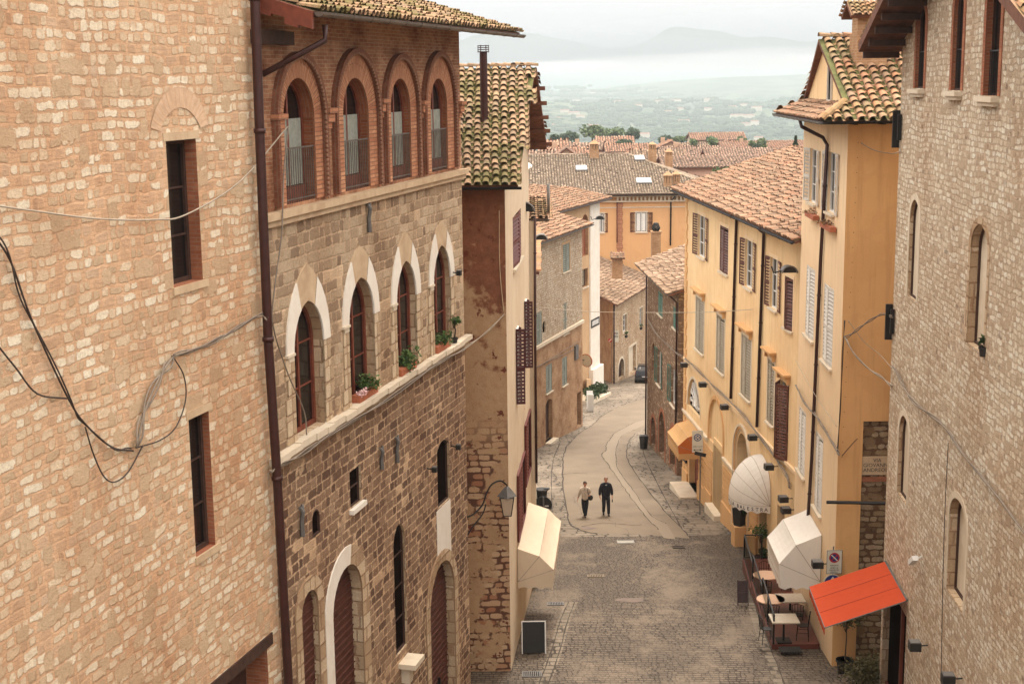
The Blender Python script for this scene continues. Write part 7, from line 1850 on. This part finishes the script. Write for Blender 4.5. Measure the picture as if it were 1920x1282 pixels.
# ramp wall with slanting parapet behind the hedge
ra,rb=G(1100,738),G(1131,722); m=MB(); zt_=at(1112,711,ra.y).z
m.hexa([(ra.x,ra.y,ra.z-.3),(rb.x,rb.y,rb.z-.3),(rb.x,rb.y+.4,rb.z-.3),(ra.x,ra.y+.4,ra.z-.3),(ra.x,ra.y,zt_),(rb.x,rb.y,rb.z+.4),(rb.x,rb.y+.4,rb.z+.4),(ra.x,ra.y+.4,zt_)])
o=m.build('ramp_wall',MTN,None,loc=tuple(ra)); tag(o,'low sloping tan ramp wall behind the small hedge','wall')
# window flowers
def flowerbox(W,x0,x1,yb,label,mat=MLF,pink=False,d=.12,h=.15,hp=.35,seed=1,zfix=None,n=260):
    a0=W.px(x0,yb,d)[0]; a1=W.px(x1,yb,d)[0]; z=zfix if zfix is not None else W.px((x0+x1)/2,yb,d)[1]; a0,a1=min(a0,a1),max(a0,a1)
    c=W.P((a0+a1)/2,z,d); r=empty('flower_box',tuple(c),0,label,'flower box'); m=MB(); W.box(m,a0,a1,z,z+h,d-.09,d+.09); m.build('trough',MTERR,r)
    m=MB(); leaves(m,W.P((a0+a1)/2,z+h+hp*.4,d),((a1-a0)*.33,(a1-a0)*.33 if abs(W.u.y)>.7 else .2,hp*.75),n,.05,seed,9); m.build('foliage',mat,r)
    if pink: m=MB(); leaves(m,W.P(a0+.12,z+h+.08,d+.08),(.16,.16,.13),90,.035,seed+1,4); m.build('blossoms',MLP,r)
    return r
flowerbox(WB,667,702,735,'window trough with pink blossoms in the second pointed window',MLF,True,.0,.16,.35,1,ZL2+.06)
flowerbox(WB,746,775,690,'window trough with tall dark green leaves in the third pointed window',MLF,False,.0,.16,.6,2,ZL2+.06,420)
flowerbox(WB,815,840,655,'window trough with bright leaves in the rightmost pointed window',MLF,False,.0,.16,.4,3,ZL2+.06)
a_,z_=WB.px(851,603); r=potted(0,0,'small trailing plant at the right end of the stone ledge',.14,.09,.3,.2,MLF,g=WB.P(WB.px(848,640)[0],ZL2+.06,.06),nl=150,seed=9,name='potted_plant')
flowerbox(WJ,1514,1530,409,'small terracotta trough with reddish plants, left of two near the drainpipe',MLS,False,.12,.14,.15,5,n=80)
flowerbox(WJ,1542,1562,430,'small terracotta trough with reddish plants, right of the drainpipe',MLS,False,.12,.14,.15,6,n=80)
def wallpot(x,y,Y,label,mat,seed,hp=.3,rc=.22):
    p=at(x,y,Y); potted(0,0,label,.2,.13,.05,rc,mat,g=p,seed=seed,nl=120,name='hanging_pot')
wallpot(976,776,46.0,'upper terracotta pot of dry flowers hanging on the cream wall',MLS,11,.3,.28)
wallpot(991,706,49.5,'small red pot on the cream wall below the dark red shutters',MLS,12,.1,.10)
a_,z_=WL.px(1841,668,.05); potted(0,0,'red pot with cactus like sprigs on the tower window sill',.2,.10,.05,.12,MLD,g=WL.P(a_,z_,.02),seed=13,nl=50,name='potted_plant')
wallpot(1174,633,116.0,'green plant bush under the left cottage window',MLF,14); wallpot(1202,618,122.0,'trailing plant under the right cottage window',MLF,15)
# black rubbish bag / planter by dark house
g_=G(1207,841); m=MB(); m.tube([(g_.x,g_.y,g_.z),(g_.x,g_.y,g_.z+.75)],[.2,.27],4); m.box(g_.x-.2,g_.x+.2,g_.y-.2,g_.y+.2,g_.z+.75,g_.z+.8); o=m.build('black_bin',MBLK,None,loc=tuple(g_)); tag(o,'small square black bin at the foot of the dark stone house','bin')
# ================================================================== CAR
def car():
    gR=G(1196,719); x0=gR.x; Y0=gR.y; W_=1.72; L=4.1; z0=gR.z
    sl=math.atan(-.11)
    root=empty('parked_car',(x0+W_/2,Y0+L/2,gz(Y0+L/2)),R(-8),'dark blue hatchback seen from behind, half hidden by the dark stone house','car')
    T=Matrix.Translation(root.location)@Matrix.Rotation(R(-8),4,'Z')@Matrix.Rotation(sl,4,'X')
    def P(x,y,z): return T@Vector((x,y,z))
    MCAR=m_plain('car_paint_navy',(.012,.014,.022),.22,.3,.1,2,0,.6)
    # lofted body: sections along y (rear = -L/2)
    prof=[(-2.05,.35,.62,.78),(-1.98,.28,.95,.80),(-1.75,.24,1.02,.84),(-1.45,.22,.98,.86),(-.9,.20,.96,.86),(.2,.20,.94,.86),(1.0,.20,.92,.85),(1.5,.22,.86,.83),(1.9,.26,.74,.76),(2.05,.34,.58,.66)]
    m=MB(); rings=[]
    for (y,zb,zt,w) in prof:
        rings.append([P(-w*.93,y,zb),P(-w,y,zb+.12),P(-w,y,(zb+zt)/2+.05),P(-w*.93,y,zt),P(w*.93,y,zt),P(w,y,(zb+zt)/2+.05),P(w,y,zb+.12),P(w*.93,y,zb)])
    base=len(m.v)
    for r_ in rings: m.v+= [tuple(q) for q in r_]
    n=8
    for i in range(len(rings)-1):
        for k in range(n): m.f.append((base+i*n+k,base+i*n+(k+1)%n,base+(i+1)*n+(k+1)%n,base+(i+1)*n+k)); m.uv.append([(0,0)]*4); m.m.append(0)
    m.f.append(tuple(range(base,base+n))); m.uv.append([(0,0)]*n); m.m.append(0); e=base+(len(rings)-1)*n; m.f.append(tuple(range(e,e+n))); m.uv.append([(0,0)]*n); m.m.append(0)
    m.build('body',MCAR,root)
    def cab(pts,mat,nm,pr=root):
        m=MB(); A=[P(-w,y,z) for (y,z,w) in pts]; B=[P(w,y,z) for (y,z,w) in pts]
        for i in range(len(pts)-1): m.quad(A[i],B[i],B[i+1],A[i+1])
        m.face(A); m.face(B[::-1]); return m.build(nm,mat,pr)
    cab([(-1.9,1.0,.74),(-1.45,1.40,.60),(-.2,1.46,.60),(.45,1.40,.60),(1.15,.93,.74)],MGLASS,'windows')
    cab([(-1.52,1.385,.61),(-1.35,1.425,.60),(-.2,1.475,.60),(.5,1.41,.60),(.52,1.36,.61),(-1.5,1.36,.61)],MCAR,'roof')
    for s_ in (-1,1):
        m=MB(); m.hexa([P(s_*.60,-2.0,.70),P(s_*.80,-1.97,.70),P(s_*.82,-1.80,.72),P(s_*.62,-1.85,.72),P(s_*.60,-1.985,.92),P(s_*.78,-1.95,.92),P(s_*.82,-1.78,.92),P(s_*.62,-1.83,.92)]); m.build('tail_light',MREDP,root)
        for y in (-1.3,1.3):
            m=MB(); m.tube([P(s_*.70,y,.30),P(s_*.86,y,.30)],.31,16); wh=m.build('wheel',MBLK,root); m=MB(); m.tube([P(s_*.861,y,.30),P(s_*.87,y,.30)],.18,12); m.build('rim',MLEAD,wh)
        m=MB(); m.ball(P(s_*.92,.55,.98),.10,.06,.08,8,5); m.build('mirror',MCAR,root)
    m=MB(); m.hexa([P(-.24,-2.06,.52),P(.24,-2.06,.52),P(.24,-2.0,.52),P(-.24,-2.0,.52),P(-.24,-2.04,.63),P(.24,-2.04,.63),P(.24,-1.98,.63),P(-.24,-1.98,.63)]); m.build('number_plate',MWHT,root)
    m=MB(); m.hexa([P(-.78,-2.1,.30),P(.78,-2.1,.30),P(.78,-1.9,.28),P(-.78,-1.9,.28),P(-.76,-2.08,.48),P(.76,-2.08,.48),P(.76,-1.9,.5),P(-.76,-1.9,.5)]); m.build('bumper',MPOT,root)
    m=MB(); m.face([P(-.48,-1.66,1.20),P(-.36,-1.66,1.20),P(-.42,-1.60,1.32)]); m.box(-.44,-.40,-1.735,-1.72,1.08,1.2,T=T); m.build('arrow_sticker',MWHT,root)
car()
# ================================================================== CABLES
cable('dark thick cable sagging across the near rubble wall',[WA.P(*WA.px(x,y,.06),.06) for x,y in ((-20,430),(20,490),(60,600),(130,750),(165,800),(210,838),(250,845))],MCABD,.015,extra=1)
cable('lower dark cable joining the thick one on the rubble wall',[WA.P(*WA.px(x,y,.06),.06) for x,y in ((-10,640),(30,690),(70,738),(125,747))],MCABD,.013)
cable('dark looping cable hanging lowest on the rubble wall',[WA.P(*WA.px(x,y,.07),.07) for x,y in ((160,800),(175,850),(195,893),(215,903),(240,885),(268,835))],MCABD,.012)
cable('pale cable run rising diagonally to the bracket on the rubble wall',[WA.P(*WA.px(x,y,.08),.08) for x,y in ((256,840),(272,770),(300,705),(325,668))],MCABG,.02,extra=2)
cable('thin dark cable loop right of the bracket on the rubble wall',[WA.P(*WA.px(x,y,.07),.07) for x,y in ((327,672),(345,705),(348,750),(330,800),(300,825),(258,838))],MCABD,.011)
cable('bundle of cables from the rubble wall bracket to the corner pipe',[WA.P(*WA.px(x,y,.09),.09) for x,y in ((325,668),(380,648),(430,625),(485,590))]+[WB.P(*WB.px(500,600,.25),.25)],MCABG,.016,extra=2)
cable('pale wire crossing the upper rubble wall to the arcade',[WA.P(*WA.px(x,y,.10),.10) for x,y in ((-10,385),(60,395),(180,410),(290,412),(350,402),(450,340))]+[WB.P(*WB.px(540,237,.2),.2)],MCABL,.014)
cable('cable hanging down the palazzo front from the arcade pillar',[WB.P(*WB.px(x,y,.2),.2) for x,y in ((540,240),(532,330),(528,440),(515,540),(512,610),(540,700),(570,770),(575,815))],MCABG,.014)
cable('bundle of cables under the lower palazzo ledge',[WB.P(*WB.px(x,y,.20),.20) for x,y in ((508,885),(545,862),(600,828),(700,765),(800,697),(868,655))],MCABG,.018,extra=3)
pz=at(945,590,39.45)
cable('rope like cable from the palazzo ledge up to the red wall corner',[WB.P(*WB.px(868,657,.2),.2),at(905,628,38.6),pz],MCABL,.015,extra=1)
cable('thin conduit on the outer edge of the red wall',[Vector((pz.x,39.44,pz.z)),at(937,500,39.45),at(936,395,39.45)],MTS,.013)
cable('cable bundle along the yellow house band',[WI.P(*WI.px(x,y,.14),.14) for x,y in ((1284,672),(1315,700),(1360,745),(1400,785),(1440,840),(1475,890),(1481,915))],MCABG,.02,extra=4)
cable('cable bundle sloping across the dark stone house',[WG.P(*WG.px(x,y,.12),.12) for x,y in ((1215,600),(1235,630),(1260,655),(1281,668))],MCABG,.02,extra=2)
cable('cable bundle climbing from the yellow house to the cream corner',[WJ.P(*WJ.px(x,y,.12),.12) for x,y in ((1491,722),(1510,755),(1525,775),(1545,800),(1572,852))],MCABG,.02,extra=2)
cable('thin wire over the cream corner house front',[WJ.P(*WJ.px(x,y,.2),.2) for x,y in ((1492,675),(1525,735),(1569,800))],MCABL,.009)
cable('vertical cable down the cream corner edge',[WJ.P(*WJ.px(x,y,.06),.06) for x,y in ((1583,600),(1580,680),(1574,780),(1571,850))],MCABD,.012,extra=1)
jc=WJe.P(.05,at(1584,632,39.4).z,.1)
cable('upper thick cable arching over the orange wall to the tower',[jc,at(1605,622,39.2),at(1630,600,38.9),at(1655,590,38.3),WL.P(*WL.px(1672,592,.15),.15)],MCABG,.018,extra=1)
cable('lower pale cable swagged across the orange wall to the tower',[jc,at(1600,660,39.2),at(1630,692,38.8),at(1662,714,38.2),WL.P(*WL.px(1672,722,.15),.15)],MCABL,.020,extra=1)
cable('thin loose wire crossing between corner house and tower',[at(1590,600,39.4),at(1620,640,39.2),at(1650,665,38.8),WL.P(*WL.px(1672,690,.15),.15)],MCABL,.009)
cable('short cable loop by the exposed rubble under the orange wall',[WJe.P(.1,at(1575,855,39.5).z,.06),at(1600,830,39.4),at(1608,822,39.4)],MCABD,.012)
cable('pale cable from the orange wall nail to the tower drain',[at(1614,268,39.5),at(1640,282,39.3),at(1672,288,39.0),WL.P(*WL.px(1688,284,.1),.1)],MCABL,.013)
cable('heavy grey cable running down across the tower house',[WL.P(*WL.px(x,y,.1),.1) for x,y in ((1676,690),(1700,735),(1740,775),(1775,805),(1820,870),(1870,930),(1930,1010))],MCABG,.022,extra=1)
cable('thin vertical cable on the tower house',[WL.P(*WL.px(x,y,.06),.06) for x,y in ((1778,830),(1772,950),(1768,1080),(1764,1300))],MCABD,.009)
cable('overhead wire spanning the street from the cream house to the yellow house',[at(1003,576,49),at(1100,584,62),at(1220,586,66),at(1330,585,60),WI.P(*WI.px(1412,580,.1),.1)],MCABL,.014)
cable('telephone wire along the bend house brickwork',[WD.P(*WD.px(x,y,.1),.1) for x,y in ((1005,690),(1040,668),(1085,640))],MCABG,.02)
# security camera on the tower
a,z=WL.px(1712,1050,.2); c=WL.P(a,z,.2); r=empty('security_camera',tuple(WL.P(a,z,0)),0,'small white box camera on the tower house above the red awning','security camera')
m=MB(); T=Matrix.Translation(c)@Matrix.Rotation(R(-35),4,'X'); m.box(-.07,.07,-.2,.2,-.06,.06,T=T); m.build('housing',MWHT,r); m=MB(); m.tube([c,WL.P(a,z+.1,0)],.02,5); m.build('arm',MWHT,r)
# ================================================================== PEOPLE
def skin_obj(name,mat,parent,joints,edges,lev=2,root=0):
    """joints: list of (x,y,z,r) in the figure's own frame"""
    me=bpy.data.meshes.new(name); me.from_pydata([j[:3] for j in joints],edges,[]); o=bpy.data.objects.new(name,me); COL.objects.link(o); me.materials.append(mat)
    md=o.modifiers.new('skin','SKIN'); md.use_smooth_shade=True
    for v,j in zip(me.skin_vertices[0].data if me.skin_vertices else [],joints): pass
    if not me.skin_vertices: 
        bpy.context.view_layer.objects.active=o
    sv=me.skin_vertices[0].data if me.skin_vertices else None
    for i,j in enumerate(joints):
        r=j[3]; r=r if isinstance(r,tuple) else (r,r); sv[i].radius=r; sv[i].use_root=(i==root)
    s_=o.modifiers.new('sub','SUBSURF'); s_.levels=lev; s_.render_levels=lev
    dg=bpy.context.evaluated_depsgraph_get(); m2=bpy.data.meshes.new_from_object(o.evaluated_get(dg)); o.modifiers.clear(); o.data=m2
    m2.materials.clear(); m2.materials.append(mat)
    for p in m2.polygons: p.use_smooth=True
    if parent: setparent(o,parent)
    return o
def person(loc,rz,label,P):
    root=empty('person',tuple(loc),rz,label,'person'); H=P['h']; k=H/1.75
    J=[]; E=[]
    def add(x,y,z,r,to=None):
        J.append((x*k,y*k,z*k,tuple(q*k for q in r) if isinstance(r,tuple) else r*k)); 
        if to is not None: E.append((to,len(J)-1))
        return len(J)-1
    # facing -y (towards the camera)
    pel=add(0,0,.95,(.13,.10)); sp=add(0,-.01,1.12,(.125,.095),pel); ch=add(0,0,1.32,(.15,.105),sp); nk0=add(0,.01,1.45,(.075,.07),ch); nk=add(0,-.005,1.52,.05,nk0)
    hd0=add(0,-.015,1.58,(.062,.07),nk); hd1=add(0,-.01,1.66,(.075,.092),hd0); add(0,.0,1.725,(.06,.075),hd1)
    hands=[]
    for s,arm in ((-1,P['armL']),(1,P['armR'])):
        sh=add(s*.17,.0,1.40,.058,ch); el=add(*arm[0],.042,sh); wr=add(*arm[1],.028,el); pm=add(*arm[2],(.032,.02),wr)
        wv=Vector(arm[2])-Vector(arm[1]); wv.normalize()
        for q,l in ((-.022,.072),(-.007,.082),(.008,.076),(.022,.062)):
            a_=Vector(arm[2])+wv*.03+Vector((0,q,0)); a=add(*a_,.009,pm); b=add(*(a_+wv*l*.5+Vector((-s*.006,-.006,0))),.008,a); add(*(a_+wv*l+Vector((-s*.022,-.01,0))),.007,b)
        a_=Vector(arm[2])+Vector((-s*.012,-.028,.0)); a=add(*a_,.01,pm); add(*(a_+wv*.045+Vector((-s*.004,-.018,0))),.008,a)
    for s,leg in ((-1,P['legL']),(1,P['legR'])):
        hp=add(s*.085,0,.88,(.085,.09),pel); kn=add(*leg[0],.055,hp); an=add(*leg[1],.036,kn); ft=add(leg[1][0],leg[1][1]-.02,max(.04,leg[1][2]-.05),(.035,.04),an); add(leg[1][0]+s*.01,leg[1][1]-.17,max(.03,leg[1][2]-.05+leg[2]),(.036,.022),ft)
    skin_obj('body',MSKIN,root,J,E)
    # trousers
    TJ=[(0,0,1.06,(.15,.12)),(0,0,.90,(.165,.14))]; TE=[(0,1)]
    for s,leg in ((-1,P['legL']),(1,P['legR'])):
        b=len(TJ); TJ+= [(s*.088,0,.80,(.115,.12)),(leg[0][0],leg[0][1],leg[0][2],(.084,.086)),((leg[0][0]+leg[1][0])/2,(leg[0][1]+leg[1][1])/2,(leg[0][2]+leg[1][2])/2,(.074,.076)),(leg[1][0],leg[1][1],leg[1][2]-.01,(.068,.072))]; TE+=[(1,b),(b,b+1),(b+1,b+2),(b+2,b+3)]
    skin_obj('trousers',P['trm'],root,[(x*k,y*k,z*k,(r[0]*k,r[1]*k)) for x,y,z,r in TJ],TE)
    # jacket with sleeves
    hem=P['hem']; KJ=[(0,0,hem-.12,(P['jw']*1.08,.155)),(0,0,1.02,(P['jw']*1.08,.155)),(0,0,1.22,(P['jw']*1.1,.155)),(0,0,1.37,(P['jw']*1.15,.145)),(0,.005,1.52,(.088,.085))]; KE=[(0,1),(1,2),(2,3),(3,4)]
    for s,arm in ((-1,P['armL']),(1,P['armR'])):
        b=len(KJ); mid=(Vector(arm[0])+Vector(arm[1]))/2; e_=Vector(arm[0]).lerp(Vector(arm[1]),.93); KJ+=[(s*.185,0,1.385,(.10,.095)),(*arm[0],(.078,.078)),(*mid,(.066,.066)),(*e_,(.062,.062))]; KE+=[(3,b),(b,b+1),(b+1,b+2),(b+2,b+3)]
    skin_obj('jacket',P['jm'],root,[(x*k,y*k,z*k,(r[0]*k,r[1]*k)) for x,y,z,r in KJ],KE,root=2)
    # puffer stitching / zip
    m=MB(); F=lambda x,y,z: Matrix.Translation(loc)@Matrix.Rotation(rz,4,'Z')@Vector((x*k,y*k,z*k))
    m.tube([F(0,-.135,hem-.05),F(0,-.14,1.2),F(0,-.13,1.36),F(0,-.09,1.46)],.006,4); m.build('zip',MBLK,root)
    if P.get('puff'):
        for z in (1.0,1.1,1.2,1.3):
            m=MB(); w_=P['jw']*1.06; m.tube([F(w_*math.cos(t_)*.93,.14*math.sin(t_)*1.0,z) for t_ in [i*math.pi/8 for i in range(17)]],.006,4); m.build('quilt_seam',MSEAM,root)
    # face: eyes, nose, mouth, ears
    for s in (-1,1):
        m=MB(); m.ball(F(s*.032,-.098,1.648),.011,.008,.007,6,4); m.build('eye',MBLK,root)
        m=MB(); m.ball(F(s*.083,.0,1.64),.012,.02,.03,6,4); m.build('ear',MSKIN,root)
    m=MB(); m.tube([F(0,-.098,1.655),F(0,-.122,1.615),F(0,-.10,1.607)],[.009,.014,.01],5); m.build('nose',MSKIN,root)
    m=MB(); m.ball(F(0,-.094,1.583),.024,.006,.006,8,4); m.build('mouth',m_plain('lips',(.30,.08,.06),.6),root)
    # hair shell
    m=MB(); hc=F(0,.012,1.668); hr=P['hair']; base=len(m.v); rr=random.Random(3)
    m.ball(hc+Vector((0,.012,.018))*1,.086*k*hr,.102*k*hr,.090*k*hr,14,9)
    m.v=[v for v in m.v]; keep=[]
    cutz=F(0,0,1.668+P.get('hairline',.02)).z
    fs=[];us=[];ms=[]
    for f,u,q in zip(m.f,m.uv,m.m):
        c_=sum((Vector(m.v[i]) for i in f),Vector())/4; l_=Matrix.Rotation(-rz,4,'Z')@(c_-Vector(loc))
        if l_.y>.0*k or l_.z>(1.668+P.get('hairline',.02)+.02)*k: fs.append(f); us.append(u); ms.append(q)
    m.f,m.uv,m.m=fs,us,ms; 
    m.v=[tuple(Vector(v)+Vector((rr.gauss(0,.003),rr.gauss(0,.003),rr.gauss(0,.003)))) for v in m.v]
    m.build('hair',P['hm'],root,True)
    for s,leg in ((-1,P['legL']),(1,P['legR'])):
        a=leg[1]; m=MB(); z=max(.045,a[2]-.045); pts=[F(a[0],a[1]+.05,z),F(a[0],a[1]-.06,z),F(a[0]+s*.01,a[1]-.19,z-.012+leg[2])]; m.tube(pts,[.045*k,.048*k,.032*k],8); m.tube([F(a[0],a[1]+.01,z),F(a[0],a[1]+.01,z+.08)],.045*k,8); m.build('shoe',P['sm'],root,True)
    return root,F
MNAVY=m_plain('jacket_navy',(.008,.009,.016),.8,0,.3,12,.3); MTROU=m_plain('trousers_dark',(.010,.010,.018),.85,0,.3,12,.3)
MPUFF=m_plain('jacket_beige',(.55,.45,.36),.75,0,.3,14,.5); MHB=m_plain('hair_brown',(.05,.022,.013),.7,0,.4,40,.5); MHGY=m_plain('hair_grey',(.36,.27,.22),.7,0,.3,40,.5)
gw_=G(1097,968); gm=G(1136,965)
rw,F=person(gw_,R(-4),'woman walking in a short pale quilted jacket and dark trousers with a black shoulder bag',dict(h=1.60,hem=.92,jw=.165,jm=MPUFF,trm=MTROU,hm=MHB,sm=MBLK,hair=1.12,hairline=.03,puff=True,
  armL=((-.27,.03,1.16),(-.34,.02,.95),(-.36,-.01,.87)),armR=((.25,.03,1.17),(.24,-.12,1.10),(.20,-.19,1.12)),
  legL=((-.07,-.12,.48),(-.03,.10,.14),.0),legR=((.07,-.08,.47),(.02,-.20,.09),.01)))
def bag():
    c=F(.27,-.06,.98); r=empty('shoulder_bag',tuple(c),0,'black shoulder bag hanging on the arm of the woman in the pale jacket','bag')
    m=MB(); m.ball(c,.115,.07,.13,12,8); m.build('pouch',MBLK,r,True); m=MB(); m.tube(catmull([c+Vector((-.04,0,.1)),F(.16,-.13,1.2),F(.13,-.11,1.40),F(.16,.0,1.475),F(.15,.1,1.38)],5),.012,5); m.build('strap',MBLK,r)
bag()
rm_,F=person(gm,R(2),'grey haired man walking in a dark jacket and dark trousers',dict(h=1.76,hem=.90,jw=.20,jm=MNAVY,trm=MTROU,hm=MHGY,sm=MBLK,hair=1.04,hairline=.05,
  armL=((-.26,.03,1.14),(-.28,-.04,.90),(-.27,-.08,.82)),armR=((.26,.04,1.14),(.28,.0,.89),(.28,-.03,.81)),
  legL=((-.10,-.10,.48),(-.10,.08,.12),.0),legR=((.11,-.06,.48),(.11,-.16,.09),.01)))
m=MB(); m.tube([F(-.03,-.10,1.44),F(0,-.125,1.36),F(.03,-.10,1.44)],.009,5); m.build('shirt_collar',MWHT,rm_)
c=F(.28,-.05,.70); m=MB(); m.box(c.x-.02,c.x+.02,c.y-.03,c.y+.03,c.z-.09,c.z+.05); o=m.build('folded_umbrella',MBLK,None,loc=tuple(c)); tag(o,'small dark object held in the hand of the man','umbrella')
# ------------------------------------------------------------------ light
w=bpy.data.worlds.new('World'); sc.world=w; w.use_nodes=True; nt=w.node_tree; nt.nodes.clear()
ou=nt.nodes.new('ShaderNodeOutputWorld'); bg=nt.nodes.new('ShaderNodeBackground')
sky=nt.nodes.new('ShaderNodeTexSky'); sky.sky_type='NISHITA'; sky.sun_disc=False
SUN_EL,SUN_AZ=R(60),R(12)    # azimuth from +Y towards +X
sky.sun_elevation=SUN_EL; sky.sun_rotation=SUN_AZ; sky.dust_density=3; sky.air_density=1.0
tc=nt.nodes.new('ShaderNodeTexCoord'); mp=nt.nodes.new('ShaderNodeMapping'); mp.inputs['Scale'].default_value=(1,1,6)
nz=nt.nodes.new('ShaderNodeTexNoise'); nz.inputs['Scale'].default_value=1.6; nz.inputs['Detail'].default_value=6; nz.inputs['Roughness'].default_value=.5
cr=nt.nodes.new('ShaderNodeValToRGB'); cr.color_ramp.elements[0].position=.3; cr.color_ramp.elements[1].position=.72
H=.345/.12
cr.color_ramp.elements[0].color=(.90*H,.955*H,1.0*H,1); cr.color_ramp.elements[1].color=(1.06*H,1.06*H,1.07*H,1)
# overcast luminance rises to an unseen zenith boosted beyond CIE to light the walls
sx=nt.nodes.new('ShaderNodeSeparateXYZ'); ma=nt.nodes.new('ShaderNodeMath'); ma.operation='MULTIPLY_ADD'; ma.inputs[1].default_value=5.2; ma.inputs[2].default_value=1.0; ma.use_clamp=False
mm_=nt.nodes.new('ShaderNodeMath'); mm_.operation='MAXIMUM'; mm_.inputs[1].default_value=0
vm=nt.nodes.new('ShaderNodeVectorMath'); vm.operation='SCALE'
wr=nt.nodes.new('ShaderNodeMix'); wr.data_type='RGBA'; wr.blend_type='MULTIPLY'; wr.inputs[7].default_value=(1.12,.955,.80,1)
mx=nt.nodes.new('ShaderNodeMix'); mx.data_type='RGBA'; mx.inputs[0].default_value=.93
l=nt.links.new
l(tc.outputs['Generated'],mp.inputs[0]); l(mp.outputs[0],nz.inputs['Vector']); l(nz.outputs['Fac'],cr.inputs[0])
l(tc.outputs['Generated'],sx.inputs[0]); l(sx.outputs[2],mm_.inputs[0]); l(mm_.outputs[0],ma.inputs[0]); l(cr.outputs[0],vm.inputs[0]); l(ma.outputs[0],vm.inputs['Scale'])
l(mm_.outputs[0],wr.inputs[0]); l(vm.outputs[0],wr.inputs[6])
l(sky.outputs[0],mx.inputs[6]); l(wr.outputs[2],mx.inputs[7]); l(mx.outputs[2],bg.inputs[0]); bg.inputs[1].default_value=.12
l(bg.outputs[0],ou.inputs[0])
sd=bpy.data.lights.new('sun','SUN'); sd.energy=1.9; sd.angle=R(13); sd.color=(1,.93,.82)
so=bpy.data.objects.new('sun',sd); COL.objects.link(so); so.location=(0,0,60)
dv=Vector((math.sin(SUN_AZ)*math.cos(SUN_EL),math.cos(SUN_AZ)*math.cos(SUN_EL),math.sin(SUN_EL)))
so.rotation_euler=dv.to_track_quat('Z','Y').to_euler()
vs=sc.view_settings; vs.view_transform='Standard'; vs.look='None'; vs.exposure=1.14; vs.gamma=1
sc.cycles.use_denoising=True; sc.cycles.max_bounces=7; sc.cycles.diffuse_bounces=4; sc.cycles.glossy_bounces=2; sc.cycles.transmission_bounces=3; sc.cycles.volume_bounces=2; sc.cycles.transparent_max_bounces=8
sc.cycles.use_adaptive_sampling=True; sc.cycles.adaptive_threshold=.02; sc.cycles.caustics_reflective=False; sc.cycles.caustics_refractive=False
